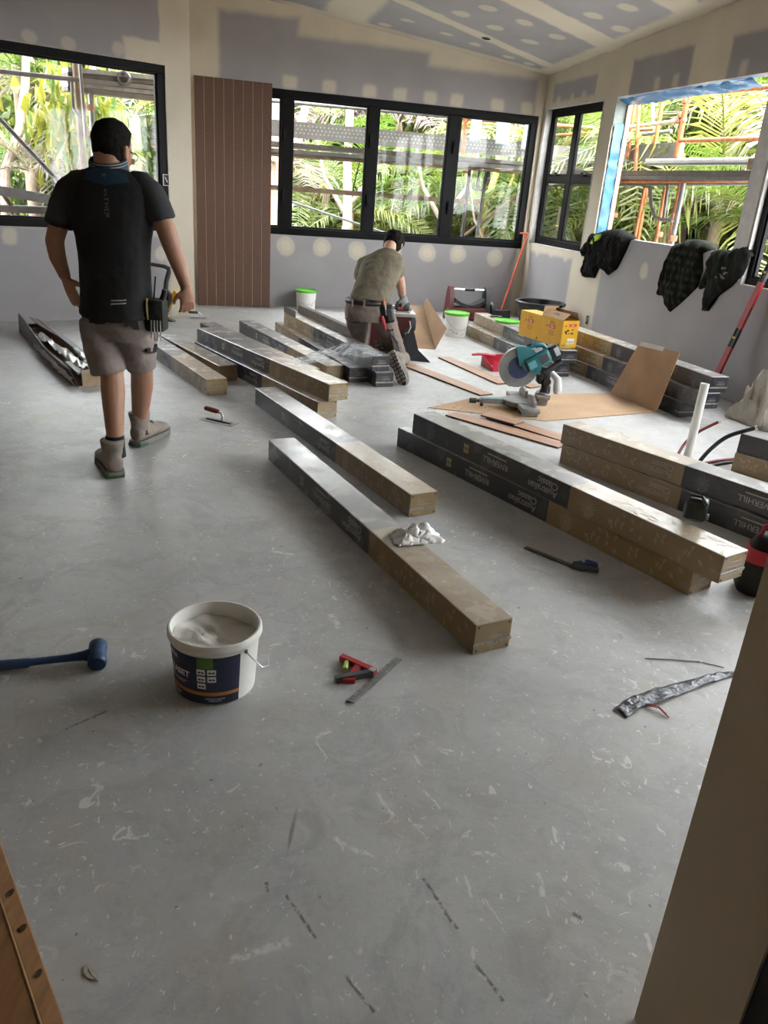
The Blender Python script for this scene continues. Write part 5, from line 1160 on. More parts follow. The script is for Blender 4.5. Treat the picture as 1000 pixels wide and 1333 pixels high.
# legs
aL, aR = atY(150, 575, 3.90) - org, atY(182, 547, 4.42) - org
limb(bm, [LP(133, 420), LP(138, 455, -.02), LP(144, 474, -.03), LP(146, 490, -.05), LP(147, 508, -.075), LP(148, 530, -.10), (aL + LP(149, 545, -.12))/2 + V((0, 0, .0)), aL, aL - V((0, 0, .05))], [.092, .078, .066, .060, .062, .056, .047, .041, .042], 16)
limb(bm, [LP(172, 420), LP(178, 450, .05), LP(183, 468, .12), LP(185, 484, .17), LP(185, 502, .24), LP(184, 520, .30), (aR + LP(183, 530, .33))/2, aR, aR - V((0, 0, .05))], [.090, .078, .066, .060, .062, .055, .047, .041, .042], 16)
body = fused('body', bm, SKIN, t, .0065, 4)
eyes(HM, body); hair('hair', HM, t, HAIR, .04, .005, .012, .175, 3)
# glasses
bm = newbm()
for s in (-1, 1):
    tube(bm, [HM @ V((s*.033 + .024*cos(a), .105, .112 + .018*sin(a))) for a in [2*pi*k/14 for k in range(14)]], .0018, 6, closed=True); tube(bm, [HM @ V((s*.056, .104, .116)), HM @ V((s*.078, .05, .120)), HM @ V((s*.082, -.005, .122))], .002, 6)
tube(bm, [HM @ V((-.01, .107, .114)), HM @ V((.01, .107, .114))], .0018, 6); obj('glasses', bm, DKPL, t, smooth=True)
# shirt: trunk, sleeves, collar, yoke
SHB = mat('shirt_black', (.005, .005, .006), .8, var=.2, scale=20, bump=.08); SHG = mat('shirt_charcoal', (.022, .023, .025), .85, var=.2, scale=160, bump=.1); SHU = mat('shirt_blue', (.012, .040, .075), .8, var=.15, scale=120, bump=.05)
bm = newbm(); rr = []
for (x, y, hw, ry) in ((141, 218, 20, .066), (141, 223, 32, .075), (142, 229, 46, .086), (143, 238, 56, .102), (144, 252, 59, .118), (145, 278, 54, .126), (148, 310, 48, .126), (150, 345, 46, .126), (151, 375, 46, .128), (152, 396, 47, .142), (152, 409, 49, .150)):
    c = LP(x, y); w = hw/258.; ring = ell(c, X, Yv, w, ry, 28, .05)
    if y > 395: ring = [p + V((0, 0, -.035*max(0, -sin(2*pi*j/28))**1.0 + .012)) for j, p in enumerate(ring)]
    rr.append(ring)
loft(bm, rr); shirt = fused('shirt', bm, SHB, t, .008, 5, .012, .11)
for (pts, rad, nm) in (([LP(118, 229), LP(104, 236), LP(92, 249), LP(84, 268), LP(78, 285), LP(76, 294)], [.035, .060, .072, .072, .070, .070], 'sleeve'), ([LP(168, 230), LP(182, 238), LP(194, 251), LP(203, 268), LP(209, 280), LP(211, 287)], [.035, .060, .072, .072, .070, .070], 'sleeve')):
    bm = newbm(); limb(bm, pts, rad, 18); fused(nm, bm, SHG, t, .008, 4, .008, .09)
bm = newbm(); loft(bm, [ell(LP(141, y, .012), X, (Yv + Zv*.35).normalized(), rx, ry, 28) for y, rx, ry in ((223, .098, .090), (216, .092, .084), (210, .087, .080), (206, .085, .078))], cap=False); o = obj('collar', bm, SHU, t, smooth='all'); so_ = o.modifiers.new('thick', 'SOLIDIFY'); so_.thickness = .006
for yy in (208, 211.5):
    bm = newbm(); tube(bm, [p + (p - LP(141, yy, .012)).normalized()*.003 for p in ell(LP(141, yy, .012), X, (Yv + Zv*.35).normalized(), .0865 + (yy-208)*.0006, .0795 + (yy-208)*.0006, 28)], .0028, 6, closed=True); obj('collar_stripe', bm, mat('stripe_pale', (.30, .30, .30), .8), o, smooth=True)
# yoke with its point
bm = newbm(); g = []; nu, nv = 24, 8
for i in range(nu+1):
    u = i/nu; top = LP(106 + 58*u, 214, -.10); bot = LP(99 + 70*u, 224 + 14*(1-abs(2*u-.95)), -.16); g.append([bm.verts.new(top.lerp(bot, j/nv)) for j in range(nv+1)])
for i in range(nu):
    for j in range(nv): bm.faces.new((g[i][j], g[i+1][j], g[i+1][j+1], g[i][j+1]))
o = obj('yoke', bm, SHU, t, smooth='all'); shrink(o, shirt, .007)
# star mark on the yoke, lettering down the spine, reflective bars
GRYK = mat('print_grey', (.10, .10, .10), .7, var=0, bump=0)
bm = newbm(); c = LP(132, 222.5, -.13); sp_ = []
for k in range(10): a = pi/2 + k*pi/5; r = .020 if k % 2 == 0 else .009; sp_.append(bm.verts.new(c + X*(r*cos(a)) + Zv*(r*sin(a)*.8)))
bm.faces.new(sp_); o = obj('star_mark', bm, GRYK, t); shrink(o, shirt, .010)
def subd(me, cuts=1):
    b = bmesh.new(); b.from_mesh(me); bmesh.ops.triangulate(b, faces=b.faces); b.to_mesh(me); b.free()
me = text_mesh('ANTHEM', .030, .0, 1.25).copy(); subd(me); me.materials.clear(); me.materials.append(mat('print_silver', (.16, .16, .16), .5, var=0, bump=0))
a_, b_ = LP(132, 246, -.16), LP(136.5, 278, -.16); dx = (b_ - a_).normalized(); mid = (a_ + b_)/2
mt = basis(mid, dx, V((1, 0, 0)) - dx*dx.x); 
for v in me.vertices: v.co = mt @ v.co
o = bpy.data.objects.new('lettering', me); COL.objects.link(o); o.parent = t; shrink(o, shirt, .004)
for yy in (391.5, 396): patch('reflective_bar', [LP(143, yy-.9, -.15), LP(165, yy-1.6, -.15), LP(165, yy+.2, -.15), LP(143, yy+.9, -.15)], mat('reflective', (.42, .42, .41), .4), t, shirt, 10, 2, .004)
# shorts
TAUPE = mat('taupe_cotton', (.225, .185, .165), .9, var=.15, scale=12, bump=.1); 
bm = newbm(); loft(bm, [ell(LP(x, y), X, Yv, hw/258., ry, 24, .1) for x, y, hw, ry in ((152, 386, 40, .108), (152, 405, 43, .118), (153, 425, 46, .132), (154, 440, 42, .115))])
limb(bm, [LP(130, 415), LP(132, 440, -.01), LP(137, 462, -.02), LP(141, 481, -.025), LP(142, 485, -.025)], [(.098, .125), (.100, .118), (.096, .105), (.092, .098), (.090, .096)], 20)
limb(bm, [LP(176, 415), LP(178, 440, .04), LP(181, 460, .08), LP(184, 474, .115), (LP(184.5, 477, .12))], [(.096, .125), (.096, .115), (.090, .102), (.080, .092), (.078, .09)], 20)
shorts = fused('shorts', bm, TAUPE, t, .008, 4, .014, .07)
PBK = mat('pocket_black', (.022, .018, .018), .85)
patch('pocket_flap', [LP(108, 405, -.17), LP(140, 412, -.17), LP(132, 421, -.17), LP(111, 421, -.17)], PBK, shorts, shorts, 12, 6, .010); patch('pocket_flap', [LP(161, 417, -.17), LP(190, 412, -.17), LP(190, 422, -.17), LP(163, 427, -.17)], PBK, shorts, shorts, 12, 6, .010)
patch('cargo_pocket', [LP(190, 425, -.05), LP(203, 424, .05), LP(203, 456, .08), LP(191, 458, -.02)], TAUPE, shorts, shorts, 10, 10, .012); patch('cargo_patch', [LP(192, 452, -.03), LP(202, 447, .05), LP(202, 457, .06), LP(192, 460, -.03)], PBK, shorts, shorts, 8, 5, .014)
# socks and boots
for (a_, tilt) in ((aL, 0), (aR, 0)):
    bm = newbm(); limb(bm, [a_ + V((0, 0, .035)), a_ + V((0, 0, .0)), a_ - V((0, 0, .045)), a_ - V((0, 0, .08))], [.047, .048, .050, .052], 18); obj('sock', bm, SOCKM, t, smooth=True)
def boot_at(parent, ank, d, org_, pitch=0, **k):
    """boot whose shaft meets the ankle point, sole on the floor"""
    d = V((d[0], d[1], 0)).normalized(); a = atan2(-d.x, d.y); h = V(ank) - d*.055; h.z = 0
    M = Matrix.Translation(V((h.x, h.y, 0))) @ Matrix.Rotation(a, 4, 'Z') @ Matrix.Rotation(pitch, 4, 'X') @ Matrix.Diagonal((1.25, 1.1, 1.12, 1)); return boot(parent, M, **k)
boot_at(t, aL + V((-.01, -.02, 0)), (-.50, .86), org); boot_at(t, aR + V((0, .0, 0)), (.24, .97), org)
# tool pouch on the right hip
bm = newbm(); c = LP(203, 402, -.02); bx(bm, -.05, .05, -.05, .05, -.11, .05, Matrix.Translation(c), bev=.015, seg=2); pch = obj('tool_pouch', bm, mat('pouch_dark', (.020, .021, .018), .85, var=.3, scale=40, bump=.2), t, smooth=40)
bm = newbm(); tube(bm, [c + V((-.01, 0, .03)), c + V((.005, 0, .16))], .004, 8); obj('pencil', bm, mat('pencil_blue', (.02, .05, .17), .5), pch)
bm = newbm(); tube(bm, [c + V((.025, .0, .03)), c + V((.045, 0, .075)), c + V((.048, 0, .10))], [.014, .015, .012], 10); obj('tool_grip', bm, DKPL, pch, smooth=True)
bm = newbm(); tube(bm, [c + V((-.03, -.045, .055)), c + V((-.03, -.052, .0)), c + V((-.028, -.05, -.05))], [.005, .006, .004], 8); obj('knife', bm, mat('brass_tool', (.42, .32, .12), .4, .6), pch, smooth=True)
bm = newbm()
for k in range(4): tube(bm, [c + V((-.01 + k*.015, -.052, -.05)), c + V((-.012 + k*.016, -.054, -.14 - .01*(k % 2)))], .004, 6)
obj('chain', bm, STEEL, pch, smooth=True)

# --- the kneeling worker
Y2 = 6.95
Q = lambda x, y, Y: atY(x, y, Y)
t = thing('person', 'kneeling worker bent over a table saw, olive shirt, brown trousers, grey gloves', 'person', (-.25, 6.95, 0)); org = t.location.copy()
def q(x, y, Y): return Q(x, y, Y) - org
hipc = q(478, 397, 6.95); neck = q(506, 327, 7.22); lean = (neck - hipc).normalized(); side2 = V((.94, -.05, .0)).normalized(); fwd2 = side2.cross(lean); fwd2 = -fwd2 if fwd2.y < 0 else fwd2
HM2 = Matrix.Translation(q(509, 325, 7.28) + V((0, .03, -.04))) @ Euler((R(-42), 0, R(-16))).to_matrix().to_4x4() @ Matrix.Translation((0, 0, -.02))
bm = newbm(); head(bm, HM2)
limb(bm, [neck - lean*.04, neck + lean*.03, q(508, 318, 7.27)], [(.062, .058), (.055, .055), (.055, .055)], 14)
tors = [hipc.lerp(neck, k) for k in (0, .25, .5, .75, .92)]
loft(bm, [ell(c, side2, fwd2, rx, ry) for c, rx, ry in zip(tors, (.15, .14, .15, .15, .09), (.10, .10, .11, .10, .07))])
kR, kL = V((.035, 7.08, .065)) - org, V((-.36, 7.42, .065)) - org; hR, hL = V((-.15, 6.95, .50)) - org, V((-.37, 7.0, .49)) - org
anR, anL = V((.0, 6.66, .15)) - org, V((-.22, 7.03, .13)) - org
for h, k_, an in ((hR, kR, anR), (hL, kL, anL)):
    limb(bm, [h, h.lerp(k_, .5), k_], [.085, .072, .055]); limb(bm, [k_, k_.lerp(an, .35), an], [.052, .055, .042])
sR, eR, wR = q(514, 341, 7.18), q(521, 366, 7.30), q(524, 384, 7.43)
limb(bm, [sR, sR.lerp(eR, .5), eR, eR.lerp(wR, .4), wR], [.056, .050, .043, .042, .030])
sL = q(474, 346, 7.30); eL = V((-.40, 7.55, .68)) - org; wL = V((-.22, 7.68, .56)) - org
limb(bm, [sL, sL.lerp(eL, .5), eL, eL.lerp(wL, .4), wL], [.056, .050, .043, .042, .030])
body = fused('body', bm, SKIN2, t, .0075, 4); eyes(HM2, body); hair('hair', HM2, t, HAIR, .045, .018, .016, .17, 9)
GLV = mat('glove_grey', (.22, .22, .215), .85, var=.1, bump=.12); GLVD = mat('glove_black', (.02, .02, .02), .7)
for (w, nxt, nr, sd) in ((wR, q(528, 398, 7.47), (.5, -.85, .2), 1), (wL, V((-.10, 7.72, .49)) - org, (-.3, -.3, .9), -1)):
    bm = newbm(); limb(bm, [w - (nxt-w).normalized()*.05, w, w + (nxt-w).normalized()*.02], [.036, .036, .034]); hand(bm, w, nxt - w, nr, sd, .9, 1.1); fused('glove', bm, GLV, t, .006, 3)
OLV = mat('olive_cotton', (.135, .115, .078), .9, var=.15, scale=10, bump=.1); TRO = mat('brown_trouser', (.165, .130, .11), .9, var=.18, scale=10, bump=.1)
bm = newbm(); rr = []
for k, rx, ry in ((-.02, .185, .135), (.12, .18, .14), (.3, .172, .145), (.5, .178, .145), (.68, .192, .135), (.82, .180, .115), (.92, .125, .09), (1.0, .07, .066)): rr.append(ell(hipc.lerp(neck, k), side2, fwd2, rx, ry, 24, .1))
loft(bm, rr)
for (s, e, kk) in ((sR, eR, .62), (sL, eL, .62)):
    c0 = neck.lerp(s, .45) - V((0, 0, .02)); limb(bm, [c0, s, s.lerp(e, .35), s.lerp(e, kk)], [.075, .078, .072, .068], 16)
shirt2 = fused('shirt', bm, OLV, t, .008, 4, .02, .09)
bm = newbm(); loft(bm, [ell(hipc + V((0, 0, dz)), X, Yv, rx, ry, 24, .1) for dz, rx, ry in ((.045, .178, .13), (.0, .186, .14), (-.06, .195, .15), (-.13, .185, .15))])
for h, k_, an in ((hR, kR, anR), (hL, kL, anL)):
    limb(bm, [h + V((0, 0, .0)), h.lerp(k_, .5), k_ + V((0, .01, .01))], [(.108, .12), (.095, .10), (.078, .075)], 18); limb(bm, [k_ + V((0, .0, .012)), k_.lerp(an, .4) + V((0, 0, .012)), k_.lerp(an, .9) + V((0, 0, .0))], [(.074, .074), (.070, .068), (.064, .06)], 18)
trou = fused('trousers', bm, TRO, t, .008, 4, .018, .07)
bm = newbm(); loft(bm, [ell(hipc + V((0, 0, dz)), X, Yv, .192, .146, 28) for dz in (.012, .05)], cap=False); o = obj('belt', bm, DKPL, t, smooth='all'); o.modifiers.new('thick', 'SOLIDIFY').thickness = .008
for dx in (-.12, -.02): bm = newbm(); bx(bm, dx-.008, dx+.008, -.164, -.148, -.005, .06, Matrix.Translation(hipc), bev=.003); obj('belt_loop', bm, TRO, o)
# pouch with red and orange tools at the right hip
c = q(503, 402, 6.86); bm = newbm(); bx(bm, -.055, .055, -.035, .035, -.12, .03, Matrix.Translation(c) @ Matrix.Rotation(-.25, 4, 'Y'), bev=.012, seg=2); pch = obj('tool_pouch', bm, mat('pouch_black', (.020, .020, .020), .8, bump=.1), t, smooth=40)
bm = newbm(); tube(bm, [c + V((-.015, -.02, .0)), c + V((-.03, -.022, .075))], [.010, .012], 10); obj('orange_grip', bm, mat('grip_orange', (.55, .13, .02), .5), pch, smooth=True)
bm = newbm(); tube(bm, [c + V((-.035, -.04, -.06)), c + V((-.02, -.045, -.10)), c + V((.0, -.04, -.16)), c + V((.002, -.04, -.17))], [.016, .020, .017, .008], 10); obj('red_grip', bm, mat('grip_red', (.38, .02, .03), .45), pch, smooth=True)
bm = newbm(); bx(bm, .0, .05, -.05, -.03, -.10, .0, Matrix.Translation(c) @ Matrix.Rotation(-.25, 4, 'Y'), bev=.006); obj('phone_case', bm, mat('case_grey', (.055, .06, .065), .5), pch)
bm = newbm(); bx(bm, -.012, .002, -.045, -.03, -.05, .04, Matrix.Translation(c) @ Matrix.Rotation(-.2, 4, 'Y'), bev=.003); obj('steel_tool', bm, STEEL, pch)
patch('cargo_stripe', [q(505, 433, 6.8), q(517, 429, 6.85), q(517, 433, 6.85), q(505, 437, 6.8)], PBK, trou, trou, 8, 4, .005)
patch('cargo_pocket', [q(510, 436, 6.8), q(522, 446, 6.9), q(524, 466, 6.9), q(514, 452, 6.8)], PBK, trou, trou, 8, 8, .006)
# boots, soles turned up towards the camera
toeR = V((.075, 6.46, 0)) - org; heelR = V((-.045, 6.60, .235)) - org
def boot_line(toe, heel, parent, up):
    y = (toe - heel).normalized(); z = V(up); z = (z - y*z.dot(y)).normalized(); x = y.cross(z); M = basis(heel - z*.0, x, y, z); return boot(parent, M, green=False, tread=True)
boot_line(toeR + V((0, 0, .012)), heelR, t, (.25, .9, .35)); 
toeL = V((-.10, 6.93, .01)) - org; heelL = V((-.17, 7.02, .25)) - org; boot_line(toeL, heelL, t, (-.1, .9, .4))
# ---------------------------------------------------------------- machines and larger tools
TEAL = mat('teal_plastic', (.012, .135, .155), .4, var=.08, bump=.03, coat=.15); ALLOY = mat('cast_grey', (.23, .225, .215), .5, .5, var=.15, bump=.05); DKGR = mat('dark_grey_plastic', (.045, .045, .048), .5)
# mitre saw
o0 = fl(676, 531, .006); tip = fl(617, 528, .006); axd = (tip - o0); axd.z = 0; axd.normalize()
t = thing('mitre_saw', 'teal cordless mitre saw standing on the cardboard sheet', 'mitre saw'); t.matrix_world = basis((o0.x, o0.y, .007), axd, V((0, 0, 1)).cross(axd), (0, 0, 1))
bm = newbm(); lathe(bm, [(0, .030), (.135, .030), (.14, .036), (.14, .062), (.132, .068), (0, .068)], 40); obj('turntable', bm, ALLOY, t, smooth=35)
for s in (-1, 1):
    bm = newbm(); bx(bm, -.09, .05, s*.12 if s > 0 else -.28, .28 if s > 0 else s*.12, .028, .066, bev=.008, seg=2); bx(bm, -.08, .04, s*.25-.012, s*.25+.012, 0, .03, bev=.004); bx(bm, -.085, .045, s*.14-.010, s*.14+.010, 0, .03, bev=.004); w = obj('wing', bm, ALLOY, t, smooth=35)
    bm = newbm(); prism(bm, [(-.0, .0), (.20, 0), (.20, .035), (.12, .075), (.01, .06)], -.010, .010, Matrix(((0, 0, 1, -.055), (s, 0, 0, s*.035), (0, 1, 0, .064), (0, 0, 0, 1)))); obj('fence', bm, mat('fence_alloy', (.30, .28, .25), .45, .5, var=.15), t)
bm = newbm(); prism(bm, [(.08, -.038), (.30, -.026), (.325, -.018), (.325, .018), (.30, .026), (.08, .038)], .028, .056); arm = obj('table_arm', bm, ALLOY, t)
bm = newbm(); prism(bm, [(.09, -.030), (.31, -.020), (.31, .020), (.09, .030)], .056, .066); obj('kerf_plate', bm, mat('teal_plate', (.10, .22, .23), .4), arm)
bm = newbm(); bx(bm, .12, .21, -.043, -.034, .032, .050); obj('warning_label', bm, mat('label_yellow', (.50, .36, .03), .5), arm)
bm = newbm(); tube(bm, [(.318, 0, .040), (.345, 0, .040), (.350, 0, .040), (.395, 0, .040), (.40, 0, .040)], [.012, .012, .021, .021, .012], 16); obj('lock_knob', bm, DKGR, t, smooth=35)
bm = newbm(); bx(bm, .29, .315, -.012, .012, 0, .03, bev=.004); obj('arm_foot', bm, DKGR, t)
# tilting post and slide at the back
bm = newbm(); bx(bm, -.21, -.12, -.05, .05, .03, .13, bev=.02, seg=2); tube(bm, [(-.165, -.065, .10), (-.165, .065, .10)], .038, 18); obj('tilt_post', bm, ALLOY, t, smooth=35)
bm = newbm(); tube(bm, [(-.17, 0, .12), (-.18, 0, .17), (-.175, 0, .225)], [.032, .030, .034], 14); tube(bm, [(-.175, -.055, .225), (-.175, .055, .225)], .030, 16); obj('hinge', bm, mat('black_casting', (.03, .03, .032), .45, .3), t, smooth=35)
bm = newbm(); tube(bm, [(-.205, .07, .11), (-.10, .075, .12)], .022, 14); obj('slide_tube', bm, mat('chrome_dark', (.25, .25, .25), .25, .9), t, smooth=35)
bm = newbm(); tube(bm, [(-.21, -.06, .09), (-.24, -.07, .12), (-.235, -.07, .17)], .010, 8); obj('bevel_lever', bm, DKGR, t, smooth=True)
# head: blade with guards, motor, handle, battery
BC = V((.045, 0, .315)); 
bm = newbm(); lathe(bm, [(0, -.0012), (.145, -.0012), (.150, -.0015), (.150, .0015), (.145, .0012), (0, .0012)], 60, Matrix.Translation(BC) @ Matrix.Rotation(pi/2, 4, 'X')); bl = obj('blade', bm, mat('blade_steel', (.22, .23, .23), .4, .6, var=.15), t)
bm = newbm(); lathe(bm, [(0, -.004), (.085, -.004), (.085, .004), (0, .004)], 40, Matrix.Translation(BC + V((0, .002, 0))) @ Matrix.Rotation(pi/2, 4, 'X')); obj('blade_print', bm, mat('blade_blue', (.03, .05, .13), .4), bl)
def sector(bm, r0, r1, a0, a1, y0, y1, n=18):
    pl = [(r1*cos(a0+(a1-a0)*k/n), r1*sin(a0+(a1-a0)*k/n)) for k in range(n+1)] + [(r0*cos(a1-(a1-a0)*k/n), r0*sin(a1-(a1-a0)*k/n)) for k in range(n+1)]
    prism(bm, pl, y0, y1, Matrix(((1, 0, 0, BC.x), (0, 0, 1, 0), (0, 1, 0, BC.z), (0, 0, 0, 1))))
bm = newbm(); sector(bm, .118, .158, R(55), R(290), -.022, -.018); sector(bm, .146, .158, R(-70), R(150), .010, .018); sector(bm, .153, .158, R(-70), R(150), -.018, .012)
G2 = glassmat('smoked_guard', (.62, .64, .60)); obj('lower_guard', bm, mat('guard_clear', (.20, .20, .18), .3, var=.1, bump=.02), t, smooth=30)
bm = newbm(); sector(bm, .02, .166, R(72), R(195), -.036, .032); obj('upper_guard', bm, TEAL, t, smooth=35)
RG = Matrix.Translation((-.075, 0, .375)) @ Matrix.Rotation(R(32), 4, 'Y')
bm = newbm(); bx(bm, -.115, .09, -.10, .060, -.055, .055, RG, bev=.024, seg=2); tube(bm, [RG @ V((-.02, -.10, .0)), RG @ V((-.02, -.19, .0)), RG @ V((-.02, -.205, .0))], [.058, .058, .04], 24); mot = obj('motor', bm, TEAL, t, smooth=35)
bm = newbm(); bx(bm, -.09, -.02, .061, .064, -.03, .03, RG, bev=.001); obj('side_plate', bm, DKGR, mot); bm = newbm(); bx(bm, .01, .07, .061, .064, -.028, .028, RG); obj('badge', bm, mat('badge_teal', (.10, .30, .33), .4), mot)
bm = newbm(); bx(bm, -.08, .06, -.07, .03, .0545, .058, RG); obj('vents', bm, DKPL, mot)
bm = newbm(); tube(bm, [RG @ V(p) for p in ((.10, -.01, .03), (.085, -.01, .085), (.03, -.01, .115), (-.05, -.01, .11), (-.10, -.01, .075), (-.11, -.01, .03))], [.016, .018, .019, .018, .018, .02], 14); obj('handle', bm, TEAL, t, smooth=35)
bm = newbm(); tube(bm, [RG @ V(p) for p in ((.092, -.01, .075), (.05, -.01, .118), (-.02, -.01, .126))], .014, 12); obj('grip_pad', bm, DKPL, t, smooth=True)
bm = newbm(); bx(bm, -.185, -.11, -.075, .045, -.062, .045, RG, bev=.014, seg=2); bt = obj('battery', bm, DKPL, t, smooth=35)
bm = newbm(); bx(bm, -.187, -.150, .0455, .0475, -.035, .03, RG); obj('battery_label', bm, mat('label_silver', (.45, .5, .52), .3), bt)
bm = newbm(); tube(bm, [RG @ V((-.17, .035, -.085)), RG @ V((-.02, .045, -.10))], .018, 12); obj('trigger_bar', bm, DKPL, t, smooth=True)
bm = newbm(); bx(bm, -.205, -.10, -.035, .035, .20, .33, bev=.02); obj('head_arm', bm, mat('black_casting', (.03, .03, .032), .45, .3), t, smooth=35)
bm = newbm(); tube(bm, [(-.2, .05, .30), (-.24, .09, .26), (-.25, .10, .18), (-.245, .10, .15)], [.02, .03, .034, .02], 14); obj('dust_bag', bm, mat('bag_white', (.62, .62, .62), .8), t, smooth=True)
# dustpan
a = fl(636, 484); b = fl(662, 484); ax_ = (b-a).normalized(); t = thing('dustpan', 'red plastic dustpan with handle lying behind the mitre saw', 'dustpan'); t.matrix_world = basis((a.x+.05, a.y+.05, 0), ax_, V((0, 0, 1)).cross(ax_), (0, 0, 1))
RP = mat('red_plastic', (.48, .012, .035), .4, var=.06, bump=.02); bm = newbm()
bx(bm, -.02, .24, -.02, .24, 0, .004); 
loft(bm, [[V((-.02, -.02, 0)), V((-.016, -.02, 0)), V((-.016, -.02, .03)), V((-.02, -.02, .03))], [V((-.02, .24, 0)), V((-.016, .24, 0)), V((-.016, .24, .11)), V((-.02, .24, .11))]])
loft(bm, [[V((.236, -.02, 0)), V((.24, -.02, 0)), V((.24, -.02, .03)), V((.236, -.02, .03))], [V((.236, .24, 0)), V((.24, .24, 0)), V((.24, .24, .11)), V((.236, .24, .11))]])
bx(bm, -.02, .24, .236, .24, 0, .11); bx(bm, -.02, .24, -.024, -.02, 0, .10); obj('pan', bm, RP, t)
bm = newbm(); tube(bm, [(.10, .20, .105), (.02, .20, .115), (-.08, .20, .118), (-.14, .20, .112)], [.014, .017, .018, .014], 12, flat=.7); obj('handle', bm, RP, t, smooth=True)
# table saw in front of the kneeling worker
t = thing('table_saw', 'red and black portable table saw in front of the kneeling worker', 'table saw', (-.06, 7.78, 0), .12)
bm = newbm(); bx(bm, -.26, .20, -.22, .24, .395, .430, bev=.006); obj('table_top', bm, mat('saw_table', (.50, .50, .50), .35, .6, var=.08), t)
bm = newbm(); prism(bm, [(-.24, 0), (.10, 0), (.16, .39), (-.22, .39)], -.20, .20, Matrix(((1, 0, 0, 0), (0, 0, 1, 0), (0, 1, 0, .0), (0, 0, 0, 1)))); obj('body', bm, mat('saw_red', (.06, .005, .006), .45, var=.1), t)
bm = newbm(); bx(bm, .10, .21, -.19, .05, .26, .385, bev=.02, seg=2); tube(bm, [(.10, -.07, .31), (.20, -.07, .31)], .05, 18); mot = obj('motor', bm, DKPL, t, smooth=35)
bm = newbm(); tube(bm, [(.14, -.21, .36), (.15, -.25, .31), (.13, -.26, .26), (.10, -.22, .24)], .006, 8); obj('rubber_cable', bm, mat('pale_cable', (.5, .48, .45), .5), t, smooth=True)
bm = newbm()
for s in (-.22, .22): tube(bm, [(-.25, s, .02), (.16, s, .02)], .016, 10)
obj('stand_rail', bm, DKPL, t, smooth=True)
bm = newbm(); loft(bm, [[V((.10, -.20, .30)), V((.18, -.20, .30)), V((.18, .0, .30)), V((.10, .0, .30))], [V((.08, -.24, .14)), V((.24, -.26, .10)), V((.24, .0, .12)), V((.08, .0, .14))], [V((.06, -.28, .0)), V((.36, -.34, .0)), V((.30, .02, .0)), V((.06, .02, .0))]]); obj('dust_bag', bm, mat('bag_black', (.02, .02, .022), .85, bump=.2), t, smooth=True)
bm = newbm(); bx(bm, -.20, .18, -.02, .03, .432, .47, bev=.004); obj('rip_fence', bm, mat('fence_grey', (.36, .36, .36), .4, .6), t)
# the black sander in the worker's gloved hand
c = V((.055, 7.50, .52)); t = thing('power_tool', 'black and red hand tool held in the kneeling worker\'s gloved hand', 'power tool', c, .2)
bm = newbm(); bx(bm, -.10, .035, -.035, .045, -.055, .012, bev=.015, seg=2); obj('body', bm, DKPL, t, smooth=35); bm = newbm(); tube(bm, [(-.09, 0, .01), (-.05, 0, .035), (.0, 0, .03), (.03, 0, .0)], .017, 12); obj('grip', bm, DKPL, t, smooth=True)
bm = newbm(); bx(bm, -.08, -.03, -.038, -.034, -.04, -.015); obj('red_badge', bm, mat('badge_red', (.35, .03, .04), .4), t); bm = newbm(); bx(bm, -.10, .04, -.04, .05, -.07, -.055, bev=.003); obj('base_plate', bm, STEEL, t)
# red and black tool carrier with a bar handle
pc = fl(606, 415); t = thing('tool_carrier', 'red and black tool carrier with a steel bar handle behind the carton pair', 'tool carrier', (*(K - BD*.98 + RD*.62)[:2], 0), atan2(BD.y, BD.x)); DR = mat('dark_red', (.10, .010, .012), .45, var=.15)
bm = newbm(); prism(bm, [(-.12, 0), (.12, 0), (.10, .16), (.07, .34), (.03, .42), (-.04, .42), (-.08, .34), (-.11, .16)], -.30, -.24, Matrix(((0, 0, 1, 0), (1, 0, 0, 0), (0, 1, 0, 0), (0, 0, 0, 1)))); tube(bm, [(-.27, -.12, .09), (-.27, -.05, .09)], .075, 16); obj('side_frame', bm, DR, t, smooth=35)
bm = newbm(); prism(bm, [(-.12, 0), (.12, 0), (.10, .16), (.07, .34), (.03, .42), (-.04, .42), (-.08, .34), (-.11, .16)], .20, .26, Matrix(((0, 0, 1, 0), (1, 0, 0, 0), (0, 1, 0, 0), (0, 0, 0, 1)))); obj('side_frame', bm, DKPL, t, smooth=35)
bm = newbm(); tube(bm, [(-.25, 0, .385), (.21, 0, .385)], .015, 14); hd_ = obj('bar_handle', bm, mat('chrome', (.8, .8, .8), .15, 1, var=0, bump=0), t, smooth=True); bm = newbm(); tube(bm, [(-.08, 0, .385), (.06, 0, .385)], .019, 14); obj('handle_grip', bm, DKPL, hd_, smooth=True)
bm = newbm(); bx(bm, -.24, .22, -.10, .10, .02, .17, bev=.02, seg=2); obj('body', bm, DR, t, smooth=35); bm = newbm(); loft(bm, [[V((x, -.09, .17 + .07*(2*(x+.01)/.44)**2)), V((x, .09, .17 + .07*(2*(x+.01)/.44)**2)), V((x, .09, .20 + .09*(2*(x+.01)/.44)**2)), V((x, -.09, .20 + .09*(2*(x+.01)/.44)**2))] for x in [-.22 + .42*k/10 for k in range(11)]]); obj('sling', bm, DKPL, t, smooth=True)
bm = newbm(); lathe(bm, [(.05, -.025), (.11, -.025), (.12, -.01), (.12, .01), (.11, .025), (.05, .025), (.05, -.025)], 28, T(.31, 0, .12, ry=pi/2)); obj('wheel', bm, DKPL, t, smooth=35); bm = newbm(); lathe(bm, [(0, -.02), (.05, -.02), (.05, .02), (0, .02)], 16, T(.31, 0, .12, ry=pi/2)); obj('hub', bm, DR, t)
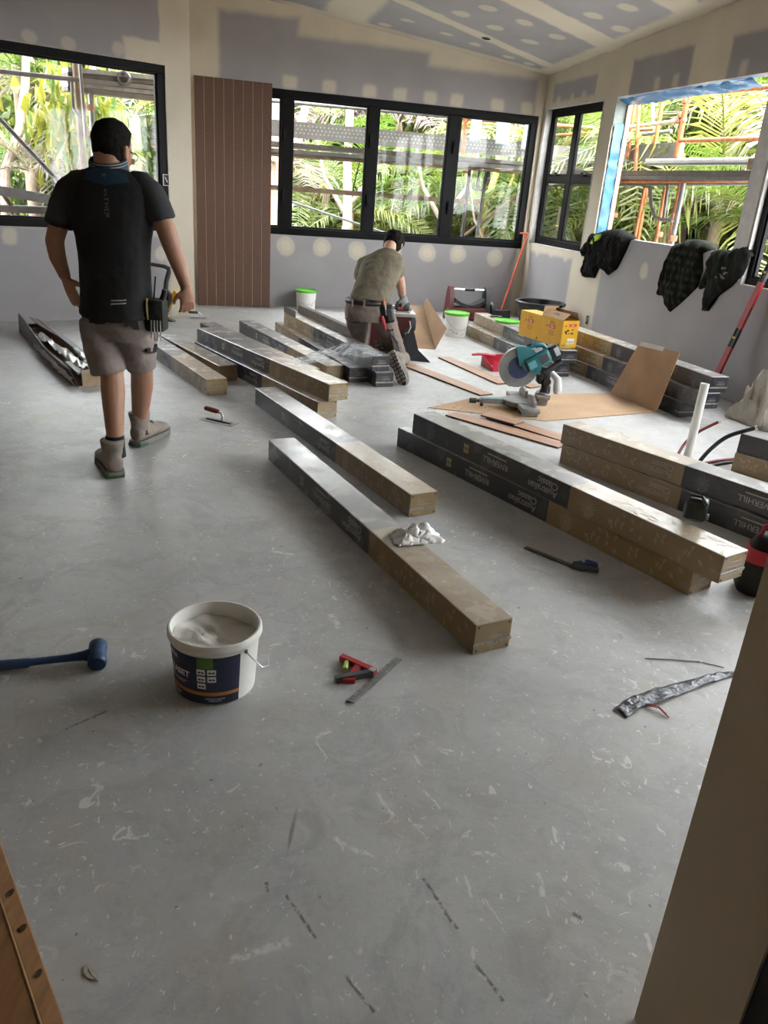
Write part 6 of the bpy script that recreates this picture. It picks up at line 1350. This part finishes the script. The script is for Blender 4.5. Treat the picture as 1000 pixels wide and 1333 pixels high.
# orange pole with a cross handle leaning in the far corner
A = K - BD*.42 + RD*.40; t = thing('orange_pole', 'orange pole with a cross handle leaning in the far right corner', 'pole', (A.x, A.y, 0)); B_ = (K - BD*.03 + RD*.06) - A; B_.z = 1.09; ORP = mat('orange_pole', (.50, .085, .03), .5, var=.1)
bm = newbm(); tube(bm, [(0, 0, 0.12), B_ - V((0, 0, .0))], .015, 12); obj('shaft', bm, ORP, t, smooth=True); bm = newbm(); sd = V((BD.x, BD.y, 0)); tube(bm, [B_ - sd*.075 + V((-.04, -.03, 0)), B_ + sd*.035 + V((-.04, -.03, 0))], .013, 12); obj('cross_handle', bm, ORP, t, smooth=True); bm = newbm(); bx(bm, -.13, .13, -.03, .03, 0, .12, Matrix.Rotation(atan2(BD.y, BD.x), 4, 'Z'), bev=.01); obj('broom_head', bm, DKPL, t)
# red spirit level leaning against the right wall
a = fl(934, 486, .0); n_ = V((RD.y*-1, RD.x, 0)); 
def onR(px, py, off=0.0):
    nn = V((-RD.y, RD.x, 0)); d = ray(px, py); o_ = V((0, 0, CAM_H)); return o_ + d*(((K + nn*off - o_).dot(nn))/d.dot(nn))
lt = onR(1012, 325, -.03); lb = onR(928, 500, -.24); dv = (lb - lt); lb = lt + dv*((lt.z)/(lt.z - lb.z)); ln = (lt - lb).length
t = thing('spirit_level', 'long red spirit level leaning against the right wall beside the dark window', 'spirit level'); zz = (lt-lb).normalized(); yy = V((-RD.y, RD.x, 0)); yy = (yy - zz*yy.dot(zz)).normalized(); t.matrix_world = basis(lb, yy.cross(zz), yy, zz)
RL = mat('level_red', (.30, .012, .016), .4, var=.06, bump=.01); ln = 2.0 if ln < 1.4 else ln
for (z0, z1) in ((0, .50), (.66, 1.05), (1.21, ln)): bm = newbm(); bx(bm, -.030, .030, -.012, .012, z0, z1, bev=.002); obj('rail', bm, RL, t)
for (z0, z1) in ((.5, .66), (1.05, 1.21)):
    bm = newbm(); bx(bm, -.028, -.016, -.012, .012, z0, z1); bx(bm, .016, .028, -.012, .012, z0, z1); bx(bm, -.02, .02, -.004, .004, z0, z1); v_ = obj('window', bm, DKPL, t); bm = newbm(); tube(bm, [(-.014, -.008, (z0+z1)/2), (.014, -.008, (z0+z1)/2)], .010, 10); obj('vial', bm, mat('vial_yellow', (.55, .55, .15), .2), v_, smooth=True)
bm = newbm(); tube(bm, [(.028 + .016*sin(a_), -.008, .80 + .045*cos(a_)) for a_ in [k*pi/8 for k in range(9)]], .004, 6); obj('wall_hook', bm, DKPL, t)
# white pipe and cables rising from the slab
p = fl(895, 596); t = thing('waste_pipe', 'white plastic pipe standing up from the slab beside the brown carton pair', 'pipe', (p.x, p.y, 0)); PVC = mat('pvc_white', (.74, .73, .71), .35, var=.04, bump=0)
bm = newbm(); lathe(bm, [(.028, 0), (.028, .50), (.0265, .502), (.024, .50), (.024, .30), (0, .30)], 28, T(rx=R(-1.5), ry=R(1))); obj('pipe', bm, PVC, t, smooth=35); bm = newbm(); lathe(bm, [(.028, 0), (.036, 0), (.034, .006), (.028, .010)], 24); obj('grout_ring', bm, mat('grout_grey', (.4, .4, .39), .9), t)
def cable(name, label, pts, r, m, mcap):
    b = pts[0]; t = thing(name, label, 'cable', (b.x, b.y, 0)); q_ = [p - V((b.x, b.y, 0)) for p in pts]; bm = newbm()
    def cr(p0, p1, p2, p3, t): return ((p1*2) + (p2-p0)*t + (p0*2-p1*5+p2*4-p3)*t*t + (p1*3-p0-p2*3+p3)*t*t*t)*.5
    out = []
    for i in range(len(q_)-1): out += [cr(q_[max(i-1, 0)], q_[i], q_[i+1], q_[min(i+2, len(q_)-1)], k/6) for k in range(6)]
    out.append(q_[-1]); tube(bm, out, r, 10); obj('sheath', bm, m, t, smooth=True)
    if mcap: bm = newbm(); d = (out[-1]-out[-2]).normalized(); tube(bm, [out[-1] - d*.004, out[-1] + d*.010], r*1.15, 10); obj('end_cap', bm, mcap, t, smooth=True)
REDC = mat('cable_red', (.20, .02, .022), .5); BLKC = mat('cable_black', (.012, .012, .012), .5); CAPW = mat('cap_white', (.7, .68, .62), .5)
yb = fl(884, 590).y
cable('red_cable', 'dark red cable arching up out of the slab in front of the white pipe', [fl(880, 597, 0), atY(892, 577, yb+.0), atY(910, 562, yb-.02), atY(936, 549, yb-.04)], .010, REDC, CAPW)
cable('black_cable', 'thick black cable arching up out of the slab right of the white pipe', [fl(908, 604, 0), atY(925, 585, 4.75), atY(948, 568, 4.7), atY(984, 557, 4.65)], .013, BLKC, CAPW)
cable('red_cable', 'dark red cable lying flat on the slab by the right carton', [fl(915, 603.5, .012), fl(938, 599, .012), fl(975, 596, .012), fl(1010, 594, .012)], .010, REDC, None)
cable('black_cable', 'black cable lying flat on the slab by the right carton', [fl(922, 608, .012), fl(940, 603, .012), fl(970, 600, .012), fl(1010, 598, .012)], .011, BLKC, None)
# crumpled plastic by the right wall, bag by the doorway, charger on the carton
p = onR(1004, 540, -.12); crumple('crumpled_sheet', 'crumpled pale plastic sheet lying against the right wall', 'plastic sheet', (p.x-.10, p.y-.05, 0), .4, .15, .22, .34, mat('pale_sheet', (.62, .57, .50), .6, var=.12, scale=12, bump=.15), 7.7, 30)
p = fl(985, 776); t = thing('tool_bag', 'black fabric bag with red trim standing at the right doorway', 'bag', (p.x+.06, p.y+.05, 0), -.3); BAGM = mat('bag_fabric', (.012, .012, .014), .85, bump=.15); REDT = mat('bag_red', (.36, .012, .03), .6)
bm = newbm(); loft(bm, [ell((0, 0, z), (1, 0, 0), (0, 1, 0), rx, ry, 22, .3) for z, rx, ry in ((0, .125, .09), (.03, .14, .10), (.10, .135, .098), (.18, .12, .088), (.24, .10, .07), (.26, .085, .055))]); obj('body', bm, BAGM, t, smooth='all')
bm = newbm(); loft(bm, [ell((0, 0, z), (1, 0, 0), (0, 1, 0), rx+.003, ry+.003, 22, .3) for z, rx, ry in ((.15, .127, .092), (.21, .112, .081))], cap=False); obj('red_trim', bm, REDT, t, smooth='all'); bm = newbm(); tube(bm, [(-.08, 0, .25), (-.07, 0, .30), (0, 0, .325), (.07, 0, .30), (.08, 0, .25)], .010, 10); obj('handle', bm, REDT, t, smooth=True)
p = fl(902, 676, H2 + .002); t = thing('charger', 'small dark green and black charger standing on the right carton pair', 'charger', p, -.5); CG = mat('charger_dark', (.010, .022, .020), .4, bump=.03)
bm = newbm(); bx(bm, -.045, .05, -.032, .032, 0, .105, bev=.016, seg=3); b0 = obj('body', bm, CG, t, smooth=35); bm = newbm(); tube(bm, [(-.04, -.03, .085), (-.03, -.03, .118), (.02, -.03, .122), (.045, -.03, .09)], .008, 10); obj('handle', bm, DKPL, t, smooth=True)
bm = newbm(); bx(bm, -.035, -.005, -.036, -.03, .03, .08, bev=.003); bx(bm, .01, .042, -.035, -.03, .055, .085, bev=.003); obj('front_panel', bm, DKPL, t); bm = newbm(); tube(bm, [(.052, -.01, .03), (.062, -.01, .03)], .014, 14); obj('dial', bm, GRYPL, t, smooth=True)
# flooring nailer standing by the left wall
p = fl(213, 417.5); t = thing('flooring_nailer', 'yellow and black flooring nailer standing by the left wall', 'nailer', (p.x, p.y, 0), .15); NY = mat('nailer_yellow', (.62, .30, .01), .4, var=.06)
bm = newbm(); prism(bm, [(-.20, 0), (.13, 0), (.06, .03), (.02, .12), (-.06, .12), (-.12, .03)], -.05, .05, Matrix(((1, 0, 0, 0), (0, 0, 1, 0), (0, 1, 0, 0), (0, 0, 0, 1)))); obj('shoe', bm, DKGR, t)
bm = newbm(); tube(bm, [(.0, 0, .10), (.02, 0, .16), (.06, 0, .25), (.075, 0, .30)], [.055, .065, .068, .055], 18); obj('cylinder', bm, DKPL, t, smooth=35)
bm = newbm(); prism(bm, [(.04, .10), (.10, .18), (.16, .30), (.13, .34), (.08, .27), (.05, .18)], -.045, .045, Matrix(((1, 0, 0, 0), (0, 0, 1, 0), (0, 1, 0, 0), (0, 0, 0, 1)))); prism(bm, [(-.02, .08), (.07, .05), (.06, .02), (.0, .03)], -.045, .045, Matrix(((1, 0, 0, 0), (0, 0, 1, 0), (0, 1, 0, 0), (0, 0, 0, 1)))); obj('yellow_housing', bm, NY, t)
bm = newbm(); tube(bm, [(.06, 0, .29), (.035, 0, .34), (.045, 0, .42), (.075, 0, .52), (.075, 0, .555), (.03, 0, .575), (-.10, 0, .59), (-.15, 0, .58)], [.03, .028, .026, .026, .026, .02, .019, .016], 14); obj('handle', bm, DKGR, t, smooth=True)

# ---------------------------------------------------------------- jackets hung over the sill of the opening
def cloth_mesh(loc, th, seed, wall_y=-.004, sill=1.2):
    from mathutils.kdtree import KDTree
    bm = newbm(); f = bm.faces.new([bm.verts.new((p.x, 0, p.z)) for p in loc]); bmesh.ops.triangulate(bm, faces=[f])
    for _ in range(5):
        es = [e for e in bm.edges if e.calc_length() > .03]
        if not es: break
        bmesh.ops.subdivide_edges(bm, edges=es, cuts=1); bmesh.ops.triangulate(bm, faces=[f for f in bm.faces if len(f.verts) > 3])
    bnd = [v for v in bm.verts if v.is_boundary]; kd = KDTree(len(bnd))
    for i, v in enumerate(bnd): kd.insert(v.co, i)
    kd.balance(); verts = []; faces = []; bm.verts.index_update(); n = len(bm.verts)
    for v in bm.verts:
        d = kd.find(v.co)[2]; k = min(1, d/.05)**.6; fold = MN.noise(V((v.co.x*14 + v.co.z*5 + seed, v.co.z*4, seed)))*.045 + MN.noise(V((v.co.x*34 - v.co.z*12, v.co.z*12, seed)))*.016
        verts.append((v.co.x + MN.noise(V((v.co.z*22, v.co.x*9, seed)))*.012, min(wall_y - .006, wall_y - .006 - th*k + fold*k), v.co.z + MN.noise(V((v.co.x*22, v.co.z*9, seed + 4)))*.012))
    for v in bm.verts: verts.append((v.co.x, wall_y if v.co.z < sill else wall_y + .10*min(1, (v.co.z - sill)/.05 + .3), v.co.z))
    for f in bm.faces: i = [v.index for v in f.verts]; faces.append(i); faces.append([j+n for j in i[::-1]])
    for e in bm.edges:
        if e.is_boundary: a, b = e.verts[0].index, e.verts[1].index; faces.append([a, b, b+n, a+n])
    bm.free(); me = bpy.data.meshes.new('cloth'); me.from_pydata(verts, [], faces); me.update(); b = bmesh.new(); b.from_mesh(me); bmesh.ops.recalc_face_normals(b, faces=b.faces); b.to_mesh(me); b.free(); return me
MW = local(K, RD); MI = MW.inverted()
def wl(x, y): return MI @ onR(x, y, -.03)
def jacket(label, pieces, m, th=.05, seed=1):
    t = thing('jacket', label, 'jacket', (0, 0, 0), 0, 'jackets hung over the sill of the opening'); t.matrix_world = MW; out = []
    for i, (nm, poly) in enumerate(pieces): me = cloth_mesh([wl(*p) for p in poly], th*(1 if i == 0 else .8), seed + i*3); me.name = nm; o = obj(nm, me, m, t, smooth='all'); out.append(o)
    return t, out
JB = mat('jacket_black', (.006, .006, .006), .95, var=.2, bump=.12, spec=.15); JD = mat('hoodie_green', (.014, .016, .013), .95, var=.25, scale=12, bump=.15, spec=.15)
JG = bpy.data.materials.new('checked_green'); nt, N, Lk = nodes(JG); b_ = N['Principled BSDF']; b_.inputs['Roughness'].default_value = .95; b_.inputs['Specular IOR Level'].default_value = .15
tc = N.new('ShaderNodeTexCoord'); cur = None
for ax_ in ('X', 'Z'):
    w_ = N.new('ShaderNodeTexWave'); w_.bands_direction = ax_; w_.inputs['Scale'].default_value = 4.2; w_.inputs['Distortion'].default_value = 1.2; w_.inputs['Detail Scale'].default_value = 1.5; Lk.new(tc.outputs['Object'], w_.inputs['Vector'])
    if cur is None: cur = w_.outputs['Fac']
    else: ml_ = N.new('ShaderNodeMath'); ml_.operation = 'MULTIPLY'; Lk.new(cur, ml_.inputs[0]); Lk.new(w_.outputs['Fac'], ml_.inputs[1]); cur = ml_.outputs[0]
mx_ = N.new('ShaderNodeMix'); mx_.data_type = 'RGBA'; Lk.new(cur, mx_.inputs[0]); mx_.inputs[6].default_value = (.007, .008, .006, 1); mx_.inputs[7].default_value = (.030, .034, .022, 1); Lk.new(mx_.outputs[2], b_.inputs['Base Color'])
t, o = jacket('black jacket with a small lime patch hung over the sill, leftmost of three', [('body', [(771, 305), (789, 299), (800, 298), (820, 310), (812, 328), (801, 350), (790, 358), (779, 348), (772, 362), (757, 360), (759, 347), (766, 335), (755, 333), (757, 322)]), ('sleeve', [(768, 304), (785, 304), (783, 330), (775, 352), (764, 361), (756, 357), (760, 342)])], JB, .05, 2)
bm = newbm(); q_ = [wl(x, y) for x, y in ((772, 317), (779, 306), (785, 305), (783, 311), (774, 318))]; bm.faces.new([bm.verts.new((p.x, -.07, p.z)) for p in q_]); pt = obj('lime_patch', bm, mat('lime_cloth', (.35, .55, .02), .7), t); sp_ = pt.modifiers.new('thick', 'SOLIDIFY'); sp_.thickness = .03
t, o = jacket('dark green checked jacket hung over the middle of the sill', [('body', [(874, 319), (892, 313), (905, 312), (919, 318), (920, 326), (912, 330), (912, 352), (906, 373), (893, 386), (882, 396), (870, 406), (865, 398), (862, 386), (853, 383), (855, 379), (865, 358), (870, 340)])], JG, .045, 5)
t, o = jacket('dark green hoodie with a pale print hung over the sill, rightmost of three', [('body', [(928, 325), (950, 325), (971, 320), (974, 331), (971, 345), (965, 358), (948, 374), (934, 384), (924, 392), (919, 405), (911, 404), (914, 390), (917, 372), (916, 358), (920, 340)]), ('sleeve', [(930, 326), (946, 330), (934, 350), (922, 362), (918, 374), (908, 376), (910, 366), (918, 352), (922, 338)])], JD, .045, 9)
bm = newbm(); rnd = random.Random(3)
for k in range(20): a_ = wl(rnd.uniform(936, 950), rnd.uniform(348, 364)); bx(bm, a_.x-.010, a_.x+.010, -.066, -.060, a_.z-.006, a_.z+.008, None)
ob = obj('chest_print', bm, mat('print_dusty', (.20, .17, .16), .8), t); ob['kind'] = 'stuff'
# ---------------------------------------------------------------- scaffolding outside
RUST = mat('orange_tube', (.30, .105, .035), .6, .2, var=.35, scale=18, bump=.15); GALV = mat('galvanised', (.16, .16, .155), .5, .5, var=.25, scale=15); DKST = mat('dark_steel', (.10, .09, .085), .5, .4, var=.2); DECK = mat('weathered_deck', (.085, .073, .062), .85, var=.3, scale=8); ALU = mat('perforated_alloy', (.12, .115, .108), .6, .2, var=.15); TIMB = mat('scaffold_timber', (.145, .10, .062), .8, var=.3, scale=8); COUP = mat('coupler', (.22, .10, .05), .6, .3, var=.3)
def plane_pt(px, py, org, nn, off):
    d = ray(px, py); o_ = V((0, 0, CAM_H)); return o_ + d*(((org + nn*off - o_).dot(nn))/d.dot(nn))
NB, NR, NL = V((-BD.y, BD.x, 0)), V((-RD.y, RD.x, 0)), V((-LD.y, LD.x, 0))
def scaf(label, org, nn, dr):
    t = thing('scaffolding', label, 'scaffolding'); 
    def pt(px, py, off): return plane_pt(px, py, org, nn, off)
    def tubep(nm, a, b, off, r=.024, m=RUST, ext=(0, 0), ground=False):
        p, q_ = pt(*a, off), pt(*b, off); d = (q_-p).normalized(); p = p - d*ext[0]; q_ = q_ + d*ext[1]
        if ground: p = V((p.x, p.y, p.z)); q_ = V((q_.x, q_.y, GZ))
        bm = newbm(); tube(bm, [p, q_], r, 10); return obj(nm, bm, m, t, smooth=True)
    def plank(nm, a, b, off, wz, wy, m, ext=(0, 0)):
        p, q_ = pt(*a, off), pt(*b, off); d = (q_-p).normalized(); p = p - d*ext[0]; q_ = q_ + d*ext[1]; L_ = (q_-p).length; M = basis(p, d, nn - d*nn.dot(d)); bm = newbm(); s = 1 if M.col[2].z > 0 else -1; bx(bm, 0, L_, 0, wy, -wz if s > 0 else 0, 0 if s > 0 else wz, M); return obj(nm, bm, m, t)
    def coup(a, off, m=COUP, r=.04):
        p = pt(*a, off); bm = newbm(); bx(bm, -r, r, -r, r, -r*.8, r*.8, Matrix.Translation(p), bev=.012, seg=2); return obj('coupler', bm, m, t, smooth=35)
    return t, pt, tubep, plank, coup
# right side
t, pt, tb, pk, cp = scaf('rusty orange scaffolding with a loaded deck outside the bare opening', K, NR, RD)
for (a, b, off, m, r) in (((827, 132), (819, 190), .95, RUST, .024), ((832, 130), (828, 212), .85, RUST, .024), ((850, 127), (851, 180), 1.3, GALV, .024), ((864, 124), (853, 186), 1.0, RUST, .026), ((897, 118), (884, 186), .9, RUST, .03)): tb('standard', a, b, off, r, m, (.5, .15))
for (a, b, off, m, r) in (((887, 236), (876, 325), .9, RUST, .026), ((866, 250), (857, 318), 1.0, RUST, .024), ((842, 250), (833, 315), 1.3, RUST, .024), ((803, 245), (793, 305), 1.0, RUST, .022), ((838, 250), (822, 312), .95, RUST, .02)): tb('standard', a, b, off, r, m, (.05, .0), True)
tb('guard_rail', (899, 122), (1000, 113), .9, .024, RUST, (.1, 1.2)); tb('guard_rail', (840, 163), (886, 157), .9, .022, mat('pale_tube', (.46, .36, .26), .6, .2, var=.3), (.9, .1)); tb('guard_rail', (890, 183), (1000, 180), .9, .024, RUST, (.1, 1.2)); tb('guard_rail', (800, 171), (846, 168), 1.2, .022, RUST, (2.2, .1)); tb('guard_rail', (838, 175), (862, 172), 1.25, .022, GALV, (.2, .2))
pk('toe_board', (800, 191), (888, 184), .98, .19, .012, ALU, (2.5, .05)); bm = newbm(); p, q_ = pt(887, 184, .96), pt(886, 208, .96); tube(bm, [p, q_], .03, 4); obj('board_end', bm, mat('white_metal', (.75, .75, .75), .4), t)
pk('deck', (800, 222), (1000, 222), .45, .05, .62, DECK, (2.5, 1.6)); pk('deck_edge', (800, 229), (1000, 230), .45, .035, .03, mat('deck_edge_grey', (.10, .097, .09), .6, var=.2), (2.5, 1.6)); tb('ledger', (800, 236), (1000, 234), .5, .024, RUST, (2.5, 1.4)); tb('ledger', (800, 240), (1000, 238), .95, .024, GALV, (2.5, 1.4))
bm = newbm(); tube(bm, [pt(846, 243, .5), pt(848, 268, .5), pt(853, 283, .5), pt(862, 286, .5), pt(876, 287, .5)], .020, 10); tube(bm, [pt(870, 240, .5), pt(864, 284, .5)], .018, 10); obj('bracket', bm, DKST, t, smooth=True)
tb('bracket_post', (889, 245), (876, 318), .5, .026, GALV, (.05, .0), True)
for c in ((885, 157), (894, 131), (888, 150)): cp(c, .9)
for c in ((879, 282), (876, 310)): cp(c, .5)
cp((858, 305), 1.0); cp((800, 280), 1.0)
# long white profile and a piece of wood lying on that deck
t2 = thing('metal_profile', 'long white metal profile lying on the scaffold deck outside the opening', 'profile'); a, b = plane_pt(845, 214, K, NR, .6), plane_pt(980, 213, K, NR, .6); bm = newbm(); d = (b-a).normalized(); M = basis(a, d, NR - d*NR.dot(d)); bx(bm, 0, (b-a).length + .4, -.06, .06, -.012, .052, M, bev=.012, seg=2); obj('body', bm, mat('white_profile', (.46, .48, .50), .35, .1, var=.1), t2, smooth=30); bm = newbm(); bx(bm, 0, (b-a).length + .4, -.066, -.06, -.012, .006, M); obj('lip', bm, GALV, t2)
t2 = thing('timber_block', 'rough brown timber block lying on the scaffold deck at the right', 'timber'); a = plane_pt(990, 214, K, NR, .56); bm = newbm(); bx(bm, -.12, .3, -.05, .05, 0, .10, basis(a - V((0, 0, .045)), RD, NR, (0, 0, 1)), bev=.006); obj('block', bm, TIMB, t2); bm = newbm(); bx(bm, -.122, -.12, -.045, .045, .005, .095, basis(a - V((0, 0, .045)), RD, NR, (0, 0, 1))); obj('end_grain', bm, DECK, t2)
# back
t, pt, tb, pk, cp = scaf('grey scaffolding with perforated toe boards outside the back window', K, NB, BD)
pk('toe_board', (384, 158), (690, 186), 1.15, .20, .012, ALU, (1.8, 1.2))
PERF = mat('perforation', (.26, .28, .23), .6)
pk('deck', (384, 186), (690, 211), .62, .05, .6, DECK, (1.8, 1.2)); pk('deck_edge', (384, 195), (690, 217), .62, .05, .03, mat('deck_edge_grey', (.10, .097, .09), .6, var=.2), (1.8, 1.2)); tb('ledger', (384, 203), (690, 225), .66, .024, TIMB, (1.8, 1.2))
tb('guard_rail', (384, 134), (588, 152), 1.1, .024, GALV, (1.8, .3)); tb('guard_rail', (600, 154), (695, 161), 1.1, .026, RUST, (.2, 1.2)); pk('guard_rail', (384, 243), (588, 258), .9, .06, .03, TIMB, (1.8, .2)); pk('low_rail', (384, 295), (690, 317), .9, .07, .03, mat('pale_timber', (.19, .155, .09), .8, var=.3), (1.8, 1.0)); tb('brace', (386, 265), (470, 293), 1.6, .018, GALV, (.2, .5))
for (a, b, m, off) in (((612, 215), (598, 312), DKST, .8), ((634, 212), (613, 312), GALV, .95)): tb('standard', a, b, off, .026, m, (.1, 0), True)
tb('standard', (607, 140), (604, 182), 1.1, .03, RUST, (.4, .2)); tb('brace', (692, 240), (598, 312), 1.0, .022, TIMB, (.3, .3))
bm = newbm(); tube(bm, [pt(625, 214, .75), pt(621, 243, .75), pt(625, 248, .75), pt(630, 246, .75), pt(638, 214, .75)], .016, 8); obj('bracket', bm, DKST, t, smooth=True)
cp((602, 262), .8); cp((622, 262), .95); cp((606, 222), .8)
PALEB = mat('pale_blue_sheet', (.26, .37, .39), .6, var=.1, scale=6)
for (poly, lab) in ((((614, 151), (628, 152), (625, 184), (611, 182)), 'pale blue sheet hanging on the scaffold rail, leftmost of three'), (((647, 153), (665, 155), (662, 190), (645, 188)), 'wide pale blue sheet hanging on the scaffold rail, middle of three'), (((684, 158), (695, 159), (690, 196), (678, 194)), 'pale blue sheet hanging at the right end of the scaffold rail')):
    t2 = thing('hanging_sheet', lab, 'sheet'); pp = [pt(x, y, 1.0) for x, y in poly]; rows = [[pp[0].lerp(pp[1], k/3), pp[0].lerp(pp[3], .5).lerp(pp[1].lerp(pp[2], .5), k/3), pp[3].lerp(pp[2], k/3)] for k in range(4)]; o = obj('sheet', sheet(rows, 4, .02, 3), PALEB, t2, smooth='all'); o.modifiers.new('thick', 'SOLIDIFY').thickness = .004
    bm = newbm(); tube(bm, [pp[0] + V((0, 0, .01)), pp[1] + V((0, 0, .01))], .012, 8); obj('top_hem', bm, PALEB, t2, smooth=True)
# perforations in the back toe board: small round plates in two rows
rnd = random.Random(1); p0, p1 = plane_pt(384, 158, K, NB, 1.147), plane_pt(690, 186, K, NB, 1.147); dd = (p1-p0); L_ = dd.length; d = dd.normalized(); bm = newbm()
for i in range(int(L_/.055)):
    for j in range(3): c = p0 + d*(i*.055 + .02 + (.02 if j % 2 else 0)) - V((0, 0, .045 + j*.045)); vs = [bm.verts.new(c + d*(.011*cos(a)) + V((0, 0, .011*sin(a)))) for a in [k*pi/3 for k in range(6)]]; bm.faces.new(vs)
o = obj('perforations', bm, PERF, t); o['kind'] = 'stuff'
# left
t, pt, tb, pk, cp = scaf('grey scaffolding with stacked boards outside the left window', LE, NL, LD)
tb('guard_rail', (0, 93), (92, 103), .9, .024, DKST, (1.5, .1)); 
for k in range(5): pk('stacked_board', (88, 87 + k*6.2), (190, 97 + k*6.6), 1.0 + .03*(k % 2), .045, .22, (GALV, DECK, DKST)[k % 3], (0, .6))
tb('standard', (98, 78), (111, 222), .95, .03, TIMB, (.4, .0), True); tb('standard', (117, 112), (119, 215), 1.1, .03, GALV, (.1, .0), True); tb('standard', (105, 95), (112, 180), .8, .018, DKST, (.1, 0)); tb('brace', (-5, 150), (80, 240), .7, .024, DKST, (.6, .8))
bm = newbm(); tube(bm, [pt(93, 103, .9), pt(95, 140, .9), pt(103, 152, .9), pt(110, 150, .9)], .016, 8); obj('bracket', bm, DKST, t, smooth=True)
pk('deck', (0, 242), (90, 258), .35, .09, .3, DKST, (2.0, .8)); pk('deck', (0, 268), (90, 272), .35, .06, .3, DECK, (2.0, .8)); tb('ledger', (10, 262), (30, 290), .5, .02, TIMB, (.1, .1)); cp((118, 140), 1.1); cp((112, 172), .95)
bm = newbm(); lathe(bm, [(.05, -.03), (.07, -.03), (.07, .03), (.05, .03)], 20, Matrix.Translation(pt(162, 102, .97)) @ Matrix.Rotation(pi/2, 4, 'X')); obj('pulley', bm, DKST, t, smooth=35)
